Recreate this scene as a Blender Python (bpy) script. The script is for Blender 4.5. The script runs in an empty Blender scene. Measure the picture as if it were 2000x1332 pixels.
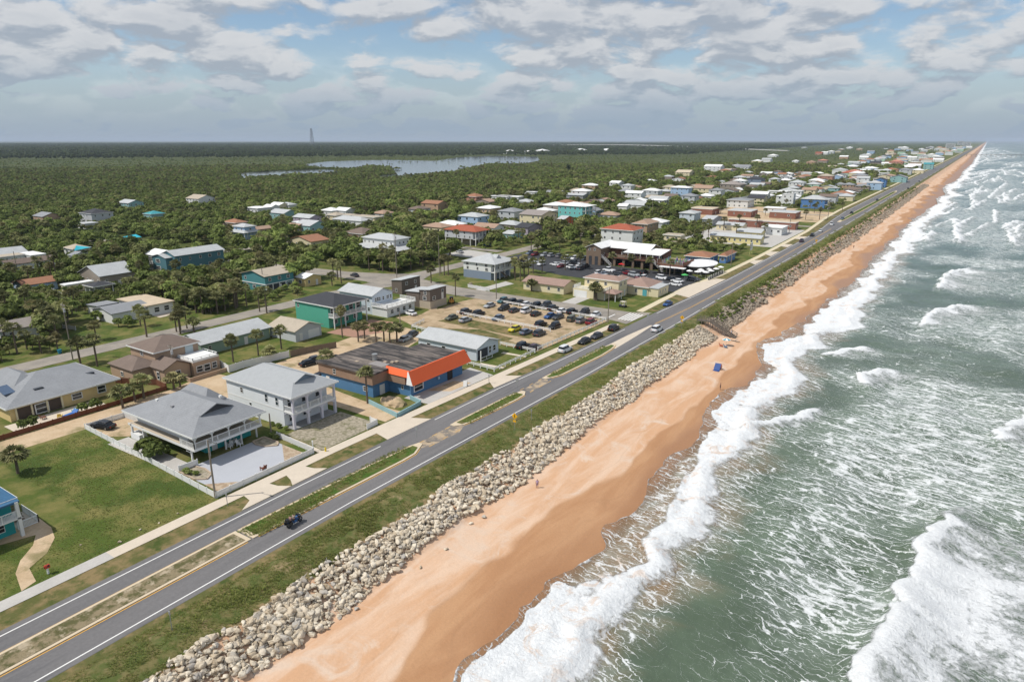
import bpy, bmesh, math, random
import numpy as np
from mathutils import Vector, Matrix

# ------------------------------------------------------------------ camera, sky, sun, exposure
# World axes: +X out to sea, +Y up the coast, road level z = 0, sea level z = -4, drone 50 m above the road.
scene = bpy.context.scene
COL = scene.collection
R = math.radians
cam_d = bpy.data.cameras.new('camera'); cam = bpy.data.objects.new('camera', cam_d); COL.objects.link(cam)
cam.location = (0, 0, 50); cam.rotation_euler = (R(90 - 16.367), 0, R(33.798))
cam_d.lens = 23.994; cam_d.sensor_width = 36; cam_d.sensor_fit = 'HORIZONTAL'
cam_d.clip_start = 0.5; cam_d.clip_end = 250000
scene.camera = cam
SUN_EL, SUN_DIR = 54.0, (-0.68, -0.733)
sun_d = bpy.data.lights.new('sun', 'SUN'); sun = bpy.data.objects.new('sun', sun_d); COL.objects.link(sun)
sun_d.energy = 3.9; sun_d.angle = R(0.6); sun_d.color = (1.0, 0.955, 0.885)
_ce = math.cos(R(SUN_EL))
_to = Vector((SUN_DIR[0] * _ce, SUN_DIR[1] * _ce, math.sin(R(SUN_EL))))
sun.rotation_euler = _to.to_track_quat('Z', 'Y').to_euler()
sun.location = (0, 0, 300)
scene.view_settings.view_transform = 'Standard'; scene.view_settings.look = 'None'
scene.view_settings.exposure = 0.0; scene.view_settings.gamma = 1.0
scene.view_settings.use_curve_mapping = False
scene.cycles.max_bounces = 5; scene.cycles.diffuse_bounces = 2; scene.cycles.glossy_bounces = 2
scene.cycles.transparent_max_bounces = 6; scene.cycles.volume_bounces = 0; scene.cycles.caustics_reflective = False
scene.cycles.use_denoising = True

class NT:
    """tiny helper for writing node trees"""
    def __init__(s, tree): s.t = tree; s.n = tree.nodes; s.l = tree.links
    def node(s, kind, **kw):
        nd = s.n.new(kind)
        for k, v in kw.items(): setattr(nd, k, v)
        return nd
    def put(s, sock, v):
        if isinstance(v, bpy.types.NodeSocket): s.l.new(v, sock)
        elif isinstance(v, (tuple, list)) and sock.type == 'RGBA': sock.default_value = tuple(v) + ((1,) if len(v) == 3 else ())
        else: sock.default_value = v
    def math(s, op, a, b=0.0, c=None, clamp=False):
        nd = s.node('ShaderNodeMath', operation=op, use_clamp=clamp)
        s.put(nd.inputs[0], a); s.put(nd.inputs[1], b)
        if c is not None: s.put(nd.inputs[2], c)
        return nd.outputs[0]
    def vmath(s, op, a, b=(0, 0, 0), out=0):
        nd = s.node('ShaderNodeVectorMath', operation=op)
        s.put(nd.inputs[0], a)
        if op == 'SCALE': s.put(nd.inputs[3], b)
        else: s.put(nd.inputs[1], b)
        return nd.outputs[out]
    def comb(s, x, y, z):
        nd = s.node('ShaderNodeCombineXYZ'); s.put(nd.inputs[0], x); s.put(nd.inputs[1], y); s.put(nd.inputs[2], z); return nd.outputs[0]
    def sep(s, v):
        nd = s.node('ShaderNodeSeparateXYZ'); s.put(nd.inputs[0], v); return nd.outputs
    def noise(s, vec, scale=1.0, detail=3.0, rough=0.55, dist=0.0, out=0):
        nd = s.node('ShaderNodeTexNoise'); s.put(nd.inputs['Vector'], vec)
        nd.inputs['Scale'].default_value = scale; nd.inputs['Detail'].default_value = detail
        nd.inputs['Roughness'].default_value = rough; nd.inputs['Distortion'].default_value = dist
        return nd.outputs[out]
    def ss(s, v, a, b, lo=0.0, hi=1.0):
        nd = s.node('ShaderNodeMapRange', interpolation_type='SMOOTHSTEP')
        s.put(nd.inputs[0], v); s.put(nd.inputs[1], a); s.put(nd.inputs[2], b); s.put(nd.inputs[3], lo); s.put(nd.inputs[4], hi)
        return nd.outputs[0]
    def mix(s, f, a, b):
        nd = s.node('ShaderNodeMix', data_type='RGBA'); s.put(nd.inputs[0], f); s.put(nd.inputs[6], a); s.put(nd.inputs[7], b); return nd.outputs[2]
    def attr(s, name, out='Fac'):
        return s.node('ShaderNodeAttribute', attribute_name=name).outputs[out]
    def pos(s): return s.node('ShaderNodeNewGeometry').outputs['Position']
    def bump(s, h, strength=0.3, dist=0.1):
        nd = s.node('ShaderNodeBump'); nd.inputs['Strength'].default_value = strength; nd.inputs['Distance'].default_value = dist
        s.put(nd.inputs['Height'], h); return nd.outputs[0]

# sky: Nishita air, one even deck of broken cumulus all the way round
world = bpy.data.worlds.new('World'); scene.world = world; world.cycles.sampling_method = 'MANUAL'; world.cycles.sample_map_resolution = 512; world.use_nodes = True
w = NT(world.node_tree); w.n.clear()
sky = w.node('ShaderNodeTexSky', sky_type='NISHITA'); sky.sun_disc = False
sky.sun_elevation = R(SUN_EL); sky.sun_rotation = math.atan2(SUN_DIR[0], SUN_DIR[1])
sky.air_density = 1.0; sky.dust_density = 0.15; sky.ozone_density = 3.0; sky.altitude = 50
bg = w.node('ShaderNodeBackground'); w.put(bg.inputs[0], sky.outputs[0]); bg.inputs[1].default_value = 0.105
d = w.node('ShaderNodeTexCoord').outputs['Generated']
dx, dy, dz = w.sep(d)
def cloud_field(up, lift):
    """broken cumulus: a flat deck seen in perspective, heaped upwards"""
    el = w.math('ADD', w.math('MAXIMUM', dz, 0.0), up)
    k = w.math('DIVIDE', 1.0, w.math('ADD', el, 0.36))
    v = w.comb(w.math('MULTIPLY', dx, k), w.math('MULTIPLY', dy, k), w.math('MULTIPLY', el, lift))
    warp = w.vmath('SCALE', w.vmath('SUBTRACT', w.noise(v, 4.8, 3, 0.5, 0, 1), (0.5, 0.5, 0.5)), 0.15)
    v = w.vmath('ADD', v, warp)
    puff = w.node('ShaderNodeTexVoronoi', feature='F1'); puff.inputs['Scale'].default_value = 6.8; w.put(puff.inputs['Vector'], v)
    return w.math('ADD', w.math('MULTIPLY', w.math('SUBTRACT', 0.46, puff.outputs['Distance']), 0.26), w.math('ADD', w.math('MULTIPLY', w.noise(v, 1.6, 2.0, 0.5), 0.46), w.math('MULTIPLY', w.noise(v, 5.6, 7.0, 0.60), 0.64)))
c0 = cloud_field(0.0, 2.5); c1 = cloud_field(0.015, 2.5)
elev = w.math('MAXIMUM', dz, 0.0)
cover = w.ss(c0, 0.425, 0.565)
lit = w.ss(w.math('SUBTRACT', c0, c1), -0.075, 0.075)
core = w.ss(c0, 0.57, 0.76)
shade = w.math('SUBTRACT', 1.0, w.math('MULTIPLY', core, 0.34))
ccol = w.mix(w.math('MULTIPLY', lit, shade), (0.50, 0.56, 0.645), (0.90, 0.91, 0.93))
ccol = w.mix(w.ss(elev, 0.105, 0.01), ccol, (0.385, 0.505, 0.655))
cbg = w.node('ShaderNodeBackground'); w.put(cbg.inputs[0], ccol); cbg.inputs[1].default_value = 0.76
veil = w.math('MAXIMUM', w.math('MULTIPLY', cover, 0.92), w.ss(elev, 0.13, 0.0, 0.04, 0.88))
mixs = w.node('ShaderNodeMixShader'); w.put(mixs.inputs[0], veil)
w.l.new(bg.outputs[0], mixs.inputs[1]); w.l.new(cbg.outputs[0], mixs.inputs[2])
wo = w.node('ShaderNodeOutputWorld'); w.l.new(mixs.outputs[0], wo.inputs[0])

# ------------------------------------------------------------------ materials
MATS = {}
def new_mat(name):
    m = bpy.data.materials.new(name); m.use_nodes = True; t = NT(m.node_tree); t.n.clear()
    b = t.node('ShaderNodeBsdfPrincipled'); o = t.node('ShaderNodeOutputMaterial'); t.l.new(b.outputs[0], o.inputs[0])
    MATS[name] = m
    return m, t, b, o
def plain(name, col, rough=0.7, var=0.12, scale=1.5, metal=0.0, spec=0.3, bump=0.0, bscale=8.0, obj=0.0):
    """paint, plaster, shingle ...: a base colour with worn, uneven tone"""
    if name in MATS: return MATS[name]
    m, t, b, o = new_mat(name)
    p = t.pos()
    n = t.math('ADD', t.math('MULTIPLY', t.noise(p, scale, 4), 0.6), t.math('MULTIPLY', t.noise(p, scale * 9, 2), 0.4))
    f = t.math('ADD', t.math('MULTIPLY', t.math('SUBTRACT', n, 0.5), 4 * var), 1.0)
    if obj:
        r = t.node('ShaderNodeObjectInfo').outputs['Random']
        f = t.math('MULTIPLY', f, t.math('ADD', 1 - obj, t.math('MULTIPLY', r, 2 * obj)))
    c = t.vmath('SCALE', tuple(col), f)
    t.put(b.inputs['Base Color'], c)
    b.inputs['Roughness'].default_value = rough; b.inputs['Metallic'].default_value = metal
    b.inputs['Specular IOR Level'].default_value = spec
    if bump: t.put(b.inputs['Normal'], t.bump(t.noise(p, bscale, 4), bump, 0.05))
    return m
def two_tone(name, a, c, scale, lo, hi, rough=0.9, detail=6, third=None, tscale=None, bump=0.0, bscale=6, spec=0.15, stretch=(1, 1, 1)):
    """ground covers: two (or three) colours in ragged patches with fine speckle"""
    if name in MATS: return MATS[name]
    m, t, b, o = new_mat(name)
    p = t.vmath('MULTIPLY', t.pos(), stretch)
    n = t.noise(p, scale, detail, 0.62)
    col = t.mix(t.ss(n, lo, hi), a, c)
    if third is not None:
        col = t.mix(t.ss(t.noise(p, tscale, 5, 0.65), 0.52, 0.66), col, third)
    sp = t.math('ADD', 0.72, t.math('MULTIPLY', t.noise(t.pos(), 2.6, 5, 0.75), 0.56))
    col = t.vmath('SCALE', col, sp)
    t.put(b.inputs['Base Color'], col); b.inputs['Roughness'].default_value = rough
    b.inputs['Specular IOR Level'].default_value = spec
    if bump: t.put(b.inputs['Normal'], t.bump(t.noise(t.pos(), bscale, 5, 0.7), bump, 0.12))
    return m

# ------------------------------------------------------------------ mesh helpers
def link(name, me, mat=None, parent=None):
    o = bpy.data.objects.new(name, me); COL.objects.link(o)
    if mat is not None and me is not None and not me.materials: me.materials.append(mat)
    if parent is not None: o.parent = parent
    return o
def empty(name, loc=(0, 0, 0), rz=0.0):
    o = bpy.data.objects.new(name, None); COL.objects.link(o); o.location = loc; o.rotation_euler = (0, 0, rz); o.empty_display_size = 0.5
    return o
def tag(o, label=None, cat=None, group=None, kind=None):
    if label: o['label'] = label
    if cat: o['category'] = cat
    if group: o['group'] = group
    if kind: o['kind'] = kind
    return o
class MB:
    """collects faces, builds ONE mesh"""
    def __init__(s): s.v = []; s.f = []
    def add(s, vs, fs):
        n = len(s.v); s.v += [tuple(v) for v in vs]; s.f += [tuple(i + n for i in f) for f in fs]; return s
    def box(s, x0, x1, y0, y1, z0, z1):
        return s.add([(x0, y0, z0), (x1, y0, z0), (x1, y1, z0), (x0, y1, z0), (x0, y0, z1), (x1, y0, z1), (x1, y1, z1), (x0, y1, z1)],
                     [(3, 2, 1, 0), (4, 5, 6, 7), (0, 1, 5, 4), (1, 2, 6, 5), (2, 3, 7, 6), (3, 0, 4, 7)])
    def bar(s, a, b, r=0.05, h=None):
        a, b = Vector(a), Vector(b); d = (b - a)
        if d.length < 1e-6: return s
        d.normalize(); up = Vector((0, 0, 1)) if abs(d.z) < 0.95 else Vector((0, 1, 0))
        u = d.cross(up).normalized() * r; v = u.cross(d).normalized() * (h or r)
        vs = [p + q for p in (a, b) for q in (-u - v, u - v, u + v, -u + v)]
        return s.add(vs, [(3, 2, 1, 0), (4, 5, 6, 7), (0, 1, 5, 4), (1, 2, 6, 5), (2, 3, 7, 6), (3, 0, 4, 7)])
    def cyl(s, a, b, r0, r1=None, n=8):
        r1 = r0 if r1 is None else r1; a, b = Vector(a), Vector(b); d = (b - a).normalized()
        up = Vector((0, 0, 1)) if abs(d.z) < 0.95 else Vector((1, 0, 0)); u = d.cross(up).normalized(); v = u.cross(d)
        vs = [p + (u * math.cos(2 * math.pi * i / n) + v * math.sin(2 * math.pi * i / n)) * r for p, r in ((a, r0), (b, r1)) for i in range(n)]
        fs = [(i, (i + 1) % n, n + (i + 1) % n, n + i) for i in range(n)] + [tuple(range(n - 1, -1, -1)), tuple(range(n, 2 * n))]
        return s.add(vs, fs)
    def poly(s, pts, z): return s.add([(p[0], p[1], z) for p in pts], [tuple(range(len(pts)))])
    def mesh(s, name):
        me = bpy.data.meshes.new(name); me.from_pydata(s.v, [], s.f); me.update()
        bm = bmesh.new(); bm.from_mesh(me); bmesh.ops.recalc_face_normals(bm, faces=bm.faces); bm.to_mesh(me); bm.free()
        return me
    def build(s, name, mat, parent=None): return link(name, s.mesh(name), mat, parent)
def sheet(name, pts, z, mat, parent=None):
    """a flat polygon facing up"""
    bm = bmesh.new(); f = bm.faces.new([bm.verts.new((p[0], p[1], z)) for p in pts])
    bmesh.ops.triangulate(bm, faces=[f]); bmesh.ops.recalc_face_normals(bm, faces=bm.faces)
    if sum(f.normal.z for f in bm.faces) < 0: bmesh.ops.reverse_faces(bm, faces=bm.faces)
    me = bpy.data.meshes.new(name); bm.to_mesh(me); bm.free()
    return link(name, me, mat, parent)
def strip(name, ya, xa, xb, z, mat, parent=None, step=None):
    """ribbon along the coast between x = xa(y) and x = xb(y)"""
    ys = np.array(ya, float); n = len(ys)
    v = [(xa(y), y, z) for y in ys] + [(xb(y), y, z) for y in ys]
    me = bpy.data.meshes.new(name); me.from_pydata(v, [], [(i, n + i, n + i + 1, i + 1) for i in range(n - 1)]); me.update()
    return link(name, me, mat, parent)
def copy_tree(o, parent=None, mats=None):
    c = o.copy(); COL.objects.link(c); c.parent = parent
    for ch in list(o.children): copy_tree(ch, c)
    return c
def pl(*pts):
    ys, xs = zip(*pts); return lambda y: float(np.interp(y, ys, xs))
def inside(px, py, poly):
    r = np.zeros(np.shape(px), bool); n = len(poly); j = n - 1
    for i in range(n):
        xi, yi = poly[i]; xj, yj = poly[j]
        if yi != yj: r ^= ((yi > py) != (yj > py)) & (px < (xj - xi) * (py - yi) / (yj - yi) + xi)
        j = i
    return r
rng = np.random.default_rng(7); random.seed(7)
def vnoise(x, y, s, seed=0):
    """smooth value noise on arrays, 0..1"""
    rr = np.random.default_rng(seed); T = rr.random((256, 256))
    x = np.asarray(x) / s; y = np.asarray(y) / s
    xi = np.floor(x).astype(int); yi = np.floor(y).astype(int); fx = x - xi; fy = y - yi
    fx = fx * fx * (3 - 2 * fx); fy = fy * fy * (3 - 2 * fy); a = xi % 256; b = yi % 256; a1 = (xi + 1) % 256; b1 = (yi + 1) % 256
    return (T[a, b] * (1 - fx) + T[a1, b] * fx) * (1 - fy) + (T[a, b1] * (1 - fx) + T[a1, b1] * fx) * fy
def grid_mesh(name, X, Y, Z, mat, attrs=None, smooth=True):
    ny, nx = X.shape
    me = bpy.data.meshes.new(name); me.vertices.add(nx * ny)
    me.vertices.foreach_set('co', np.stack([X, Y, Z], -1).astype(np.float32).ravel())
    i = np.arange((ny - 1) * (nx - 1)); r, c = i // (nx - 1), i % (nx - 1); a = r * nx + c
    q = np.stack([a, a + 1, a + nx + 1, a + nx], -1).astype(np.int32)
    me.loops.add(q.size); me.loops.foreach_set('vertex_index', q.ravel())
    me.polygons.add(len(q)); me.polygons.foreach_set('loop_start', (np.arange(len(q)) * 4).astype(np.int32))
    me.polygons.foreach_set('loop_total', np.full(len(q), 4, np.int32))
    me.polygons.foreach_set('use_smooth', np.full(len(q), smooth))
    me.update(); me.validate()
    for k, v in (attrs or {}).items():
        at = me.attributes.new(k, 'FLOAT', 'POINT'); at.data.foreach_set('value', v.astype(np.float32).ravel())
    return link(name, me, mat)

# ------------------------------------------------------------------ where things stand (metres)
RECT = {
    'h1': (-117.5, -96.5, 53.9, 67.6, 5.0), 'h2': (-115.1, -95.0, 71.9, 82.9, 6.2), 'yellow': (-160.0, -141.1, 44.9, 65.5, 2.8),
    'brown_up': (-154.3, -143.2, 74.1, 85.3, 5.6), 'brown_low': (-152.6, -144.0, 69.8, 76.2, 3.0), 'brown_gab': (-140.9, -140.5, 73.0, 81.7, 3.0),
    'blue_main': (-99.8, -90.3, 97.4, 114.5, 5.2), 'blue_south': (-107.6, -94.6, 92.3, 96.4, 5.0), 'blue_nw': (-111.1, -103.7, 99.5, 108.7, 5.0),
    'garage': (-110.7, -91.7, 122.2, 132.2, 3.0), 'm1': (-159.9, -149.0, 88.5, 108.9, 2.8), 'm2': (-148.7, -139.8, 108.9, 118.4, 2.8),
    'm3': (-157.7, -141.1, 123.2, 136.5, 6.2), 'm4': (-159.0, -144.2, 140.9, 150.6, 5.6), 'm5': (-161.3, -156.1, 166.6, 176.5, 4.5),
    'm6': (-139.6, -134.6, 156.0, 164.4, 5.6), 'm7': (-210.6, -196.9, 143.0, 155.9, 5.4), 'm8': (-198.8, -193.0, 156.7, 164.7, 3.0),
    'm9': (-209.8, -198.0, 92.4, 104.3, 2.8), 'm10': (-216.2, -197.0, 104.6, 109.3, 3.2), 'm11': (-266.1, -250.5, 115.0, 128.4, 4.2),
    'm12': (-248.4, -241.0, 108.2, 115.5, 2.8), 'm12b': (-256.5, -252.8, 104.8, 114.2, 2.6), 'm13': (-271.9, -262.8, 96.0, 107.3, 2.8),
    'm14': (-212.0, -203.1, 66.7, 77.2, 2.7), 'm15': (-320.6, -312.7, 110.2, 128.4, 2.8), 'm16': (-342.3, -329.8, 125.7, 131.7, 3.0),
    'm17': (-320.5, -315.2, 135.8, 142.9, 2.8), 'm19': (-267.1, -256.4, 146.6, 168.6, 6.5), 'm19b': (-272.8, -263.8, 146.2, 148.6, 6.0),
    'm20': (-325.5, -315.1, 219.8, 227.4, 6.5), 'm21': (-332.1, -324.5, 234.4, 244.9, 3.0), 'm22': (-233.3, -213.2, 223.5, 235.0, 7.2),
    'm22s': (-235.6, -206.6, 218.9, 233.3, 3.4), 'm23': (-221.1, -200.4, 267.8, 280.3, 7.0), 'm24': (-159.2, -143.4, 203.1, 217.9, 6.0),
    'm25': (-127.6, -110.5, 196.6, 206.2, 2.8), 'm26': (-106.4, -93.0, 202.1, 207.5, 5.6), 'm27': (-96.3, -86.1, 210.3, 222.9, 2.9),
    'm27b': (-85.6, -82.8, 210.6, 219.6, 2.9), 'm29': (-99.7, -88.6, 280.3, 293.4, 3.0), 'm29b': (-87.5, -83.8, 287.9, 302.5, 3.0),
    'm30': (-151.6, -133.7, 303.7, 317.4, 8.5), 'm31': (-156.5, -146.8, 352.2, 369.7, 6.0), 'm32': (-228.9, -207.6, 395.5, 411.2, 9.0),
    'm33': (-235.4, -218.7, 358.9, 379.2, 6.0), 'm34': (-208.7, -203.2, 360.3, 372.0, 4.5), 'm35': (-211.0, -201.7, 317.1, 333.2, 4.0),
    'm36': (-205.9, -198.8, 297.6, 310.2, 2.8), 'm37': (-295.2, -281.3, 393.5, 409.1, 4.0), 'm38': (-296.4, -278.0, 523.8, 536.6, 5.0),
    'm39': (-233.3, -215.4, 606.3, 617.4, 9.0), 'm40': (-162.5, -145.3, 542.8, 562.5, 5.5), 'm41a': (-168.0, -151.3, 476.2, 493.0, 4.0),
    'm41b': (-140.8, -124.9, 476.0, 492.8, 4.0), 'm41c': (-114.5, -97.6, 481.8, 497.4, 4.0), 'm41d': (-123.8, -84.9, 422.1, 430.0, 4.0),
    'm42': (-112.1, -85.8, 350.4, 358.6, 3.0), 'm42b': (-105.2, -91.6, 372.9, 383.9, 3.0), 'm42c': (-96.9, -85.5, 392.7, 406.8, 4.0),
    'm42d': (-124.5, -108.5, 399.3, 409.0, 3.0), 'm43': (-155.6, -145.0, 422.0, 435.0, 6.0), 'm43b': (-137.7, -130.3, 413.1, 432.5, 4.0),
    'm44': (-128.6, -119.3, 574.3, 582.1, 9.0), 'm45': (-112.7, -92.3, 566.7, 580.7, 7.0), 'rest_w': (-133.2, -126.8, 255.3, 268.4, 7.0),
    'rest_m': (-127.7, -102.5, 263.4, 268.2, 6.5),
}
CARS = [
    (-121.7, 150.1, 'olive', 'sedan', 0, 's1'), (-116.8, 150.4, 'silver', 'sedan', 0, 's1'), (-122.5, 158.1, 'charcoal', 'suv', 0, 's2'),
    (-118.1, 158.6, 'black', 'suv', 0, 's2'), (-110.3, 157.4, 'steel', 'sedan', 0, 's2'), (-99.6, 150.1, 'yellow', 'sedan', 0, 's3'),
    (-95.4, 149.3, 'steel', 'sedan', 0, 's3'), (-91.6, 150.0, 'charcoal', 'suv', 0, 's3'), (-96.2, 158.2, 'black', 'suv', 0, 's4'),
    (-92.0, 158.5, 'black', 'suv', 0, 's4'), (-115.6, 168.1, 'black', 'suv', 0, 'n1'), (-111.5, 167.9, 'charcoal', 'sedan', 0, 'n1'),
    (-108.1, 169.2, 'white', 'suv', 0, 'n1'), (-103.8, 167.8, 'black', 'sedan', 0, 'n1'), (-98.9, 167.7, 'blue', 'sedan', 0, 'n1'),
    (-96.3, 168.0, 'charcoal', 'sedan', 0, 'n1'), (-91.8, 168.3, 'olive', 'suv', 0, 'n1'), (-88.8, 168.2, 'grey', 'suv', 0, 'n1'),
    (-85.6, 168.3, 'red', 'suv', 0, 'n1'), (-121.4, 168.7, 'silver', 'sedan', 0, 'n2'), (-121.5, 176.1, 'teal', 'suv', 0, 'n2'),
    (-118.2, 177.3, 'charcoal', 'suv', 0, 'n2'), (-115.7, 177.8, 'black', 'sedan', 0, 'n2'), (-112.8, 176.8, 'white', 'sedan', 0, 'n2'),
    (-109.2, 176.4, 'black', 'suv', 0, 'n2'), (-107.0, 179.0, 'charcoal', 'suv', 0, 'n2'), (-103.0, 176.5, 'black', 'suv', 0, 'n2'),
    (-99.1, 175.2, 'white', 'sedan', 0, 'n2'), (-96.0, 175.9, 'black', 'suv', 0, 'n2'), (-92.7, 177.5, 'black', 'suv', 0, 'n2'),
    (-88.5, 176.5, 'white', 'sedan', 0, 'n2'), (-89.0, 137.8, 'black', 'suv', 0, 'low'), (-86.0, 138.5, 'plum', 'sedan', 0, 'low'),
    (-78.7, 141.1, 'white', 'suv', 0, 'verge'), (-78.2, 150.2, 'black', 'sedan', 0, 'verge'), (-77.8, 156.3, 'charcoal', 'sedan', 0, 'verge'),
    (-77.4, 165.8, 'black', 'suv', 0, 'verge'), (-135.4, 147.6, 'white', 'sedan', 80, 'deckhouse'), (-117.9, 126.2, 'silver', 'sedan', 10, 'garageyard'),
    (-119.3, 130.3, 'charcoal', 'sedan', 10, 'garageyard'), (-76.0, 201.8, 'blue', 'sedan', 0, 'verge2'), (-67.1, 171.4, 'white', 'suv', 0, 'road'),
    (-122.7, 98.7, 'black', 'sedan', -10, 'h2rear'), (-123.6, 101.6, 'charcoal', 'sedan', -10, 'h2rear'), (-114.1, 95.6, 'black', 'sedan', -12, 'h2side'),
    (-125.1, 53.8, 'black', 'sedan', -75, 'h1'), (-193.3, 180.5, 'charcoal', 'sedan', 75, 'curve'), (-229.9, 179.0, 'charcoal', 'sedan', 70, 'curve2'),
    (-223.6, 179.6, 'plum', 'sedan', 70, 'curve2'), (-162.3, 261.0, 'red', 'suv', 0, 'restback'), (-157.9, 261.8, 'silver', 'suv', 0, 'restback'),
    (-154.5, 262.5, 'silver', 'suv', 0, 'restback'), (-150.9, 263.3, 'grey', 'suv', 0, 'restback'), (-146.2, 262.0, 'white', 'suv', 0, 'restback'),
    (-142.3, 261.6, 'white', 'suv', 0, 'restback'), (-154.4, 245.5, 'white', 'sedan', 80, 'restmid'), (-150.3, 245.5, 'silver', 'sedan', 80, 'restmid'),
    (-141.7, 243.9, 'white', 'sedan', 80, 'restmid'), (-140.5, 248.7, 'silver', 'sedan', 80, 'restmid'), (-132.6, 241.7, 'white', 'sedan', 80, 'restmid'),
    (-136.7, 251.8, 'black', 'suv', 80, 'restmid'), (-117.1, 244.2, 'white', 'pickup', 75, 'restfront'), (-110.7, 239.0, 'charcoal', 'sedan', 75, 'restfront'),
    (-108.7, 242.4, 'red', 'sedan', 75, 'restfront'), (-104.9, 240.9, 'silver', 'suv', 75, 'restfront'), (-93.7, 241.1, 'white', 'suv', 75, 'restfront'),
    (-85.1, 232.5, 'white', 'sedan', 75, 'restfront'), (-86.8, 238.6, 'white', 'sedan', 75, 'restfront'), (-90.4, 240.8, 'black', 'sedan', 75, 'restfront'),
    (-82.7, 244.1, 'black', 'suv', 75, 'restfront'), (-169.1, 330.5, 'black', 'suv', 75, 'lawn'), (-71.4, 373.1, 'plum', 'suv', 0, 'farroad'),
    (-71.4, 399.5, 'black', 'suv', 0, 'farroad'), (-71.3, 422.6, 'white', 'sedan', 0, 'farroad'), (-71.7, 460.5, 'white', 'pickup', 0, 'farroad'),
    (-71.7, 498.2, 'steel', 'suv', 0, 'farroad'), (-72.6, 542.1, 'black', 'suv', 0, 'farroad'), (-71.5, 673.2, 'charcoal', 'suv', 0, 'farroad'),
    (-63.1, 858.0, 'black', 'sedan', 0, 'farroad'), (-64.0, 1015.8, 'charcoal', 'sedan', 0, 'farroad'), (-197.4, 272.6, 'blue', 'suv', 70, 'stilt'),
    (-195.5, 248.5, 'silver', 'sedan', 70, 'stilt'), (-307.2, 116.9, 'steel', 'suv', 75, 'drive'), (-305.5, 112.5, 'black', 'sedan', 75, 'drive'),
]
PALMS = [
    (-118.0, 37.3, 3.2), (-167.3, 69.5, 5), (-162.5, 70.9, 6), (-131.9, 60.8, 3.5), (-133.6, 65.9, 4), (-133.1, 63.9, 2.8), (-133.7, 72.3, 2.5), (-133.5, 73.6, 2.2),
    (-139.4, 90.4, 5), (-138.6, 96.7, 5.5), (-138.5, 103.4, 5), (-132.9, 95.8, 2.5), (-133.5, 119.0, 7), (-127.2, 118.6, 4), (-127.9, 121.5, 3.6), (-122.0, 119.8, 4.5),
    (-121.7, 122.3, 4.2), (-118.8, 121.5, 4.5), (-118.9, 124.1, 3.8), (-111.8, 94.6, 5.5), (-94.0, 89.0, 6.5), (-161.0, 187.4, 5), (-139.3, 174.3, 6.5), (-123.0, 198.9, 3),
    (-122.9, 203.1, 3), (-98.4, 197.9, 4.5), (-97.7, 198.4, 4), (-194.2, 170.9, 7), (-187.5, 168.5, 7), (-194.4, 173.1, 6), (-166.4, 201.6, 7), (-165.1, 202.5, 6.5),
    (-169.5, 203.3, 5.5), (-116.6, 245.8, 6), (-109.1, 247.7, 6), (-102.1, 249.2, 5), (-92.4, 245.7, 6), (-98.7, 198.5, 4.0), (-98.2, 199.1, 3.6), (-188.9, 65.0, 7),
    (-204.7, 78.3, 7.5), (-177.1, 90.6, 6), (-172.5, 97.3, 5.5), (-188.8, 114.2, 7), (-185.1, 81.7, 4), (-200.4, 67.0, 5), (-175.4, 97.9, 4), (-166.5, 97.7, 4),
    (-190.9, 67.9, 4), (-185.0, 68.7, 3), (-182.6, 71.4, 3.5), (-187.6, 113.6, 7), (-191.2, 114.7, 6), (-201.5, 115.0, 6.5), (-205.1, 115.1, 6.5), (-172.5, 124.9, 7),
    (-175.9, 124.9, 6), (-189.2, 95.6, 5), (-176.0, 99.5, 6), (-176.1, 101.4, 5), (-184.4, 126.5, 6), (-185.5, 119.7, 6), (-187.0, 124.7, 6.5), (-209.3, 114.8, 6),
    (-196.2, 113.7, 6), (-197.1, 230.0, 8), (-202.7, 233.0, 7), (-204.4, 257.5, 8), (-195.7, 241.2, 6), (-186.9, 195.5, 6), (-187.6, 211.6, 5), (-185.8, 211.4, 5),
    (-192.6, 208.3, 5.5), (-192.4, 211.3, 5), (-191.4, 203.4, 4.5), (-138.1, 208.4, 6), (-135.5, 207.9, 6.5), (-135.3, 210.3, 5.5), (-138.3, 217.9, 5), (-187.5, 164.1, 4),
    (-189.9, 289.3, 6), (-187.9, 290.6, 6), (-171.5, 272.5, 6.5), (-171.3, 277.9, 8), (-169.8, 318.9, 6), (-163.8, 306.7, 5), (-156.2, 272.9, 7), (-190.9, 322.2, 6),
    (-194.5, 319.8, 7.5), (-142.7, 214.9, 6), (-143.9, 223.3, 6), (-139.8, 223.7, 5), (-137.9, 227.3, 5), (-133.3, 237.6, 5), (-129.3, 242.7, 5), (-119.3, 404.7, 6),
    (-116.7, 419.8, 6.5), (-104.4, 382.2, 6), (-94.6, 400.4, 5.5), (-112.1, 358.7, 7), (-121.9, 370.4, 6), (-106.6, 421.9, 6), (-149.5, 489.4, 4), (-121.9, 563.3, 5),
    (-123.7, 384.9, 6), (-120.6, 496.3, 4), (-103.8, 559.6, 6), (-95.8, 533.8, 5), (-83.9, 487.9, 7), (-83.1, 514.1, 8), (-81.3, 558.7, 5), (-98.1, 555.3, 5),
    (-91.5, 482.8, 5), (-96.3, 783.0, 5), (-145.3, 750.2, 6),
]
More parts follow.
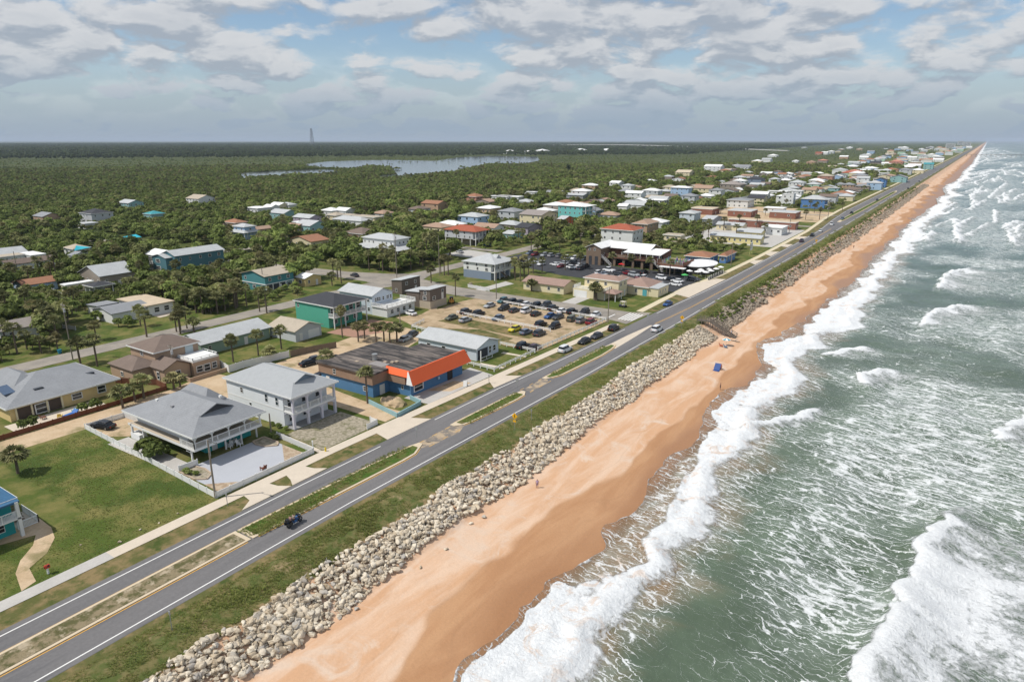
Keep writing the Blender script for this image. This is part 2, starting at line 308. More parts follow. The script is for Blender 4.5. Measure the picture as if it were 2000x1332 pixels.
POLES = [
    (-85.4, 49.9, 9.2, 'lamp'), (-172.5, 70.2, 13.9, 'x'), (-227.7, 95.3, 7.1, 'x'), (-140.8, 76.7, 7.5, 't'), (-199.1, 143.9, 8.3, 'n'), (-178.1, 187.6, 17.0, 't'),
    (-167.9, 200.5, 15.2, 'n'), (-124.2, 176.4, 9.7, 'n'), (-82.3, 172.3, 10.2, 'n'), (-80.5, 283.3, 9.6, 'n'), (-84.9, 406.8, 8.9, 'n'), (-225.4, 196.0, 4.9, 't'),
    (-170.3, 276.8, 10.1, 'n'), (-168.5, 410.3, 14.3, 'n'), (-313.0, 113.6, 8.0, 'n'), (-97.9, 69.2, 3.8, 'n'), (-79.4, 490.9, 13.5, 'n'), (-89.3, 428.7, 7.2, 'n'),
    (-126.9, 134.1, 5.1, 'n'),
]
POSTS = [
    ('ped', -62.7, 94.5, 2.7), ('ped', -62.4, 177.5, 3.2), ('postE', -62.6, 100.0, 2.1), ('stopback', -73.5, 80.4, 2.9),
    ('post', -80.7, 111.7, 2.0), ('stopback', -73.3, 111.4, 2.3), ('post', -81.9, 49.5, 2.0), ('post', -64.0, 30.6, 2.3),
    ('stopback', -72.2, 177.0, 2.6), ('ped', -63.1, 366.1, 2.3), ('white', -85.9, 68.4, 1.9),
]
FAR = [
    (-163.9, 799.2, 15, 16, 6.5, 'hip', 'lgrey', 'white'), (-148.1, 803.0, 12, 14, 5, 'hip', 'lgrey', 'mint'), (-133.9, 658.5, 10, 9, 7, 'flat', 'white', 'white'),
    (-154.2, 698.7, 9, 12, 3.5, 'flat', 'white', 'white'), (-118.6, 747.3, 10, 10, 5, 'flat', 'lgrey', 'aqua'), (-103.5, 697.5, 16, 18, 3.2, 'hip', 'rust', 'tan'),
    (-94.3, 660.3, 12, 13, 4, 'hip', 'lgrey', 'cream'), (-115.5, 815.8, 14, 12, 5, 'hip', 'grey', 'tan'), (-100.0, 800.1, 12, 14, 5, 'hip', 'grey', 'taupe'),
    (-92.3, 827.3, 14, 15, 7, 'hip', 'lgrey', 'sky'), (-92.0, 875.2, 14, 12, 8, 'gy', 'dark', 'blue'), (-113.4, 904.9, 12, 12, 8, 'gx', 'lgrey', 'white'),
    (-163.0, 957.6, 15, 16, 7, 'hip', 'beige', 'coral'), (-164.0, 904.8, 12, 15, 4, 'hip', 'white', 'white'), (-153.2, 1079.4, 16, 18, 6.5, 'hip', 'red', 'mint'),
    (-215.2, 1089.1, 14, 14, 4, 'gx', 'brown', 'tan'), (-230.7, 1405.4, 14, 14, 3.5, 'gx', 'beige', 'cream'), (-212.8, 1290.4, 14, 12, 4, 'gy', 'grey', 'white'),
    (-214.0, 1534.3, 16, 14, 8, 'gx', 'white', 'white'), (-222.6, 1711.7, 16, 16, 6, 'hip', 'rust', 'coral'), (-163.4, 1346.1, 16, 18, 4, 'hip', 'white', 'grey'),
    (-206.0, 1800.8, 22, 18, 8, 'hip', 'lgrey', 'grey'), (-162.4, 1600.5, 18, 16, 5, 'gx', 'white', 'mint'), (-145.8, 1607.6, 26, 22, 9, 'hip', 'coral', 'coral'),
    (-120.8, 1272.0, 14, 14, 4, 'hip', 'beige', 'tan'), (-97.8, 1225.7, 16, 16, 7, 'hip', 'grey', 'lgrey'), (-84.8, 995.4, 20, 16, 6, 'gy', 'grey', 'aqua'),
    (-116.5, 1128.3, 14, 14, 5, 'flat', 'white', 'white'), (-107.9, 1444.2, 24, 22, 6, 'hip', 'white', 'white'), (-84.7, 1282.5, 15, 15, 5, 'hip', 'white', 'cream'),
    (-81.9, 1473.6, 18, 14, 9, 'gx', 'teal', 'aqua'), (-128.4, 1883.1, 22, 20, 5, 'hip', 'grey', 'white'), (-149.7, 2014.6, 22, 18, 9, 'gx', 'white', 'white'),
    (-312.4, 1639.6, 18, 16, 5, 'hip', 'tan', 'tan'), (-493.3, 2707.7, 26, 20, 7, 'gx', 'red', 'coral'), (-490.3, 2796.7, 24, 20, 7, 'gx', 'white', 'white'),
    (-316.6, 2550.2, 20, 18, 6, 'hip', 'white', 'white'), (-254.8, 2489.5, 24, 20, 5, 'hip', 'white', 'mint'), (-265.3, 2766.9, 20, 18, 6, 'hip', 'beige', 'coral'),
    (-215.3, 2555.2, 24, 20, 7, 'hip', 'lgrey', 'aqua'), (-146.0, 2303.9, 26, 22, 7, 'hip', 'grey', 'white'), (-551.0, 2291.2, 26, 24, 5, 'hip', 'white', 'white'),
    (-366.5, 1741.6, 16, 12, 4, 'hip', 'white', 'white'), (-695.1, 4747.0, 40, 30, 8, 'hip', 'white', 'white'), (-357.3, 4228.5, 40, 34, 14, 'hip', 'white', 'white'),
    (-968.9, 4812.0, 36, 26, 6, 'hip', 'grey', 'white'), (-92.4, 1996.5, 26, 20, 5, 'gx', 'white', 'white'), (-426.5, 310.1, 12, 16, 4, 'flat', 'white', 'white'),
    (-424.2, 320.2, 8, 10, 4, 'gx', 'white', 'white'), (-431.1, 332.6, 10, 12, 4, 'gx', 'white', 'cream'), (-428.4, 338.2, 8, 12, 4, 'hip', 'lgrey', 'white'),
    (-382.2, 297.4, 12, 16, 4, 'gx', 'lgrey', 'aqua'), (-342.6, 284.0, 10, 16, 4.5, 'gx', 'lgrey', 'lav'), (-367.4, 326.1, 10, 12, 4, 'hip', 'white', 'white'),
    (-359.8, 331.2, 10, 12, 4, 'gx', 'white', 'white'), (-349.0, 313.6, 10, 10, 3, 'hip', 'beige', 'cream'), (-320.2, 300.0, 10, 26, 3, 'hip', 'lgrey', 'white'),
    (-323.5, 317.0, 9, 20, 3.2, 'flat', 'beige', 'cream'), (-270.5, 259.9, 14, 15, 3, 'hip', 'brown', 'tan'), (-313.6, 262.5, 14, 14, 4, 'gx', 'lgrey', 'aqua'),
    (-318.9, 255.9, 10, 10, 3, 'gx', 'tan', 'tan'), (-270.9, 224.1, 12, 18, 3.2, 'gy', 'rust', 'cream'), (-363.7, 248.1, 8, 12, 3.5, 'hip', 'rust', 'tan'),
    (-335.5, 272.3, 5, 9, 3, 'flat', 'white', 'white'), (-342.2, 318.1, 8, 12, 3, 'flat', 'beige', 'white'), (-530.9, 275.3, 12, 16, 5, 'gx', 'lgrey', 'aqua'),
    (-464.4, 218.1, 14, 16, 6, 'hip', 'dark', 'lgrey'), (-436.9, 199.4, 8, 10, 3, 'flat', 'lgrey', 'white'), (-348.4, 123.1, 14, 12, 3, 'gy', 'lgrey', 'aqua'),
    (-340.1, 121.1, 10, 10, 3, 'flat', 'beige', 'white'), (-338.8, 148.2, 8, 10, 3, 'hip', 'beige', 'white'), (-524.5, 328.7, 16, 18, 5, 'gx', 'beige', 'white'),
    (-446.9, 245.8, 10, 10, 4, 'hip', 'teal', 'aqua'), (-368.4, 251.0, 10, 12, 3, 'hip', 'rust', 'tan'), (-490.4, 200.7, 12, 14, 4, 'gx', 'grey', 'tan'),
    (-351.6, 468.7, 14, 14, 5, 'hip', 'rust', 'coral'), (-334.7, 495.6, 10, 26, 4, 'flat', 'white', 'white'), (-346.1, 549.6, 8, 12, 4, 'flat', 'white', 'white'),
    (-339.8, 936.0, 18, 18, 8, 'gx', 'cream', 'cream'), (-356.8, 1113.5, 18, 24, 10, 'gx', 'white', 'white'), (-208.5, 519.8, 12, 12, 5, 'flat', 'white', 'white'),
    (-210.6, 483.4, 14, 16, 4, 'gx', 'lgrey', 'white'), (-219.4, 661.9, 16, 18, 6, 'gx', 'tan', 'cream'), (-210.3, 720.3, 18, 22, 7, 'hip', 'taupe', 'taupe'),
    (-218.4, 837.5, 18, 18, 7, 'hip', 'dark', 'steel'), (-343.7, 1231.4, 22, 22, 6, 'gx', 'grey', 'white'), (-1512.4, 2245.3, 40, 30, 10, 'hip', 'white', 'white'),
    (-1444.8, 2270.2, 36, 30, 8, 'hip', 'white', 'white'), (-1419.8, 2330.0, 40, 36, 12, 'hip', 'white', 'white'), (-1379.7, 2565.9, 44, 36, 12, 'hip', 'white', 'white'),
    (-1331.9, 2529.0, 40, 30, 8, 'hip', 'lgrey', 'white'), (-1358.8, 2763.5, 50, 36, 10, 'hip', 'white', 'white'), (-149.4, 584.2, 12, 14, 5, 'gx', 'dark', 'cream'),
    (-216.0, 540.7, 12, 16, 4, 'gx', 'lgrey', 'white'), (-157.1, 686.2, 10, 18, 4, 'flat', 'white', 'white'), (-119.8, 519.5, 12, 14, 3.5, 'flat', 'white', 'white'),
    (-127.8, 342.9, 8, 10, 3, 'flat', 'beige', 'cream'), (-340.8, 491.7, 9, 20, 4, 'flat', 'white', 'white'), (-213.0, 486.5, 14, 16, 4, 'gx', 'lgrey', 'white'),
    (-277.1, 607.9, 12, 14, 4, 'hip', 'grey', 'taupe'), (-261.2, 391.0, 12, 14, 4, 'hip', 'grey', 'tan'), (-214.1, 467.6, 8, 8, 4, 'gx', 'white', 'white'),
]
LAGOON = [[(-1213, 1004), (-1338, 1186), (-1340, 1291), (-1308, 1370), (-1147, 1366), (-1330, 1693), (-1369, 1922), (-1164, 1884), (-952, 1551), (-868, 1359), (-895, 1257), (-801, 1074), (-704, 883), (-681, 798), (-673, 734), (-672, 687), (-716, 722), (-759, 805), (-901, 949), (-1009, 998), (-917, 858), (-987, 892), (-1068, 896)], [(-952, 655), (-999, 730), (-989, 785), (-981, 868), (-865, 820), (-819, 725), (-845, 670), (-792, 606), (-802, 570)], [(-1004, 620), (-1025, 668), (-957, 632), (-938, 590)], [(-1351, 495), (-1358, 514), (-1274, 480), (-1249, 457)]]
POLY = {'lawn1': [(-182.6, 69.8), (-205.1, 83.4), (-205.0, 88.8), (-190.9, 92.9), (-201.5, 111.1), (-186.4, 113.4), (-175.3, 118.6), (-174.9, 103.6), (-176.7, 85.4), (-177.5, 72.2)], 'lawn2': [(-203.8, 176.5), (-179.7, 178.3), (-176.1, 169.6), (-183.5, 158.4), (-183.5, 149.4), (-197.4, 155.4), (-203.2, 168.4)], 'lawn3': [(-164.0, 188.8), (-156.1, 198.7), (-144.6, 204.1), (-139.4, 192.0), (-151.5, 184.0)], 'lawn4': [(-163.5, 273.5), (-161.3, 320.0), (-145.1, 285.7), (-160.5, 271.8)], 'lawn5': [(-171.0, 116.4), (-174.1, 133.4), (-169.4, 132.6), (-168.6, 121.7)], 'scrub': [(-177.9, 308.9), (-192.0, 380.2), (-161.3, 320.0)], 'pathL': [(-105.5, 30.2), (-103.5, 33.2), (-96.7, 32.9), (-93.6, 32.0), (-90.6, 29.8), (-88.9, 27.1), (-85.4, 26.4), (-84.7, 24.6), (-89.1, 25.7), (-91.6, 27.2), (-94.0, 29.6), (-96.4, 30.9), (-97.6, 27.2)]}

# ------------------------------------------------------------------ the setting: land, dune, beach, sea
GRASS = two_tone('scrub_grass', (0.060, 0.085, 0.020), (0.135, 0.125, 0.045), 0.22, 0.40, 0.64, third=(0.045, 0.075, 0.016), tscale=0.06, bump=0.5, bscale=3)
LAWN = two_tone('lawn_grass', (0.076, 0.110, 0.020), (0.190, 0.172, 0.058), 0.16, 0.40, 0.64, third=(0.058, 0.092, 0.018), tscale=0.09, bump=0.5, bscale=4)
VERGE = two_tone('dry_verge_grass', (0.105, 0.110, 0.035), (0.235, 0.175, 0.085), 0.35, 0.40, 0.62, third=(0.060, 0.085, 0.020), tscale=0.3, bump=0.4, bscale=4)
DUNE = two_tone('dune_grass', (0.055, 0.085, 0.018), (0.125, 0.110, 0.040), 0.45, 0.40, 0.62, third=(0.20, 0.145, 0.075), tscale=0.22, bump=0.6, bscale=3)
DIRT = two_tone('sandy_dirt', (0.47, 0.345, 0.215), (0.56, 0.43, 0.29), 0.25, 0.35, 0.65, third=(0.26, 0.215, 0.11), tscale=0.12, bump=0.3)
LOTSAND = two_tone('parking_lot_sand', (0.36, 0.265, 0.165), (0.47, 0.36, 0.235), 0.3, 0.38, 0.62, third=(0.19, 0.16, 0.075), tscale=0.14, bump=0.3)
GRAVEL = two_tone('pale_gravel', (0.40, 0.35, 0.27), (0.25, 0.225, 0.16), 1.6, 0.42, 0.60, third=(0.15, 0.15, 0.07), tscale=0.35, bump=0.8, bscale=5)
CONC = plain('pale_concrete', (0.60, 0.52, 0.42), 0.85, 0.10, 0.5)
CONC2 = plain('grey_concrete', (0.47, 0.45, 0.42), 0.85, 0.14, 0.4)
PATIO = plain('blue_grey_patio', (0.43, 0.445, 0.48), 0.8, 0.06, 0.4)
ASPH = two_tone('asphalt', (0.150, 0.146, 0.148), (0.182, 0.176, 0.176), 0.30, 0.35, 0.65, rough=0.85, third=(0.132, 0.130, 0.134), tscale=0.5, stretch=(1, 0.08, 1))
OLDASPH = two_tone('old_asphalt', (0.27, 0.245, 0.215), (0.33, 0.295, 0.25), 0.2, 0.38, 0.62, rough=0.9, third=(0.23, 0.21, 0.185), tscale=0.09)
BLACKTOP = plain('black_asphalt', (0.045, 0.047, 0.052), 0.8, 0.10, 0.5)
WHITEP = plain('white_road_paint', (0.78, 0.77, 0.74), 0.6, 0.08, 2.0)
YELLOWP = plain('yellow_road_paint', (0.62, 0.36, 0.09), 0.6, 0.12, 2.0)
KERBM = plain('kerb_concrete', (0.60, 0.50, 0.36), 0.85, 0.12, 0.8)

# land sheet out to the horizon
def land_mat():
    m, t, b, o = new_mat('coastal_scrub_ground')
    p = t.pos(); x, y, z = t.sep(p)
    n = t.noise(p, 0.22, 6, 0.62); n2 = t.noise(p, 0.012, 5, 0.6)
    near = t.mix(t.ss(n, 0.40, 0.64), (0.080, 0.112, 0.024), (0.175, 0.160, 0.060))
    wild = t.mix(t.ss(n2, 0.4, 0.62), (0.052, 0.070, 0.020), (0.080, 0.092, 0.032))
    c = t.mix(t.ss(x, -420.0, -190.0), wild, near)
    t.put(b.inputs['Base Color'], t.vmath('SCALE', c, t.math('ADD', 0.7, t.math('MULTIPLY', t.noise(p, 2.4, 5, 0.75), 0.6))))
    b.inputs['Roughness'].default_value = 0.95; b.inputs['Specular IOR Level'].default_value = 0.1
    t.put(b.inputs['Normal'], t.bump(t.noise(p, 3.0, 5, 0.7), 0.5, 0.12))
    return m
land = sheet('ground', [(-66.4, -600), (-66.4, 90000), (-120000, 90000), (-120000, -600)], 0.0, land_mat()); tag(land, kind='structure')

# dune and beach in one profile, toe of the stones at x = -54
def beach_z(x):
    return np.interp(x, [-66.4, -63, -60, -57, -54, -50, -43, -37, -30, -20, 0, 60], [0.02, 0.05, -0.35, -1.7, -2.95, -3.12, -3.45, -4.0, -4.6, -5.3, -7, -9])
XS = pl((-60, -37.5), (44, -37.6), (53, -37), (60, -37.9), (66, -36.9), (72, -34.8), (76, -34.6), (79, -39.2), (83, -37.6), (88, -36), (93, -36.4), (100, -38.2), (106, -38.6), (112, -37), (120, -36.6),
        (127, -39.8), (135, -41.3), (143, -41.6), (148, -40.6), (152, -38), (158, -37.4), (166, -38.6), (173, -39.2), (182, -43), (189, -44.4), (194, -43), (200, -41), (213, -39.4), (225, -39.2), (236, -37.5), (250, -39), (264, -37), (276, -38),
        (300, -35), (325, -37), (342, -35.4), (370, -38), (400, -35.5), (430, -38), (457, -34.6), (490, -37.5), (520, -36), (570, -36.5), (620, -32), (660, -33), (720, -29), (790, -33), (850, -28), (940, -35), (1030, -36), (1150, -29), (1300, -27), (1500, -30), (2000, -24), (2600, -26), (9000, -26), (30000, -26))
def rows(y0, y1, dmin, k):
    ys = [y0]
    while ys[-1] < y1: ys.append(ys[-1] + max(dmin, k * abs(ys[-1])))
    return np.array(ys)
def sand_mat():
    m, t, b, o = new_mat('orange_coquina_sand')
    p = t.pos(); x, y, z = t.sep(p)
    wob = t.math('MULTIPLY', t.math('SUBTRACT', t.noise(t.vmath('MULTIPLY', p, (1, 0.55, 1)), 0.055, 3, 0.5), 0.5), 22.0)
    xw = t.math('ADD', x, wob)
    streak = t.noise(t.vmath('MULTIPLY', p, (0.55, 0.10, 1)), 0.55, 6, 0.62, 0.6)
    dry = t.mix(t.ss(streak, 0.36, 0.66), (0.58, 0.345, 0.200), (0.665, 0.475, 0.340))
    dry = t.mix(t.ss(t.noise(p, 0.16, 5, 0.6, 1.2), 0.52, 0.70), dry, (0.64, 0.49, 0.375))
    damp = t.mix(t.ss(streak, 0.35, 0.65), (0.415, 0.220, 0.110), (0.485, 0.275, 0.145))
    wet = (0.365, 0.185, 0.088)
    c = t.mix(t.ss(xw, -44.5, -43.2), dry, damp)
    c = t.mix(t.ss(xw, -40.6, -37.0), c, wet)
    ln = t.math('ABSOLUTE', t.math('SUBTRACT', t.math('FRACT', t.math('MULTIPLY', xw, 0.31)), 0.5))
    c = t.mix(t.math('MULTIPLY', t.ss(ln, 0.06, 0.0), t.math('MULTIPLY', t.ss(x, -50.0, -46.0), 0.14)), c, (0.30, 0.17, 0.09))
    c = t.mix(t.math('MULTIPLY', t.ss(t.noise(p, 7.0, 4, 0.8), 0.66, 0.74), t.math('MULTIPLY', t.ss(x, -45.0, -48.0), 0.5)), c, (0.36, 0.20, 0.105))
    c = t.vmath('SCALE', c, t.math('ADD', 0.80, t.math('MULTIPLY', t.noise(p, 3.5, 6, 0.8), 0.40)))
    grassy = t.mix(t.ss(t.noise(p, 0.5, 6, 0.65), 0.42, 0.60), (0.085, 0.110, 0.026), (0.175, 0.150, 0.060))
    grassy = t.mix(t.ss(t.noise(p, 0.23, 5, 0.6), 0.58, 0.70), grassy, (0.30, 0.225, 0.125))
    gx = t.math('ADD', x, t.math('MULTIPLY', t.math('SUBTRACT', t.noise(p, 0.5, 4, 0.6), 0.5), 3.0))
    c = t.mix(t.ss(gx, -60.2, -59.0), grassy, c)
    t.put(b.inputs['Base Color'], c)
    t.put(b.inputs['Roughness'], t.ss(xw, -42.0, -37.5, 0.92, 0.34)); b.inputs['Specular IOR Level'].default_value = 0.3
    hgt = t.math('ADD', t.noise(p, 1.3, 5, 0.65), t.math('MULTIPLY', t.noise(p, 5.5, 4, 0.7), 0.3))
    t.put(b.inputs['Normal'], t.bump(hgt, 0.5, 0.12))
    return m
yr = rows(-60, 30000, 0.9, 0.012)
xr = np.concatenate([np.linspace(-66.4, -30, 92), [-24, -15, 0, 60]])
bx, by = np.meshgrid(xr, yr)
bz = beach_z(bx) + np.where(bx > -62, 1, 0) * (vnoise(bx, by, 3.0, 3) - 0.5) * 0.16 * np.clip((-40 - bx) / 6, 0, 1) + (vnoise(bx, by, 1.3, 4) - .5) * 0.25 * ((bx > -66) & (bx < -60))
beach = grid_mesh('beach', bx, by, bz, sand_mat()); tag(beach, kind='structure')

# sea: swash film on the sand, broken surf line, breakers, lace of old foam
ys = rows(-60, 40000, 0.42, 0.0062)
U = np.concatenate([np.arange(0, 75, 0.36), 75 + np.cumsum(np.geomspace(0.5, 3200, 46))])
u, sy = np.meshgrid(U, ys)
yq = np.arange(-70, 900, 0.5); xq = np.array([XS(v) for v in yq]); kq = np.exp(-(np.arange(-12, 13) * .5 / 1.9) ** 2); xq = np.convolve(np.pad(xq, 12, 'edge'), kq / kq.sum(), 'valid')
edge0 = np.where(ys < 895, np.interp(ys, yq, xq), [XS(v) for v in ys])
sx = edge0[:, None] + (vnoise(0 * ys, ys, 1.5, 8)[:, None] - .5) * 0.7 + (vnoise(0 * ys, ys, 6.0, 9)[:, None] - .5) * 1.8 + u
taper = np.clip(u / 26, 0, 1)
hs = taper * (0.22 * np.sin(2 * np.pi * (sx + 3.5 * vnoise(sx, sy, 40, 11) + 0.02 * sy) / 15) + 0.7 * (vnoise(sx, sy, 9, 12) - .5) + 0.40 * (vnoise(sx, sy, 3.2, 13) - .5))
foam = np.zeros_like(sx)
sst = lambda v, a, b: (lambda q: q * q * (3 - 2 * q))(np.clip((v - a) / (b - a), 0, 1))
n15 = vnoise(sx, sy, 1.4, 29)
n10, n25, n6 = vnoise(sx, sy, 10, 21), vnoise(sx, sy, 25, 22), vnoise(sx * 0.6, sy, 5, 23)
# surf line: a churned bore some 9 m wide behind a thin sheet of backwash
lace = np.zeros_like(sx)
wv = lambda sc, sd: (vnoise(0 * sy, sy, sc, sd) - .5)
inner = np.clip(2.2 + 5.0 * wv(17, 26) + 3.0 * wv(6, 27), 0.2, 6); inner = np.where((sy > 70) & (sy < 118), inner + 3.0 * np.exp(-((sy - 84) / 9) ** 2) + 2.5 * np.exp(-((sy - 104) / 7) ** 2), inner); inner = np.where(sy < 66, np.minimum(inner, .4), inner)
wid = 10.5 + 5 * wv(16, 24) + 2.5 * wv(5, 25); wid = np.where(sy > 150, wid * (1.2 + 0.25 * np.sin(sy / 31)), wid); wid = np.maximum(wid, inner + 3)
surf = sst(u, inner - .6, inner + 1.0) * (1 - sst(u, wid - 3.2, wid + 2.0))
foam = np.maximum(foam, surf * (0.46 + 0.46 * n6 + 0.46 * n15))
lace = np.maximum(lace, (1 - sst(u, wid - 1, wid + 6)) * (0.45 + 0.35 * n6))
hs += 0.55 * np.exp(-((u - wid * 0.72) / 1.5) ** 2) * (0.5 + n10) + 0.35 * np.exp(-((u - wid * 0.40) / 0.9) ** 2) * n6 + 0.25 * surf * (n15 - .5)
# old foam drawn out into lace
n55 = vnoise(sx, sy, 48, 44); lc = 0.02 + 0.84 * sst(n25 * 0.40 + n10 * 0.20 + n55 * 0.40, 0.44, 0.66)
clear = np.exp(-((sx + 20.5) / 6.0) ** 2) * (1 - sst(sy, 95, 150)) + 0.9 * np.exp(-((sx + 22) / 7.0) ** 2) * np.exp(-((sy - 158) / 26) ** 2) + 0.8 * np.exp(-((sx + 16) / 8.0) ** 2) * np.exp(-((sy - 230) / 40) ** 2)
lc *= 1 - 0.80 * np.clip(clear, 0, 1)
lc += 0.32 * np.exp(-((sx + 7) / 6.5) ** 2) * np.exp(-((sy - 92) / 40) ** 2) + 0.28 * np.exp(-((sx + 3) / 12) ** 2) * np.exp(-((sy - 165) / 42) ** 2)
lc *= np.clip(1 - (sy - 350) / 1400, 0.5, 1) * sst(u, wid * 0.8, wid + 4) * (1 - 0.7 * sst(u, 90, 220))
lace = np.maximum(lace, lc)
def breaker(pts, amp, back, white=1.0, wf=0.9):
    global hs, foam, lace
    q = np.array(pts, float); ya, yb = q[0, 1], q[-1, 1]
    jag = (vnoise(0 * ys, ys, 1.3, int(ya) % 83) - .5)[:, None] * 1.0 + (vnoise(0 * ys, ys, 3.1, int(ya) % 97) - .5)[:, None] * 2.0 + (vnoise(0 * ys, ys, 9, int(ya) % 89) - .5)[:, None] * 2.0
    xc = np.interp(sy, q[:, 1], q[:, 0]) + jag
    L = yb - ya; env = sst(sy, ya - 0.12 * L, ya + 0.22 * L) * (1 - sst(sy, yb - 0.18 * L, yb + 0.12 * L))
    tt = sx - xc
    prof = np.where(tt < 0, np.exp(-(tt / wf) ** 2), np.exp(-(tt / (2.6 * wf)) ** 2))
    hs += amp * env * prof
    fr = sst(tt, -1.5, -0.3) * (1 - sst(tt, 0.2, 3.4)) * (0.50 + 0.42 * n6 + 0.38 * n15)
    tail = sst(tt, -1.2, 0.2) * np.exp(-np.clip(tt - .5, 0, None) / back)
    foam = np.maximum(foam, white * env * np.maximum(fr, tail * (0.30 + 0.45 * n6 + 0.30 * n15)))
    lace = np.maximum(lace, env * sst(tt, -2.5, 0.2) * np.exp(-np.clip(tt, 0, None) / (back * 1.8)) * .95)
breaker([(-1.4, 46), (-1.6, 72), (0, 88), (0.6, 100), (3.5, 110), (8, 116)], 1.6, 26, 1.12, 1.5)
breaker([(-31, 122), (-28.6, 131), (-25, 138), (-20, 147)], 0.9, 4, 1.0)
breaker([(-13.5, 166), (-15.5, 174), (-12, 184)], 0.9, 9, 1.0)
breaker([(-27, 187), (-24.5, 193), (-19, 201)], 0.8, 4, 1.0)
breaker([(-9.5, 232), (-8.0, 246), (-2.5, 262), (5, 276)], 1.0, 11, 1.0)
breaker([(-6, 296), (-7, 312), (-4.5, 335), (2, 360)], 1.1, 16, 1.0)
breaker([(11, 146), (12, 156), (17, 170)], 1.0, 9, 1.0)
breaker([(14, 530), (18, 556), (26, 600)], 1.2, 18, 1.0)
breaker([(17, 118), (18.5, 126), (21, 136)], 1.2, 9, 1.0)
rb = np.random.default_rng(5)
for i in range(150):
    yc = 200 * math.exp(rb.uniform(0.25, 3.4)); L = yc * rb.uniform(0.07, 0.26); x0 = -28 + rb.uniform(8, 105) * (0.7 + 0.6 * rb.random())
    if yc < 420 and x0 < 22: continue
    sl = rb.uniform(-0.05, 0.18)
    breaker([(x0 - sl * L / 2, yc - L / 2), (x0 + rb.uniform(-2, 2), yc), (x0 + sl * L / 2, yc + L / 2)], rb.uniform(0.5, 1.3), rb.uniform(4, 14), rb.uniform(0.7, 1.0))
sbz = beach_z(sx)
zsea = -4 + hs
film = 1 - np.clip((zsea - sbz) / 0.22, 0, 1)
zsea = np.maximum(zsea, sbz + 0.006 + 0.05 * sst(u, 0, 1.6))
film = film * (u < 9)
thin = np.clip(film * 1.6, 0, 1) * (u < inner + .5)
foam *= 1 - .8 * thin; lace = np.where(thin > .2, .16 + .42 * sst(vnoise(sx, sy * .6, 1.9, 31), .35, .7), lace)
foam = np.maximum(foam, (0.50 + .35 * wv(2, 34)) * (1 - sst(u, 0.1, 0.6 + .8 * wv(3, 33))))
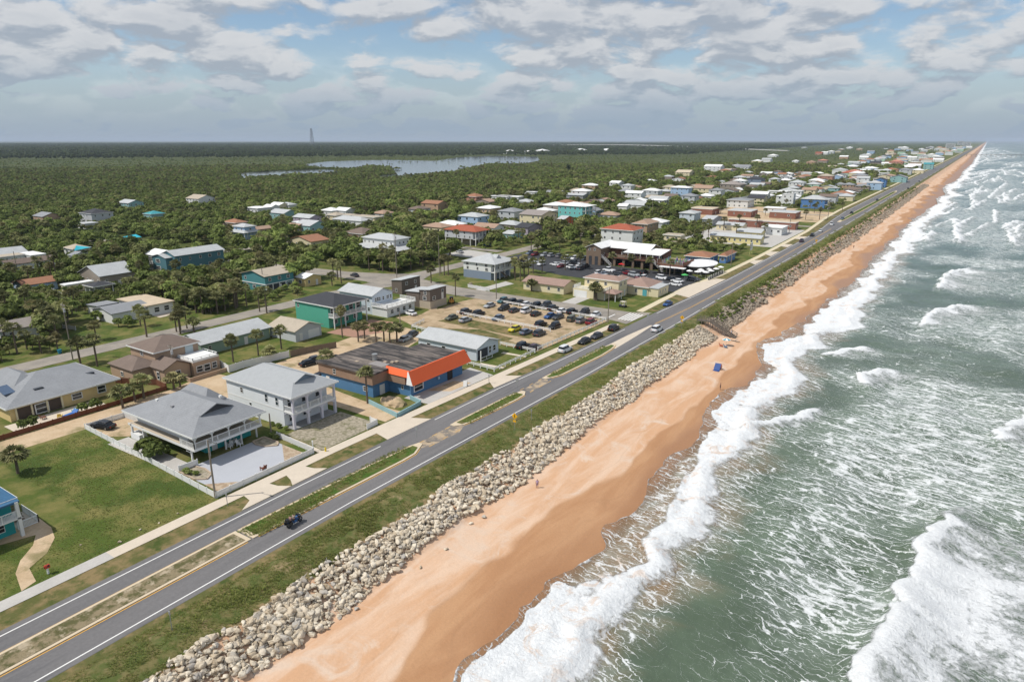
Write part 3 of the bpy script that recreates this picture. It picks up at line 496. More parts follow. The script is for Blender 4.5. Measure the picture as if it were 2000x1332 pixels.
def sea_mat():
    m, t, b, o = new_mat('surf_water')
    p = t.pos(); x, y, z = t.sep(p)
    F = t.attr('foam'); film = t.attr('film'); U_ = t.attr('offshore')
    rot = t.node('ShaderNodeVectorRotate', rotation_type='Z_AXIS'); t.put(rot.inputs['Vector'], p); rot.inputs['Angle'].default_value = R(13)
    wp = t.vmath('ADD', rot.outputs[0], t.vmath('SCALE', t.vmath('SUBTRACT', t.noise(p, 0.45, 4, 0.6, 0, 1), (0.5, 0.5, 0.5)), 2.2))
    def cells(sc, st):
        v = t.node('ShaderNodeTexVoronoi', feature='DISTANCE_TO_EDGE', voronoi_dimensions='2D'); v.inputs['Scale'].default_value = sc
        t.put(v.inputs['Vector'], t.vmath('MULTIPLY', wp, st)); return v.outputs['Distance']
    LA = t.attr('lace')
    e1 = cells(0.50, (0.30, 1.45, 1)); e2 = cells(1.35, (0.36, 1.35, 1)); nz = t.noise(wp, 1.5, 7, 0.74); nb = t.noise(t.vmath('MULTIPLY', wp, (0.30, 1, 1)), 0.55, 5, 0.65)
    w1 = t.math('MULTIPLY', LA, t.math('ADD', 0.02, t.math('MULTIPLY', t.ss(nb, 0.38, 0.70), 0.40)))
    w2 = t.math('MULTIPLY', LA, t.math('ADD', 0.0, t.math('MULTIPLY', t.ss(nz, 0.40, 0.70), 0.34)))
    l1 = t.ss(e1, w1, t.math('MULTIPLY', w1, 0.25)); l2 = t.ss(e2, w2, t.math('MULTIPLY', w2, 0.2))
    lm = t.math('MULTIPLY', t.math('MAXIMUM', l1, t.math('MULTIPLY', l2, 0.85)), t.math('MULTIPLY', t.ss(nz, 0.28, 0.55), 0.86))
    full = t.ss(t.math('ADD', F, t.math('ADD', t.math('MULTIPLY', t.math('SUBTRACT', nz, 0.5), 1.15), t.math('MULTIPLY', t.math('SUBTRACT', nb, 0.5), 0.6))), 0.30, 0.66)
    fm = t.math('MAXIMUM', lm, full)
    silt = t.ss(t.math('ADD', U_, t.math('MULTIPLY', t.math('SUBTRACT', t.noise(p, 0.13, 4, 0.6, 0.6), 0.5), 16.0)), 17.0, 7.0)
    deep = t.mix(t.ss(y, 90.0, 620.0), (0.078, 0.110, 0.071), (0.054, 0.106, 0.099))
    deep = t.mix(t.ss(t.noise(p, 0.09, 4, 0.6), 0.40, 0.66), deep, t.vmath('SCALE', deep, 1.35))
    water = t.mix(silt, deep, (0.240, 0.165, 0.095))
    water = t.mix(t.math('MULTIPLY', t.math('MULTIPLY', LA, t.ss(t.noise(wp, 0.35, 5, 0.65), 0.33, 0.66)), 0.68), water, (0.34, 0.39, 0.35))
    tan = t.math('MULTIPLY', t.ss(t.noise(p, 0.30, 5, 0.7, 0.8), 0.52, 0.68), t.ss(U_, 14.0, 5.0))
    fcol = t.mix(t.math('MULTIPLY', tan, 0.62), (0.80, 0.82, 0.83), (0.66, 0.44, 0.28))
    fcol = t.vmath('SCALE', fcol, t.math('ADD', 0.64, t.math('MULTIPLY', t.noise(t.vmath('MULTIPLY', wp, (0.6, 1, 1)), 2.2, 6, 0.78), 0.70)))
    t.put(b.inputs['Base Color'], t.mix(fm, water, fcol))
    t.put(b.inputs['Roughness'], t.math('ADD', 0.20, t.math('MULTIPLY', fm, 0.65))); b.inputs['IOR'].default_value = 1.33
    hh = t.math('ADD', t.math('MULTIPLY', t.noise(t.vmath('MULTIPLY', p, (1, 0.6, 1)), 0.8, 7, 0.68), 1.0), t.math('MULTIPLY', t.math('MULTIPLY', full, nz), 1.3))
    t.put(b.inputs['Normal'], t.bump(hh, 0.75, 0.40))
    tr = t.node('ShaderNodeBsdfTransparent'); ms = t.node('ShaderNodeMixShader')
    t.put(ms.inputs[0], t.math('MULTIPLY', t.math('MULTIPLY', film, 0.72), t.math('SUBTRACT', 1.0, fm)))
    t.l.new(b.outputs[0], ms.inputs[1]); t.l.new(tr.outputs[0], ms.inputs[2]); t.l.new(ms.outputs[0], o.inputs[0])
    return m
sea = grid_mesh('sea', sx, sy, zsea, sea_mat(), {'foam': np.clip(foam, 0, 1.1), 'film': film, 'offshore': u, 'lace': np.clip(lace, 0, 1)}); tag(sea, kind='structure')

# ------------------------------------------------------------------ roads, pavements, yards
XW = pl((-60, -79), (60, -79), (110, -78.2), (125, -77.3), (150, -76.4), (172, -75.9), (195, -75.5), (225, -74.0), (255, -73.4), (360, -72.9), (430, -73.6), (490, -77), (560, -79.5), (1000, -79), (2000, -76), (30000, -76))
XE = pl((-60, -67.2), (60, -67.2), (90, -66.4), (130, -65.2), (185, -64.5), (240, -64.6), (325, -63.8), (680, -64.4), (1000, -63), (2000, -62), (30000, -62))
ry = np.concatenate([np.arange(-60, 700, 5.0), np.geomspace(700, 20000, 60)])
tag(strip('coast_road', ry, XW, XE, 0.075, ASPH), kind='structure')
tag(strip('sand_shoulder', ry, lambda y: XE(y) - 0.2, lambda y: -64.9 if XE(y) < -65.7 else XE(y) + 0.75, 0.062, VERGE), kind='structure')
def stripe(name, y0, y1, xf, w, mat, z=0.083, dash=None):
    mb = MB(); yy = y0
    while yy < y1:
        ye = min(yy + (dash[0] if dash else 5.0), y1)
        mb.add([(xf(yy), yy, z), (xf(yy) + w, yy, z), (xf(ye) + w, ye, z), (xf(ye), ye, z)], [(0, 1, 2, 3)])
        yy = ye + (dash[1] if dash else 0)
    tag(mb.build(name, mat), kind='structure')
stripe('edge_line', -60, 2500, lambda y: XE(y) - 0.95, 0.17, WHITEP)
stripe('edge_line', -60, 76, lambda y: XW(y) + 0.85, 0.17, WHITEP)
stripe('edge_line', 90, 168, lambda y: XW(y) + 0.85, 0.17, WHITEP)
stripe('edge_line', 190, 2500, lambda y: XW(y) + 0.75, 0.17, WHITEP)
CY = pl((175, -70.6), (190, -69.6), (205, -68.9), (245, -68.3), (440, -68.6))
stripe('centre_line', 178, 440, lambda y: CY(y) - 0.25, 0.14, YELLOWP); stripe('centre_line', 178, 440, lambda y: CY(y) + 0.15, 0.14, YELLOWP)
for xo in (-73.3, -70.9):
    stripe('turn_lane_dash', 80.5, 90, lambda y, xo=xo: xo, 0.14, YELLOWP, dash=(1.4, 2.2)); stripe('turn_lane_dash', 112, 121, lambda y, xo=xo: xo + .3, 0.14, YELLOWP, dash=(1.4, 2.2))

def median(name, ya, xa, xb, mat, kerb=0.38, yl=True):
    """kerbed island: concrete kerb ring, planted top"""
    ya = np.array(ya); outer = [(xa(y), y) for y in ya] + [(xb(y), y) for y in ya[::-1]]
    inn = [(xa(y) + kerb, y) for y in ya[1:-1]] + [(xb(y) - kerb, y) for y in ya[1:-1][::-1]]
    n = len(outer); mb = MB()
    mb.add([(p[0], p[1], 0.05) for p in outer] + [(p[0], p[1], 0.20) for p in outer], [(i, (i + 1) % n, n + (i + 1) % n, n + i) for i in range(n)] + [tuple(range(n, 2 * n))])
    k = mb.build(name, KERBM); tag(k, kind='structure')
    sheet('median_planting', inn, 0.235, mat, k)
    if yl:
        for f, o in ((xa, -0.22), (xb, 0.06)):
            mb = MB()
            for a, b in zip(ya[1:-2], ya[2:-1]): mb.add([(f(a) + o, a, 0.084), (f(a) + o + .15, a, 0.084), (f(b) + o + .15, b, 0.084), (f(b) + o, b, 0.084)], [(0, 1, 2, 3)])
            mb.build('yellow_line', YELLOWP, k)
STONY = two_tone('stony_median', (0.26, 0.21, 0.13), (0.11, 0.105, 0.045), 0.9, 0.42, 0.60, third=(0.42, 0.35, 0.25), tscale=0.8, bump=0.8, bscale=4)
GMED = two_tone('median_grass', (0.060, 0.115, 0.018), (0.115, 0.130, 0.035), 0.5, 0.42, 0.64, third=(0.15, 0.12, 0.055), tscale=0.28, bump=0.5, bscale=4)
median('median_island', [-60, -59] + list(np.arange(-55, 44, 6.0)) + [45.4, 46], pl((-60, -75.1), (46, -75.1)), pl((-60, -71.7), (46, -71.7)), STONY)
median('median_island', [46.3, 47] + list(np.arange(50, 76, 4.0)) + [77, 79, 80.6], pl((46, -75.1), (70, -74.2), (79, -73.6), (80.6, -73.2)), pl((46, -71.7), (60, -71.2), (74, -70.7), (77, -70.8), (80.6, -72.4)), GMED)
median('median_island', [89.6, 91, 93, 97, 102, 107, 110, 111.8], pl((89, -73.6), (92, -73.6), (107, -73.1), (112, -72.3)), pl((89, -73.0), (91.5, -71.2), (108, -70.3), (110, -70.5), (112, -71.6)), GMED)
median('median_island', [120.8, 122, 125, 130, 136, 143, 149, 152, 153.6], pl((120, -73.0), (150, -72.3), (154, -71.4)), pl((120, -72.3), (124, -70.4), (143, -69.4), (151, -69.8), (154, -71.0)), GMED)
median('median_island', [480, 490, 520, 560, 620, 680, 760, 800, 820], pl((480, -72), (560, -72.6), (800, -72), (820, -70.5)), pl((480, -70), (560, -69.0), (800, -68.6), (820, -70)), GMED)
tag(sheet('concrete_taper', [(-72.3, 150), (-71.9, 163), (-70.9, 176), (-70.3, 176), (-69.6, 163), (-69.3, 150)], 0.081, CONC), kind='structure')
for nm, q in (('sandy_turnout', [(-73.2, 81), (-73.4, 89), (-71.4, 91), (-70.2, 88), (-70.8, 80), (-72, 78.5)]), ('sandy_turnout', [(-72.6, 112.5), (-72.8, 120), (-71.6, 121), (-70.4, 119), (-70.6, 112.5)])):
    tag(sheet(nm, q, 0.079, two_tone('drifted_sand', (0.42, 0.33, 0.23), (0.20, 0.18, 0.16), 0.5, 0.42, 0.58)), kind='structure')

# verge and sidewalk on the house side
tag(strip('dry_verge', np.arange(-60, 172.1, 4), pl((-60, -83), (70, -83), (112, -81.5), (165, -79.6), (172, -79.5)), lambda y: XW(y) + 0.2, 0.05, VERGE), kind='structure')
SWC = pl((-60, -83.5), (70, -83.5), (90, -82.9), (112, -82.0), (138, -81.0), (165, -79.9), (173, -79.6))
tag(strip('sidewalk', np.arange(34, 173.1, 3), lambda y: SWC(y) - 1.05, lambda y: SWC(y) + 1.05, 0.10, CONC), kind='structure')
tag(strip('sidewalk', list(np.arange(-60, 33, 3)) + [34], lambda y: SWC(y) - 1.05, lambda y: SWC(y) + 1.05, 0.10, CONC2), kind='structure')
SWN = pl((189, -79.9), (203, -80.1), (232, -80.6), (245, -79.3), (262, -77.9), (313, -77.2), (420, -78.2), (500, -82.5), (560, -84), (2000, -82), (9000, -82))
tag(strip('sidewalk', list(np.arange(189, 560, 4.0)) + list(np.geomspace(560, 6000, 40)), lambda y: SWN(y) - 1.1, lambda y: SWN(y) + 1.1, 0.10, plain('yellowed_concrete', (0.62, 0.54, 0.38), 0.85, 0.1, 0.4)), kind='structure')
tag(strip('dry_verge', list(np.arange(192, 560, 4.0)) + list(np.geomspace(560, 6000, 40)), lambda y: SWN(y) + 1, lambda y: XW(y) + 0.2, 0.05, VERGE), kind='structure')
for q in ([(-82.6, 52.6), (-80.6, 52.2), (-79.1, 49.8), (-79.1, 58.4), (-80.8, 57.3), (-82.6, 57.0)], [(-82.6, 60.2), (-80.8, 59.6), (-79.1, 58.6), (-79.1, 65.4), (-80.8, 64.2), (-82.6, 63.8)],
          [(-82.3, 79.5), (-78.7, 78.6), (-78.4, 90), (-81.9, 88.2)], [(-81, 112.4), (-78.2, 110), (-77.6, 119.8), (-80.7, 117.8)], [(-80.6, 219), (-74.2, 216), (-73.5, 254), (-76.9, 253), (-79.5, 243), (-81.5, 236)],
          [(-76.2, 322), (-73, 318), (-73, 334), (-76.2, 331)], [(-76.8, 352), (-73, 350), (-73, 362), (-76.8, 360)], [(-77, 384), (-73, 382), (-73, 396), (-77, 394)], [(-76.2, 296), (-73, 292), (-73, 306), (-76.2, 303)]):
    tag(sheet('driveway_apron', q, 0.108, CONC), kind='structure')

# streets behind
for q, z in (([(-179.2, -60), (-172.8, -60), (-172.6, 150), (-170.5, 168), (-168, 176), (-180, 176)], 0.060), ([(-182, 175.5), (-166, 176.5), (-150, 176.2), (-82, 175.2), (-77.2, 173.5), (-76.2, 190), (-82, 187.0), (-150, 187.0), (-166, 190.5), (-182, 191.5)], 0.064),
             ([(-180, 188), (-166.5, 188), (-171.5, 200), (-172, 262), (-175.5, 330), (-176, 1200), (-182, 1200), (-182, 330), (-179, 262), (-179, 212)], 0.068), ([(-180, 176), (-203, 176), (-243, 173), (-420, 172), (-420, 179), (-243, 181), (-203, 186), (-186, 192), (-180, 196)], 0.072)):
    tag(sheet('back_street', q, z, OLDASPH), kind='structure')
def street(pts, w):
    out = []
    for sgn in (1, -1):
        side = []
        for i, p in enumerate(pts):
            a = Vector(pts[max(i - 1, 0)]); b = Vector(pts[min(i + 1, len(pts) - 1)]); dd = (b - a).normalized()
            side.append((p[0] - dd.y * w / 2 * sgn, p[1] + dd.x * w / 2 * sgn))
        out.append(side)
    tag(sheet('side_street', out[0] + out[1][::-1], 0.055, OLDASPH), kind='structure')
street([(-290, -40), (-288, 170), (-290, 340)], 6); street([(-176, 340), (-110, 340)], 5); street([(-180, 445), (-80, 445)], 6); street([(-180, 520), (-75, 520)], 5); street([(-420, 262), (-182, 262)], 5.5)
mb = MB()
for i in range(5):
    x = -81.6 + i * 0.95; mb.box(x, x + 0.5, 177.2, 186.0, 0.085, 0.09)
tag(mb.build('crosswalk_stripes', WHITEP), kind='structure')
tag(MB().box(-84.9, -84.5, 177, 182, 0.085, 0.09).build('stop_line', WHITEP), kind='structure')
# yards: each a thin sheet of its own
YARDS = [('vacant_lot_lawn', [(-84.6, -40), (-84.6, 50), (-127.5, 51.6), (-127.5, 40), (-119, 22), (-112, -40)], LAWN, 0.02),
 ('dirt_lane', [(-127.2, 52), (-127.6, 40), (-119.5, 22), (-112.5, -40), (-124, -40), (-133.9, 40), (-133.9, 72), (-137, 83), (-128, 84), (-126, 70), (-117.5, 70), (-117.5, 54.5), (-121, 52)], DIRT, 0.03),
 ('sand_yard', [(-117, 69.5), (-117, 92), (-112, 118), (-117, 134), (-127, 136), (-133, 133), (-131, 108), (-129.5, 84), (-126, 70)], DIRT, 0.034),
 ('sand_drive', [(-116.5, 84.6), (-84.6, 84.2), (-84.6, 89.6), (-96, 89.6), (-116.5, 92)], DIRT, 0.037),
 ('gravel_yard', [(-95.2, 70.4), (-95.2, 83.0), (-85, 83.0), (-84.8, 69.6)], GRAVEL, 0.04),
 ('pool_terrace', [(-134.6, 44), (-134.6, 60), (-140.8, 60), (-140.8, 44)], CONC, 0.045),
 ('patio', [(-97.5, 51.5), (-86, 51.4), (-85.6, 67), (-97.5, 67.4)], PATIO, 0.05),
 ('side_patio', [(-117.4, 50.6), (-97.5, 51.0), (-97.5, 54.2), (-117.4, 54.2)], CONC2, 0.046),
 ('forecourt', [(-90, 95.2), (-83.8, 95.4), (-83.2, 116.8), (-90.6, 118)], CONC2, 0.05),
 ('sand_patch', [(-88.8, 101), (-84.6, 103.5), (-84.2, 110), (-88, 109)], DIRT, 0.054),
 ('lawn', [(-94.5, 118.6), (-83.6, 118.9), (-83.9, 136.3), (-94.5, 136.4)], LAWN, 0.03),
 ('parking_lot', [(-127.5, 139), (-98, 138.5), (-94, 137), (-84.5, 137.2), (-82.8, 174.6), (-122, 175.2), (-131.5, 178.5), (-136, 160), (-133, 150), (-137, 143)], LOTSAND, 0.03),
 ('grass_strip', [(-124, 146.5), (-92, 145.5), (-91, 152), (-122, 153)], VERGE, 0.034),
 ('grass_strip', [(-96.5, 136.9), (-95.5, 143.5), (-108, 146), (-121, 139.3)], VERGE, 0.034),
 ('brick_forecourt', [(-141, 120), (-141, 137), (-131, 139), (-128, 130), (-131, 121)], plain('pinkish_brick_paving', (0.36, 0.21, 0.15), 0.9, 0.12, 1.2), 0.045),
 ('lawn', [(-149, 84), (-149, 110), (-139, 110), (-139, 119), (-131, 119), (-128.5, 112), (-133.8, 89.4), (-133.6, 85.4)], LAWN, 0.022),
 ('lawn', [(-133, 157), (-133.5, 173), (-147, 176), (-147, 168), (-139, 166)], LAWN, 0.04),
 ('lawn', [(-171, 120), (-171, 160), (-160, 166), (-159, 121)], LAWN, 0.02), ('lawn', [(-171.5, 40), (-171.5, 66), (-161, 66), (-161, 40)], LAWN, 0.02),
 ('motel_court', [(-84, 190.5), (-84, 208.5), (-131, 208.5), (-131, 190.5)], LAWN, 0.03),
 ('driveway', [(-106, 187), (-101, 187), (-101, 201), (-106, 201)], CONC2, 0.045), ('driveway', [(-140.5, 187), (-136.5, 187), (-135, 203), (-140, 205)], CONC2, 0.045),
 ('restaurant_car_park', [(-170, 236), (-170, 268), (-137, 270), (-134, 256), (-88, 256), (-80.8, 249), (-81.6, 222), (-84, 221), (-100, 224.5), (-130, 227), (-150, 234)], BLACKTOP, 0.045),
 ('bare_lot', [(-131, 274), (-131, 288), (-101, 290), (-100, 277)], DIRT, 0.03), ('bare_lot', [(-199, 240), (-182, 240), (-182, 256), (-199, 258)], CONC2, 0.03),
 ('motel_yard', [(-128, 346), (-128, 440), (-80, 440), (-79.5, 346)], CONC2, 0.02), ('shopping_lot', [(-160, 446), (-160, 560), (-82, 560), (-80, 446)], DIRT, 0.02),
 ('lawn', [(-84, 545), (-84, 600), (-112, 600), (-112, 545)], LAWN, 0.028), ('lawn', [(-78.6, 425), (-78.6, 470), (-94, 470), (-90, 425)], LAWN, 0.03),
 ('lawn', POLY['lawn1'], LAWN, 0.022), ('lawn', POLY['lawn2'], LAWN, 0.024), ('lawn', POLY['lawn3'], LAWN, 0.024), ('lawn', POLY['lawn4'], LAWN, 0.024), ('lawn', [(-196, 285), (-182.5, 285), (-182.5, 350), (-196, 345)], LAWN, 0.02),
 ('shell_path', POLY['pathL'], DIRT, 0.05), ('garden_path', [(-90.5, 121), (-84, 121.6), (-84, 122.6), (-90.5, 122.2)], CONC, 0.052), ('garden_path', [(-91, 131), (-84.4, 131.6), (-84.4, 132.6), (-91, 132.2)], CONC, 0.052),
 ('front_walk', [(-97, 68.9), (-84.6, 68.5), (-84.6, 69.4), (-97, 70.2)], CONC, 0.054)]
for nm, q, mt, z in YARDS: tag(sheet(nm, q, z, mt), kind='structure')
# lagoon behind the barrier
def lag_mat():
    m, t, b, o = new_mat('lagoon_water'); b.inputs['Base Color'].default_value = (0.10, 0.115, 0.13, 1); b.inputs['Roughness'].default_value = 0.12
    t.put(b.inputs['Normal'], t.bump(t.noise(t.pos(), 0.25, 4), 0.15, 0.2)); return m
for q in LAGOON: tag(sheet('lagoon', q, 0.35, lag_mat()), kind='structure')

# ------------------------------------------------------------------ houses
WALLC = dict(white=(0.72, 0.73, 0.72), cream=(0.70, 0.62, 0.42), yellow=(0.66, 0.50, 0.24), tan=(0.45, 0.31, 0.21), sage=(0.25, 0.34, 0.27), green=(0.085, 0.36, 0.26), teal=(0.075, 0.24, 0.26), blue=(0.10, 0.22, 0.46), sky=(0.36, 0.50, 0.68),
             aqua=(0.27, 0.45, 0.45), mint=(0.42, 0.60, 0.48), coral=(0.46, 0.25, 0.19), lav=(0.42, 0.36, 0.44), grey=(0.34, 0.36, 0.38), lgrey=(0.52, 0.54, 0.56), steel=(0.22, 0.27, 0.35), taupe=(0.30, 0.26, 0.22), shingle=(0.155, 0.125, 0.105), brick=(0.26, 0.12, 0.085),
             orange=(0.55, 0.14, 0.05), sea=(0.085, 0.20, 0.24), peach=(0.62, 0.45, 0.32), cyan=(0.18, 0.52, 0.51), motel=(0.66, 0.58, 0.28), pale=(0.58, 0.64, 0.70), shopblue=(0.085, 0.20, 0.36), stucco=(0.42, 0.30, 0.21), turq=(0.03, 0.33, 0.33))
ROOFC = dict(grey=(0.27, 0.28, 0.295), lgrey=(0.46, 0.475, 0.48), white=(0.80, 0.80, 0.79), dark=(0.055, 0.057, 0.065), brown=(0.19, 0.145, 0.12), rust=(0.33, 0.165, 0.10), red=(0.36, 0.105, 0.060), beige=(0.44, 0.38, 0.30), tan=(0.38, 0.26, 0.19), taupe=(0.30, 0.265, 0.245), coral=(0.50, 0.22, 0.16), teal=(0.06, 0.30, 0.34), cream=(0.56, 0.48, 0.36), blue=(0.055, 0.15, 0.27), pink=(0.33, 0.225, 0.185), sandr=(0.55, 0.45, 0.33))
def wm(c): return plain('wall_' + c, WALLC[c], 0.75, 0.05, 0.6)
def rm(c):
    """shingle courses with weather streaks; metal and membrane roofs keep faint seams"""
    if 'roof_' + c in MATS: return MATS['roof_' + c]
    m, t, b, o = new_mat('roof_' + c); p = t.pos(); x, y, z = t.sep(p)
    course = t.math('ABSOLUTE', t.math('SUBTRACT', t.math('FRACT', t.math('MULTIPLY', z, 7.0)), 0.5))
    tabs = t.noise(t.vmath('MULTIPLY', p, (3.2, 3.2, 7.0)), 1.0, 2, 0.5); stain = t.noise(t.vmath('MULTIPLY', p, (1, 1, 0.25)), 0.5, 6, 0.65)
    f = t.math('ADD', 0.62, t.math('ADD', t.math('MULTIPLY', tabs, 0.34), t.math('MULTIPLY', stain, 0.42))); f = t.math('MULTIPLY', f, t.ss(course, 0.02, 0.12, 0.86, 1.0))
    t.put(b.inputs['Base Color'], t.vmath('SCALE', ROOFC[c], f)); b.inputs['Roughness'].default_value = 0.85; b.inputs['Specular IOR Level'].default_value = 0.25
    return m
TRIM = plain('white_trim', (0.76, 0.76, 0.74), 0.55, 0.04, 1.0)
GLASS = plain('dark_window_glass', (0.022, 0.028, 0.035), 0.08, 0.2, 1.0, spec=0.6)
WOODW = plain('weathered_wood', (0.20, 0.155, 0.115), 0.9, 0.15, 2.0)
GREYFLOOR = plain('porch_floor', (0.30, 0.30, 0.30), 0.8, 0.08, 1.0)  # plain mid-grey for the porch slab and umbrella bases
DOORM = plain('white_door', (0.70, 0.69, 0.66), 0.5, 0.04, 1.0)
_wf = MB().box(-.5, .5, -.05, .05, -.5, -.42).box(-.5, .5, -.05, .05, .42, .5).box(-.5, -.42, -.05, .05, -.42, .42).box(.42, .5, -.05, .05, -.42, .42).box(-.42, .42, -.035, .03, -.03, .03).mesh('window_frame'); _wf.materials.append(TRIM)
_wp = MB().box(-.43, .43, -.022, .02, -.43, .43).mesh('pane'); _wp.materials.append(GLASS)
_wd = MB().box(-.5, .5, -.05, .05, -.5, .5).mesh('door')
def orient(face):  # local +y = outward normal
    return {'S': math.pi, 'N': 0.0, 'E': -math.pi / 2, 'W': math.pi / 2}[face]
def window(par, face, p, w_, h_, pane=True, name='window'):
    o = link(name, _wf, None, par); o.location = p; o.rotation_euler = (0, 0, orient(face)); o.scale = (w_, 1, h_)
    if pane:
        q = link('pane', _wp, None, o)
    return o
def dark_window(par, face, p, w_, h_):
    o = link('window', _wp, None, par); o.location = p; o.rotation_euler = (0, 0, orient(face)); o.scale = (w_ * 1.1, 2.2, h_ * 1.1); return o
def door(par, face, p, w_=1.0, h_=2.05, mat=None, name='door'):
    me = _wd.copy(); me.materials.append(mat or DOORM); o = link(name, me, None, par); o.location = p; o.rotation_euler = (0, 0, orient(face)); o.scale = (w_, 1.3, h_); return o
def roof_mesh(mb, x0, x1, y0, y1, z, st, rise, oh=0.55, th=0.16):
    a, b, c, d_ = x0 - oh, x1 + oh, y0 - oh, y1 + oh
    low = [(a, c), (b, c), (b, d_), (a, d_)]
    if st == 'flat':
        mb.box(a, b, c, d_, z, z + 0.28); return
    if st == 'shed':     # falls to the west
        mb.add([(a, c, z), (b, c, z + rise), (b, d_, z + rise), (a, d_, z), (a, c, z + th), (b, c, z + rise + th), (b, d_, z + rise + th), (a, d_, z + th)], [(3, 2, 1, 0), (4, 5, 6, 7), (0, 1, 5, 4), (1, 2, 6, 5), (2, 3, 7, 6), (3, 0, 4, 7)]); return
    w_, l_ = b - a, d_ - c
    if st == 'hip':
        m_ = min(w_, l_) / 2
        if w_ >= l_: rd = [(a + m_, (c + d_) / 2), (b - m_, (c + d_) / 2)]
        else: rd = [((a + b) / 2, c + m_), ((a + b) / 2, d_ - m_)]
        v = [(p[0], p[1], z) for p in low] + [(p[0], p[1], z + th) for p in low] + [(p[0], p[1], z + rise + th) for p in rd]
        top = [(4, 5, 9, 8), (5, 6, 9), (6, 7, 8, 9), (7, 4, 8)] if w_ >= l_ else [(4, 5, 8), (5, 6, 9, 8), (6, 7, 9), (7, 4, 8, 9)]
        mb.add(v, [(3, 2, 1, 0), (0, 1, 5, 4), (1, 2, 6, 5), (2, 3, 7, 6), (3, 0, 4, 7)] + top); return
    if st == 'gx': m1, m2 = (a, (c + d_) / 2), (b, (c + d_) / 2)
    else: m1, m2 = ((a + b) / 2, c), ((a + b) / 2, d_)
    for s_ in (0, 1):     # two slabs
        if st == 'gx': e = [(a, c if s_ == 0 else d_), (b, c if s_ == 0 else d_)]
        else: e = [(a if s_ == 0 else b, c), (a if s_ == 0 else b, d_)]
        v = [(e[0][0], e[0][1], z), (e[1][0], e[1][1], z), (m2[0], m2[1], z + rise), (m1[0], m1[1], z + rise)]
        v += [(p[0], p[1], p[2] + th) for p in v]
        mb.add(v, [(3, 2, 1, 0), (4, 5, 6, 7), (0, 1, 5, 4), (1, 2, 6, 5), (2, 3, 7, 6), (3, 0, 4, 7)])
def wall_mesh(mb, x0, x1, y0, y1, z0, z, st='flat', rise=0, gz=None):
    mb.box(x0, x1, y0, y1, z0, z)
    g_ = rise * 0.93
    if st == 'gx':
        for x in (x0, x1 - 0.1): mb.add([(x, y0, z), (x + .1, y0, z), (x + .1, y1, z), (x, y1, z), (x, (y0 + y1) / 2, z + g_), (x + .1, (y0 + y1) / 2, z + g_)], [(0, 1, 5, 4), (1, 2, 5), (2, 3, 4, 5), (3, 0, 4)])
    if st == 'gy':
        for y in (y0, y1 - 0.1): mb.add([(x0, y, z), (x0, y + .1, z), (x1, y + .1, z), (x1, y, z), ((x0 + x1) / 2, y, z + g_), ((x0 + x1) / 2, y + .1, z + g_)], [(0, 1, 5, 4), (1, 2, 5), (2, 3, 4, 5), (3, 0, 4)])
    if st == 'shed':
        mb.add([(x0, y0, z), (x1, y0, z), (x1, y0, z + rise * .93), (x0, y1, z), (x1, y1, z), (x1, y1, z + rise * .93)], [(0, 1, 2), (5, 4, 3), (1, 4, 5, 2), (0, 2, 5, 3)])
def fascia(mb, x0, x1, y0, y1, z, oh, h=0.2, t=0.05):
    a, b, c, d_ = x0 - oh - .003, x1 + oh + .003, y0 - oh - .003, y1 + oh + .003
    mb.box(a - t, b + t, c - t, c, z - .08, z + h); mb.box(a - t, b + t, d_, d_ + t, z - .08, z + h); mb.box(a - t, a, c, d_, z - .08, z + h); mb.box(b, b + t, c, d_, z - .08, z + h)
HOUSES = {}   # key -> (x, y, short phrase) for naming what stands beside
FOOT = []     # footprints that keep trees away
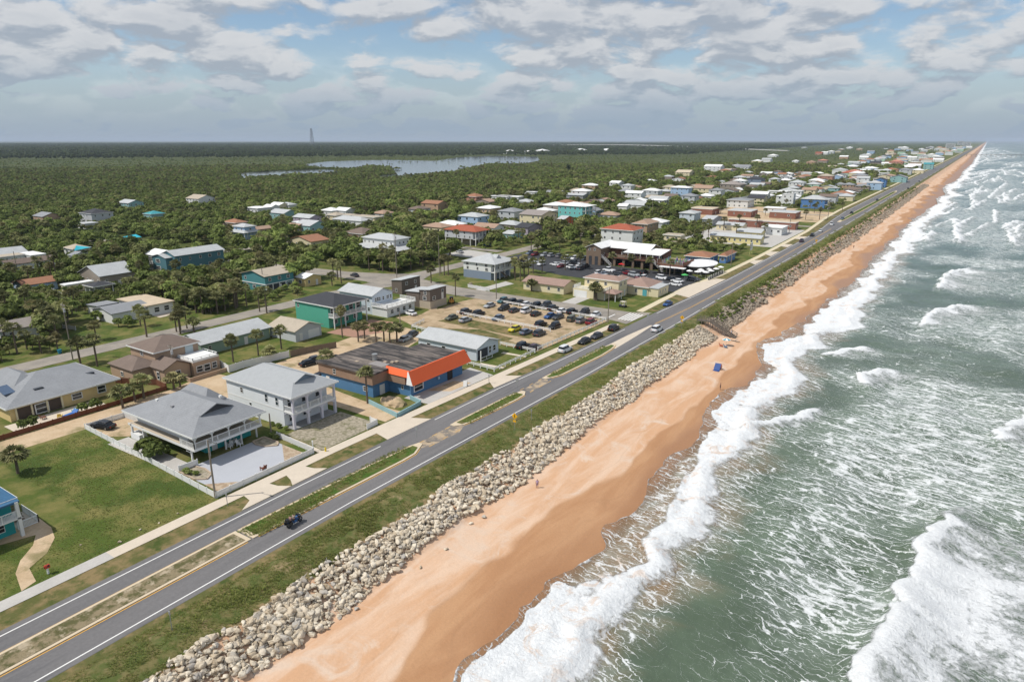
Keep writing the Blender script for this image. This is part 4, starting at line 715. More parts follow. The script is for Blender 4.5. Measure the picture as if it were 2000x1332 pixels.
def house(key, label, short, rect, wall, roof, st='gy', rise=1.4, oh=0.5, z0=0.0, wins=True, cat='house', trim=True, detail=True, floors=None, group=None, name=None, wside=('S', 'E'), ww=1.1, wh=1.2, nspace=3.4, seed=0):
    ex0, ex1, ey0, ey1, z = rect
    x0, x1, y0, y1 = ex0 + oh, ex1 - oh, ey0 + oh, ey1 - oh
    root = empty(name or 'house', ((x0 + x1) / 2, (y0 + y1) / 2, 0)); ox, oy = root.location.x, root.location.y
    tag(root, label, cat, group)
    lx0, lx1, ly0, ly1 = x0 - ox, x1 - ox, y0 - oy, y1 - oy
    mb = MB(); wall_mesh(mb, lx0, lx1, ly0, ly1, z0, z, st, rise); mb.build('wall', wm(wall), root)
    mb = MB(); roof_mesh(mb, lx0, lx1, ly0, ly1, z - 0.02, st, rise, oh); rf = mb.build('roof', rm(roof), root)
    if trim and st in ('hip', 'flat'):
        mb = MB(); fascia(mb, lx0, lx1, ly0, ly1, z - 0.02, oh, 0.2 if st == 'hip' else 0.3); mb.build('fascia', TRIM, rf)
    HOUSES[key] = (ox, oy, short, root); FOOT.append((x0, x1, y0, y1))
    if wins:
        rr = random.Random(seed + int(abs(ox * 7 + oy * 13)))
        nf = floors or max(1, int(round(z / 3.0)))
        for f in range(nf):
            zc = z0 + (z - z0) * (f + 0.55) / nf
            for face in wside:
                L = (ly1 - ly0) if face in 'EW' else (lx1 - lx0); n = max(1, int(L / nspace))
                for k in range(n):
                    q = (k + 0.5) / n + rr.uniform(-.06, .06) / n
                    if detail and f == 0 and face in 'E' and k == n // 2:
                        p = (lx1 + .02, ly0 + q * L, z0 + 1.05); door(root, 'E', p); continue
                    if rr.random() < 0.12: continue
                    p = {'S': (lx0 + q * L, ly0 - .01, zc), 'N': (lx0 + q * L, ly1 + .01, zc), 'E': (lx1 + .01, ly0 + q * L, zc), 'W': (lx0 - .01, ly0 + q * L, zc)}[face]
                    if detail: window(root, face, p, ww * rr.choice((.8, 1, 1.3)), wh)
                    else: dark_window(root, face, p, ww, wh)
    return root
def railing(root, pts, z, h=1.0, mat=None, infill=True, name='railing', post=1.8, parent=None):
    mb = MB()
    for a, b in zip(pts, pts[1:]):
        a, b = Vector((a[0], a[1], 0)), Vector((b[0], b[1], 0)); L = (b - a).length; n = max(1, int(L / post))
        mb.bar((a.x, a.y, z + h), (b.x, b.y, z + h), 0.05); mb.bar((a.x, a.y, z + .1), (b.x, b.y, z + .1), 0.04)
        for i in range(n + 1):
            p = a.lerp(b, i / n); mb.box(p.x - .06, p.x + .06, p.y - .06, p.y + .06, z, z + h + .08)
        if infill:
            m_ = max(2, int(L / 0.16))
            for i in range(m_):
                p = a.lerp(b, (i + .5) / m_); mb.box(p.x - .022, p.x + .022, p.y - .022, p.y + .022, z + .1, z + h)
    return mb.build(name, mat or TRIM, parent or root)
def column(root, x, y, z0, z1, r=0.14, mat=None, brace=False):
    mb = MB().box(x - r, x + r, y - r, y + r, z0, z1)
    if brace:
        for dy_ in (-1, 1): mb.bar((x, y, z1 - .85), (x, y + dy_ * .75, z1 - .1), 0.06)
    return mb.build('post', mat or TRIM, root)

# --- grey hip-roofed deck house
def deck_house():
    x0, x1, y0, y1, z = RECT['h1']; oh = 0.7
    root = empty('beach_house', ((x0 + x1) / 2, (y0 + y1) / 2, 0)); tag(root, 'white raised house with wide grey hip roof, wraparound deck and turquoise ground floor', 'house')
    ox, oy = root.location.x, root.location.y; a, b, c, d_ = x0 + oh - ox, x1 - oh - ox, y0 + oh - oy, y1 - oh - oy
    HOUSES['h1'] = (ox, oy, 'the deck house with the turquoise ground floor', root); FOOT.append((x0, x1, y0, y1))
    dk = 2.75; e = b - 4.0      # front deck is 4 m deep
    MB().box(a, e, c + 1.2, d_, dk, z).build('upper_wall', wm('white'), root)
    MB().box(a + 2.4, e + 1.0, c + 3.4, d_ - .2, 0, dk - .23).build('ground_wall', wm('turq'), root)
    MB().box(a - .3, b, c - .2, d_ + .1, dk - .22, dk).build('deck', plain('tan_deck_boards', (0.52, 0.44, 0.34), .8, .08, 1.0), root)
    MB().box(a - .32, b + .03, c - .25, c - .2, dk - .35, dk + .06).box(b, b + .05, c - .2, d_ + .1, dk - .35, dk + .06).build('deck_fascia', TRIM, root)
    mb = MB(); roof_mesh(mb, a, b, c, d_, z, 'hip', 2.9, oh)
    rf = mb.build('roof', rm('grey'), root)
    mb = MB(); fascia(mb, a, b, c, d_, z, oh, .2); mb.build('fascia', TRIM, rf)
    # gablet at the seaward end of the ridge
    mid = (c + d_) / 2; m_ = (d_ - c) / 2 + oh; xr = b + oh - m_; zr = z + 2.9 + .17
    mb = MB(); xg = xr + 3.6; hw = 3.0; zlo = z + 2.9 * (1 - 3.6 / m_) + .05
    zl2 = z + .16 + 2.9 * (m_ - hw) / m_
    for s_ in (-1, 1): mb.add([(xr - .2, mid, zr + .06), (xg, mid, zr + .06), (xg - .2, mid + s_ * hw, zl2 + .02), (xr + hw * .2, mid + s_ * hw, zl2 + .02), (xr - .2, mid, zr - .1), (xg, mid, zr - .1), (xg - .2, mid + s_ * hw, zl2 - .14), (xr + hw * .2, mid + s_ * hw, zl2 - .14)], [(0, 1, 2, 3), (7, 6, 5, 4), (0, 4, 5, 1), (1, 5, 6, 2), (2, 6, 7, 3), (3, 7, 4, 0)])
    mb.build('gablet_roof', rm('grey'), rf)
    MB().add([(xg - .5, mid - hw * .9, zl2 - .1), (xg - .5, mid + hw * .9, zl2 - .1), (xg - .5, mid, zr - .1), (xg - .7, mid - hw * .9, zl2 - .1), (xg - .7, mid + hw * .9, zl2 - .1), (xg - .7, mid, zr - .1)], [(0, 1, 2), (5, 4, 3), (0, 3, 4, 1), (1, 4, 5, 2), (2, 5, 3, 0)]).build('gablet_louvre', plain('dark_louvre', (.07, .07, .075)), rf)
    # north-west wing roof
    mb = MB(); roof_mesh(mb, a + 2, a + 11, d_ - 4.6, d_ - .6, z + .9, 'hip', 2.0, .1); mb.build('wing_roof', rm('grey'), rf)
    for k in range(4): mb = MB(); x_, y_ = [(-6, -3.2), (-3, 3.8), (1.5, 4.0), (-1, -3.4)][k]; mb.box(x_, x_ + .5, y_, y_ + .4, z + 1.6, z + 2.0).build('roof_vent', plain('vent_metal', (.3, .3, .31)) if k % 2 else TRIM, rf)
    railing(root, [(b - .1, c - .1), (b - .1, d_)], dk, 1.0); railing(root, [(e, c - .1), (b - .1, c - .1)], dk, 1.0)
    ny = 5
    for i in range(ny):
        y = c + .1 + (d_ - c - .2) * i / (ny - 1); column(root, b - .15, y, dk, z, .08, brace=True); column(root, b - 1.5, y, 0, dk - .2, .11, brace=True)
    column(root, e + .3, c - .05, dk, z, .08); column(root, a + .6, c - .1, 0, dk, .15); column(root, a + 4, c, 0, dk, .12)
    for i in range(4): window(root, 'E', (e + .02, c + 2.8 + i * 2.6, dk + 1.15), 1.9, 1.8, name='sliding_door')
    for q in (.22, .62, .8, .9): window(root, 'S', (a + (e - a) * q, c + 1.18, dk + 1.2), .9 if q > .3 else 1.4, 1.1)
    window(root, 'E', (e + 1.02, d_ - 4, 1.5), 1.6, 1.2); door(root, 'E', (e + 1.04, c + 5, 1.05), 1.0, 2.0)
    MB().box(a + .2, a + 3.0, c - .3, c + 1.1, 0, 1.1).build('stair_wall', wm('white'), root)
    return root
deck_house()
# --- white arcaded house
def arcade_house():
    x0, x1, y0, y1, z = RECT['h2']; oh = 0.45
    root = empty('beach_house', ((x0 + x1) / 2, (y0 + y1) / 2, 0)); tag(root, 'white two-storey stucco house with arched double porch above the gravel yard', 'house')
    ox, oy = root.location.x, root.location.y; a, b, c, d_ = x0 + oh - ox, x1 - oh - ox, y0 + oh - oy, y1 - oh - oy
    HOUSES['h2'] = (ox, oy, 'the white house with the arched porch', root); FOOT.append((x0, x1, y0, y1))
    W = plain('wall_bluish_white', (.76, .785, .80), .7, .04, .6); P_ = plain('shaded_porch_stucco', (.64, .62, .68), .7, .04, .6)  # porch copy of the white stucco, lavender shade painted into its colour
    e = b - 2.6; dk = 3.15
    MB().box(a, e, c, d_, 0, z).build('wall', W, root)
    MB().box(a + .02, e + .02, c - .03, c, dk - .1, dk + .12).build('string_course', TRIM, root)
    MB().box(e, b, c, d_, dk - .25, dk + .05).build('porch_floor', TRIM, root)
    MB().box(e, b, c, d_, 0, .12).build('porch_slab', GREYFLOOR, root)
    MB().box(e, b, c, d_, z - .35, z).build('porch_ceiling', P_, root)
    mb = MB(); roof_mesh(mb, a, b, c, d_, z, 'hip', 2.5, oh); rf = mb.build('roof', plain('roof_pale_shingle', (.36, .375, .385), .85, .09, 1.2, bump=.25, bscale=5), root)
    mb = MB(); fascia(mb, a, b, c, d_, z, oh, .2); mb.build('fascia', TRIM, rf)
    mid = (c + d_) / 2; m_ = (d_ - c) / 2 + oh; xr = b + oh - m_; zr = z + 2.5 + .18; hw = 2.4; xg = xr + 3.0; zl2 = z + .16 + 2.5 * (m_ - hw) / m_
    mb = MB()
    for s_ in (-1, 1): mb.add([(xr - .2, mid, zr + .05), (xg, mid, zr + .05), (xg - .2, mid + s_ * hw, zl2 + .02), (xr + hw * .2, mid + s_ * hw, zl2 + .02), (xr - .2, mid, zr - .09), (xg, mid, zr - .09), (xg - .2, mid + s_ * hw, zl2 - .12), (xr + hw * .2, mid + s_ * hw, zl2 - .12)], [(0, 1, 2, 3), (7, 6, 5, 4), (0, 4, 5, 1), (1, 5, 6, 2), (2, 6, 7, 3), (3, 7, 4, 0)])
    mb.build('gablet_roof', plain('roof_pale_shingle', (.3, .3, .3)), rf)
    MB().add([(xg - .45, mid - hw * .9, zl2 - .1), (xg - .45, mid + hw * .9, zl2 - .1), (xg - .45, mid, zr - .1), (xg - .6, mid - hw * .9, zl2 - .1), (xg - .6, mid + hw * .9, zl2 - .1), (xg - .6, mid, zr - .1)], [(0, 1, 2), (5, 4, 3), (0, 3, 4, 1), (1, 4, 5, 2), (2, 5, 3, 0)]).build('gablet_louvre', plain('blue_louvre', (.18, .23, .29)), rf)
    ny = 4; yy = [c + .25 + (d_ - c - .5) * i / (ny - 1) for i in range(ny)]
    for y in yy:
        for za, zb in ((0, dk - .2), (dk, z - .3)): column(root, b - .25, y, za, zb, .22 if za == 0 else .18, P_)
    def arch(p, q, zt, zs, along):       # flat wall with an arched soffit between two columns
        n = 8; mb = MB(); vs = []
        for i in range(n + 1):
            t = i / n; u_ = p + (q - p) * t; zz = zs + (zt - .18 - zs) * math.sqrt(max(0, 1 - (2 * t - 1) ** 2)); vs.append((u_, zz))
        for k in range(n):
            (u0, z0_), (u1, z1_) = vs[k], vs[k + 1]
            if along == 'y': pts = [(b - .35, u0, z0_), (b - .35, u1, z1_), (b - .35, u1, zt), (b - .35, u0, zt)]; off = (.25, 0)
            else: pts = [(u0, c + .1, z0_), (u1, c + .1, z1_), (u1, c + .1, zt), (u0, c + .1, zt)]; off = (0, .2)
            mb.add(pts + [(p_[0] + off[0], p_[1] + off[1], p_[2]) for p_ in pts], [(0, 1, 2, 3), (7, 6, 5, 4), (0, 4, 5, 1), (1, 5, 6, 2), (2, 6, 7, 3), (3, 7, 4, 0)])
        mb.build('arch', P_, root)
    for p, q in zip(yy, yy[1:]): arch(p + .2, q - .2, dk - .2, dk - 1.0, 'y'); arch(p + .18, q - .18, z - .34, z - 1.0, 'y')
    arch(e, b - .45, dk - .2, dk - 1.0, 'x'); arch(e, b - .42, z - .34, z - 1.0, 'x')
    railing(root, [(b - .2, yy[0]), (b - .2, yy[-1])], dk + .05, .95); railing(root, [(e, c + .2), (b - .25, c + .2)], dk + .05, .95)
    for i, q in enumerate((.28, .72, .9)): window(root, 'S', (a + (e - a) * q, c - .01, dk + 1.6 - .05 * i), .8, 1.1 if i == 0 else 1.7)
    window(root, 'S', (a + (e - a) * .42, c - .01, 2.2), .6, 1.2)
    for k in (0, 1, 2): window(root, 'E', (e + .01, yy[k] + 1.3, dk + 1.3), 1.3, 2.0, name='sliding_door')
    window(root, 'E', (e + .01, yy[0] + 1.3, 1.5), 1.1, 1.7); window(root, 'E', (e + .01, yy[1] + 1.6, 1.6), 1.9, 1.6)
    return root
arcade_house()
# --- yellow bungalow with pool terrace
h = house('yellow', 'yellow single-storey bungalow under a broad grey hip roof beside the pool terrace', 'the yellow bungalow', RECT['yellow'], 'yellow', 'grey', 'hip', 3.0, 0.7, wins=False)
x0, x1, y0, y1, z = RECT['yellow']; hx, hy = h.location.x, h.location.y; E_ = x1 - .7 - hx
mb = MB(); roof_mesh(mb, -11, 3, -7, 0.5, z + .5, 'hip', 2.6, .1); mb.build('south_roof', rm('grey'), h)
MB().box(E_ - .05, E_ + .02, y0 + 1.6 - hy, y0 + 9.6 - hy, 0.05, 2.3).build('porch_shade_panel', plain('painted_porch_shade', (.09, .065, .05)), h)  # flat dark panel: the porch's shade is painted on, no recess is cut
for k in range(4): column(h, E_ + .1, y0 + 1.7 + k * 2.6 - hy, 0, 2.7, .15, wm('cream'))
window(h, 'E', (E_ + .03, y0 + 12.3 - hy, 1.55), 2.0, 1.3); window(h, 'E', (E_ + .03, y0 + 17 - hy, 1.6), 1.7, 1.6); window(h, 'E', (E_ + .05, y0 + 6 - hy, 1.2), 2.4, 2.0, name='sliding_door')
for (u_, v_) in ((5.2, -4), (4, 6)): MB().box(u_, u_ + .9, v_, v_ + 1.6, z + 1.1, z + 1.45).build('skylight', plain('dark_skylight', (.04, .045, .055), .2), h)
MB().add([(1.2, -8.6, z + 2.2), (4.2, -8.4, z + 1.3), (4.2, -6.4, z + 1.35), (1.2, -6.6, z + 2.25), (1.2, -8.6, z + 2.1), (4.2, -8.4, z + 1.2), (4.2, -6.4, z + 1.25), (1.2, -6.6, z + 2.15)], [(0, 1, 2, 3), (7, 6, 5, 4), (0, 4, 5, 1), (1, 5, 6, 2), (2, 6, 7, 3), (3, 7, 4, 0)]).build('solar_panel', plain('solar_blue', (.09, .13, .2), .25), h)
# --- brown stucco house
x0, x1, y0, y1, z = RECT['brown_up']
h = house('brown', 'brown stucco two-storey house with stepped shingle roofs and white balcony', 'the brown stucco house', RECT['brown_up'], 'stucco', 'brown', 'hip', 2.0, .5, wins=False)
hx, hy = h.location.x, h.location.y
def annex(par, ax0, ax1, ay0, ay1, az, wall, roof, st, rise, oh=.4, nm=('annex_wall', 'annex_roof')):
    px_, py_ = par.location.x, par.location.y
    mb = MB(); wall_mesh(mb, ax0 - px_, ax1 - px_, ay0 - py_, ay1 - py_, 0, az, st, rise); mb.build(nm[0], wm(wall), par)
    mb = MB(); roof_mesh(mb, ax0 - px_, ax1 - px_, ay0 - py_, ay1 - py_, az - .02, st, rise, oh); r_ = mb.build(nm[1], rm(roof), par); FOOT.append((ax0, ax1, ay0, ay1)); return r_
annex(h, -152.8, -143.4, 69.3, 75.2, 3.0, 'stucco', 'brown', 'hip', 1.6); annex(h, -145, -138.2, 73.2, 79.0, 3.0, 'stucco', 'brown', 'gx', 1.5)
MB().box(-143.6 - hx, -137.2 - hx, 79.2 - hy, 85.6 - hy, 0, 3.15).build('terrace_block', wm('stucco'), h)
railing(h, [(-143 - hx, 79.4 - hy), (-137.4 - hx, 79.4 - hy), (-137.4 - hx, 85.4 - hy), (-143 - hx, 85.4 - hy)], 3.15, .9, infill=False)
MB().box(-143.5 - hx, -137.3 - hx, 79.25 - hy, 85.55 - hy, 3.15, 3.6).box(-143.3 - hx, -137.5 - hx, 79.45 - hy, 85.35 - hy, 3.16, 3.7).build('parapet', TRIM, h)
door(h, 'E', (-143.65 - hx, 82.5 - hy, 4.25), 1.9, 2.1, plain('pale_door', (.5, .58, .6)))
for yy_, ww_ in ((76.2, 1.2), (80.6, 1.6), (84.2, 1.2)): window(h, 'E', ((-138.15 if yy_ < 79 else -137.15) - hx, yy_ - hy, 1.5), ww_, 1.5)
window(h, 'E', (-137.15 - hx, 82.4 - hy, 1.4), 1.6, 1.7); window(h, 'S', (-148 - hx, 69.25 - hy, 1.5), 1.0, 1.1); window(h, 'S', (-140.6 - hx, 73.1 - hy, 1.4), .9, 1.8); window(h, 'S', (-149 - hx, 74.55 - hy, 4.6), 1.1, 1.0)
MB().box(-137.1 - hx, -134.6 - hx, 76.6 - hy, 76.85 - hy, 0, .9).box(-134.85 - hx, -134.6 - hx, 76.85 - hy, 86.2 - hy, 0, .9).build('garden_wall', wm('stucco'), h)
# --- derelict blue shop with orange mansard
def blue_shop():
    root = empty('shop_building', (-97, 104, 0)); tag(root, 'derelict blue corner shop with patched dark flat roofs and bright orange mansard awning', 'shop')
    ox, oy = -97, 104; HOUSES['shop'] = (-97, 104, 'the blue shop with the orange awning', root); FOOT.append((-111, -88.5, 91, 116)); 
    f = lambda x0, x1, y0, y1, z0, z1: MB().box(x0 - ox, x1 - ox, y0 - oy, y1 - oy, z0, z1)
    B = plain('faded_blue_block', WALLC['shopblue'], .8, .10, .5); BR = plain('flaking_brown_board', (.30, .20, .14), .9, .22, .6)
    TAR = two_tone('tar_roof', (.050, .048, .048), (.15, .13, .12), .6, .44, .60, rough=.95, third=(.26, .22, .19), tscale=.25, stretch=(.25, 1.6, 1), bump=.4)
    f(-101.5, -89.4, 96.6, 113.6, 0, 4.5).build('east_wall', B, root)
    f(-110.6, -95.4, 92.0, 96.6, 0, 2.75).build('south_wall', B, root)
    f(-110.6, -101.5, 96.6, 110, 0, 4.4).build('west_wall', B, root)
    f(-110.9, -95.0, 91.6, 96.6, 2.75, 4.85).build('upper_south_band', BR, root); f(-95.4, -90.2, 95.9, 96.58, 2.6, 4.4).build('upper_return_band', BR, root)
    f(-101.6, -89.5, 96.4, 114.0, 4.52, 5.05).build('east_roof', TAR, root); f(-111.2, -94.8, 91.2, 96.9, 4.87, 5.2).build('south_roof', TAR, root); f(-111.2, -101.7, 97, 110.4, 4.42, 4.9).build('west_roof', TAR, root)
    OR = plain('orange_awning', (.88, .15, .045), .6, .03, .5)
    zt, zb = 5.55, 2.95
    mb = MB(); xa, xb, ya, yb = -89.15, -87.7, 95.4, 114.8
    mb.add([(xa - ox, ya + .5 - oy, zt), (xa - ox, yb - .5 - oy, zt), (xb - ox, yb - oy, zb), (xb - ox, ya - oy, zb), (xa - .25 - ox, ya + .5 - oy, zt), (xa - .25 - ox, yb - .5 - oy, zt), (xa - .25 - ox, yb - oy, zb), (xa - .25 - ox, ya - oy, zb)], [(0, 1, 2, 3), (4, 7, 6, 5), (0, 4, 5, 1), (3, 2, 6, 7), (1, 5, 6, 2)])
    mb.build('mansard_awning', OR, root)
    MB().add([(xa - ox, ya + .5 - oy, zt), (xb - ox, ya - oy, zb), (xa - .25 - ox, ya - oy, zb), (xa - .25 - ox, ya + .5 - oy, zt)], [(0, 1, 2, 3)]).build('awning_end', TRIM, root)
    mb = MB(); mb.add([(-95.6 - ox, 96.3 - oy, zt), (xa - ox, 96.3 - oy, zt), (xa - ox, 95.7 - oy, 4.3), (-95.6 - ox, 95.7 - oy, 4.3), (-95.6 - ox, 96.5 - oy, zt), (xa - ox, 96.5 - oy, zt), (xa - ox, 96.5 - oy, 4.3), (-95.6 - ox, 96.5 - oy, 4.3)], [(0, 1, 2, 3), (4, 7, 6, 5), (0, 4, 5, 1), (3, 2, 6, 7), (0, 3, 7, 4), (1, 5, 6, 2)])
    mb.build('side_awning', OR, root)
    window(root, 'E', (-89.38 - ox, 99.0 - oy, 1.55), 3.0, 1.9, name='shop_window'); door(root, 'E', (-89.36 - ox, 109.2 - oy, 1.1), 1.7, 2.2, plain('dark_doorway', (.03, .03, .03)))
    f(-89.3, -89.1, 105.0, 105.5, 1.3, 1.9).build('wall_notice', plain('light_blue_notice', (.35, .5, .65)), root)
    window(root, 'S', (-97.5 - ox, 91.98 - oy, 1.5), 1.3, 1.1); door(root, 'E', (-95.38 - ox, 94.6 - oy, 1.05), 1.4, 2.1); window(root, 'S', (-106 - ox, 91.58 - oy, 3.7), .8, 1.2); door(root, 'S', (-108.6 - ox, 91.98 - oy, 1.05)); window(root, 'S', (-91.6 - ox, 96.58 - oy, 1.6), .6, .9)
    mb = MB(); mb.cyl((-101.5 - ox, 99 - oy, 5.0), (-101.5 - ox, 99 - oy, 6.0), .55, .45, 12).cyl((-101.5 - ox, 99 - oy, 6.0), (-101.5 - ox, 99 - oy, 6.4), .62, .62, 12).build('roof_fan', plain('galvanised', (.42, .43, .42), .4, .1, 2, .6), root)
    for k, (x_, y_) in enumerate(((-97.5, 99.4), (-97.0, 100.2), (-104, 95.5), (-98.8, 98.6))): f(x_, x_ + .8, y_, y_ + .6, 5.0, 5.3).build('roof_debris', plain('debris_board', (.45, .36, .27)), root)
    f(-100.4, -96.4, 95.9, 98.3, 4.95, 5.25).build('roof_patch', plain('grey_patch', (.28, .26, .25)), root)
    return root
blue_shop()
# --- grey gabled garage house
h = house('garage', 'low white house with shallow pale grey gable roof and dark porch opening', 'the low white gabled house', RECT['garage'], 'pale', 'lgrey', 'gx', 1.5, .5, wins=False)
x0, x1, y0, y1, z = RECT['garage']; hx, hy = h.location.x, h.location.y; E_ = x1 - .5 - hx
MB().box(E_, E_ + .04, y0 + 1.0 - hy, y0 + 5.0 - hy, .1, 2.5).build('opening_shade_panel', plain('painted_shade', (.05, .055, .065)), h)  # dark panel on the wall paints the shade of the porch mouth
window(h, 'E', (E_ + .03, y1 - 2.3 - hy, 1.6), 1.2, 1.5); window(h, 'E', (E_ + .03, y1 - 4.1 - hy, 1.6), .9, 1.9); 
for k in (0.2, .45, .8): window(h, 'S', (x0 + (x1 - x0) * k - hx, y0 + .49 - hy, 1.6), 1.2, 1.1)
railing(h, [(E_ + 1.2, y0 + .6 - hy), (E_ + 1.2, y0 + 5.2 - hy)], 0, .9, infill=False); column(h, E_ + 1.2, y0 + .6 - hy, 0, 2.7, .1)
# --- long sage motel wing
h = house('sage', 'long low sage green house with pale grey roof beside the back street', 'the long sage green house', RECT['m1'], 'sage', 'lgrey', 'gy', 1.8, .5, wside=('E', 'S'), nspace=4)
x0, x1, y0, y1, z = RECT['m2']; r_ = annex(h, x0 - 2, x1 - .5, y0 + .5, y1 - .5, z, 'lgrey', 'beige', 'gx', 1.7, .5)
MB().box(x1 - .5 - h.location.x, x1 - .44 - h.location.x, y0 + 4.6 - h.location.y, y1 - 1.2 - h.location.y, .1, 2.3).build('garage_door', TRIM, h)
door(h, 'E', (x1 - .46 - h.location.x, y0 + 2.2 - h.location.y, 1.05))
# --- teal house, black roof
def porch_front(h, rect, oh, dk, z, depth, ya, yb, npost, rail=True, mat=None):
    """two-level porch cut in front of the east wall"""
    x1 = rect[1] - oh - h.location.x; ly = h.location.y
    MB().box(x1, x1 + depth, ya - ly, yb - ly, dk - .2, dk).build('balcony_floor', TRIM, h)
    for k in range(npost):
        y = ya + .15 + (yb - ya - .3) * k / (npost - 1) - ly; column(h, x1 + depth - .15, y, 0, z, .12, mat)
    if rail: railing(h, [(x1, ya + .1 - ly), (x1 + depth - .1, ya + .1 - ly), (x1 + depth - .1, yb - .1 - ly), (x1, yb - .1 - ly)], dk, 1.0)
r_ = RECT['m3']; rr_ = (r_[0], r_[1] - 2.2, r_[2], r_[3], r_[4])
h = house('green', 'bright green two-storey house with black hip roof and white balconies', 'the green house with the black roof', rr_, 'green', 'dark', 'hip', 2.1, .4, wins=False)
hx, hy = h.location.x, h.location.y; h.children[1].scale = (1.0, 1.0, 1.0)
bpy.data.objects.remove([c for c in h.children if c.name.startswith('roof')][0].children[0]); bpy.data.objects.remove([c for c in h.children if c.name.startswith('roof')][0])
mb = MB(); roof_mesh(mb, r_[0] + .4 - hx, r_[1] - .4 - hx, r_[2] + .4 - hy, r_[3] - .4 - hy, 6.18, 'hip', 2.1, .4); rf = mb.build('roof', rm('dark'), h)
mb = MB(); fascia(mb, r_[0] + .4 - hx, r_[1] - .4 - hx, r_[2] + .4 - hy, r_[3] - .4 - hy, 6.18, .4, .2); mb.build('fascia', TRIM, rf)
porch_front(h, rr_, .4, 3.2, 6.2, 2.2, r_[2] + .4, r_[3] - .4, 4)
for y, zc in ((125.2, 4.6), (129, 4.6), (132, 4.6), (134.8, 4.6), (126, 1.4), (130, 1.4), (133.5, 1.5)): window(h, 'E', (rr_[1] - .39 - hx, y - hy, zc), 1.6, 1.8 if zc > 4 else 1.2)
window(h, 'S', (rr_[0] + 1.6 - hx, rr_[2] + .39 - hy, 5), .9, 1.1)

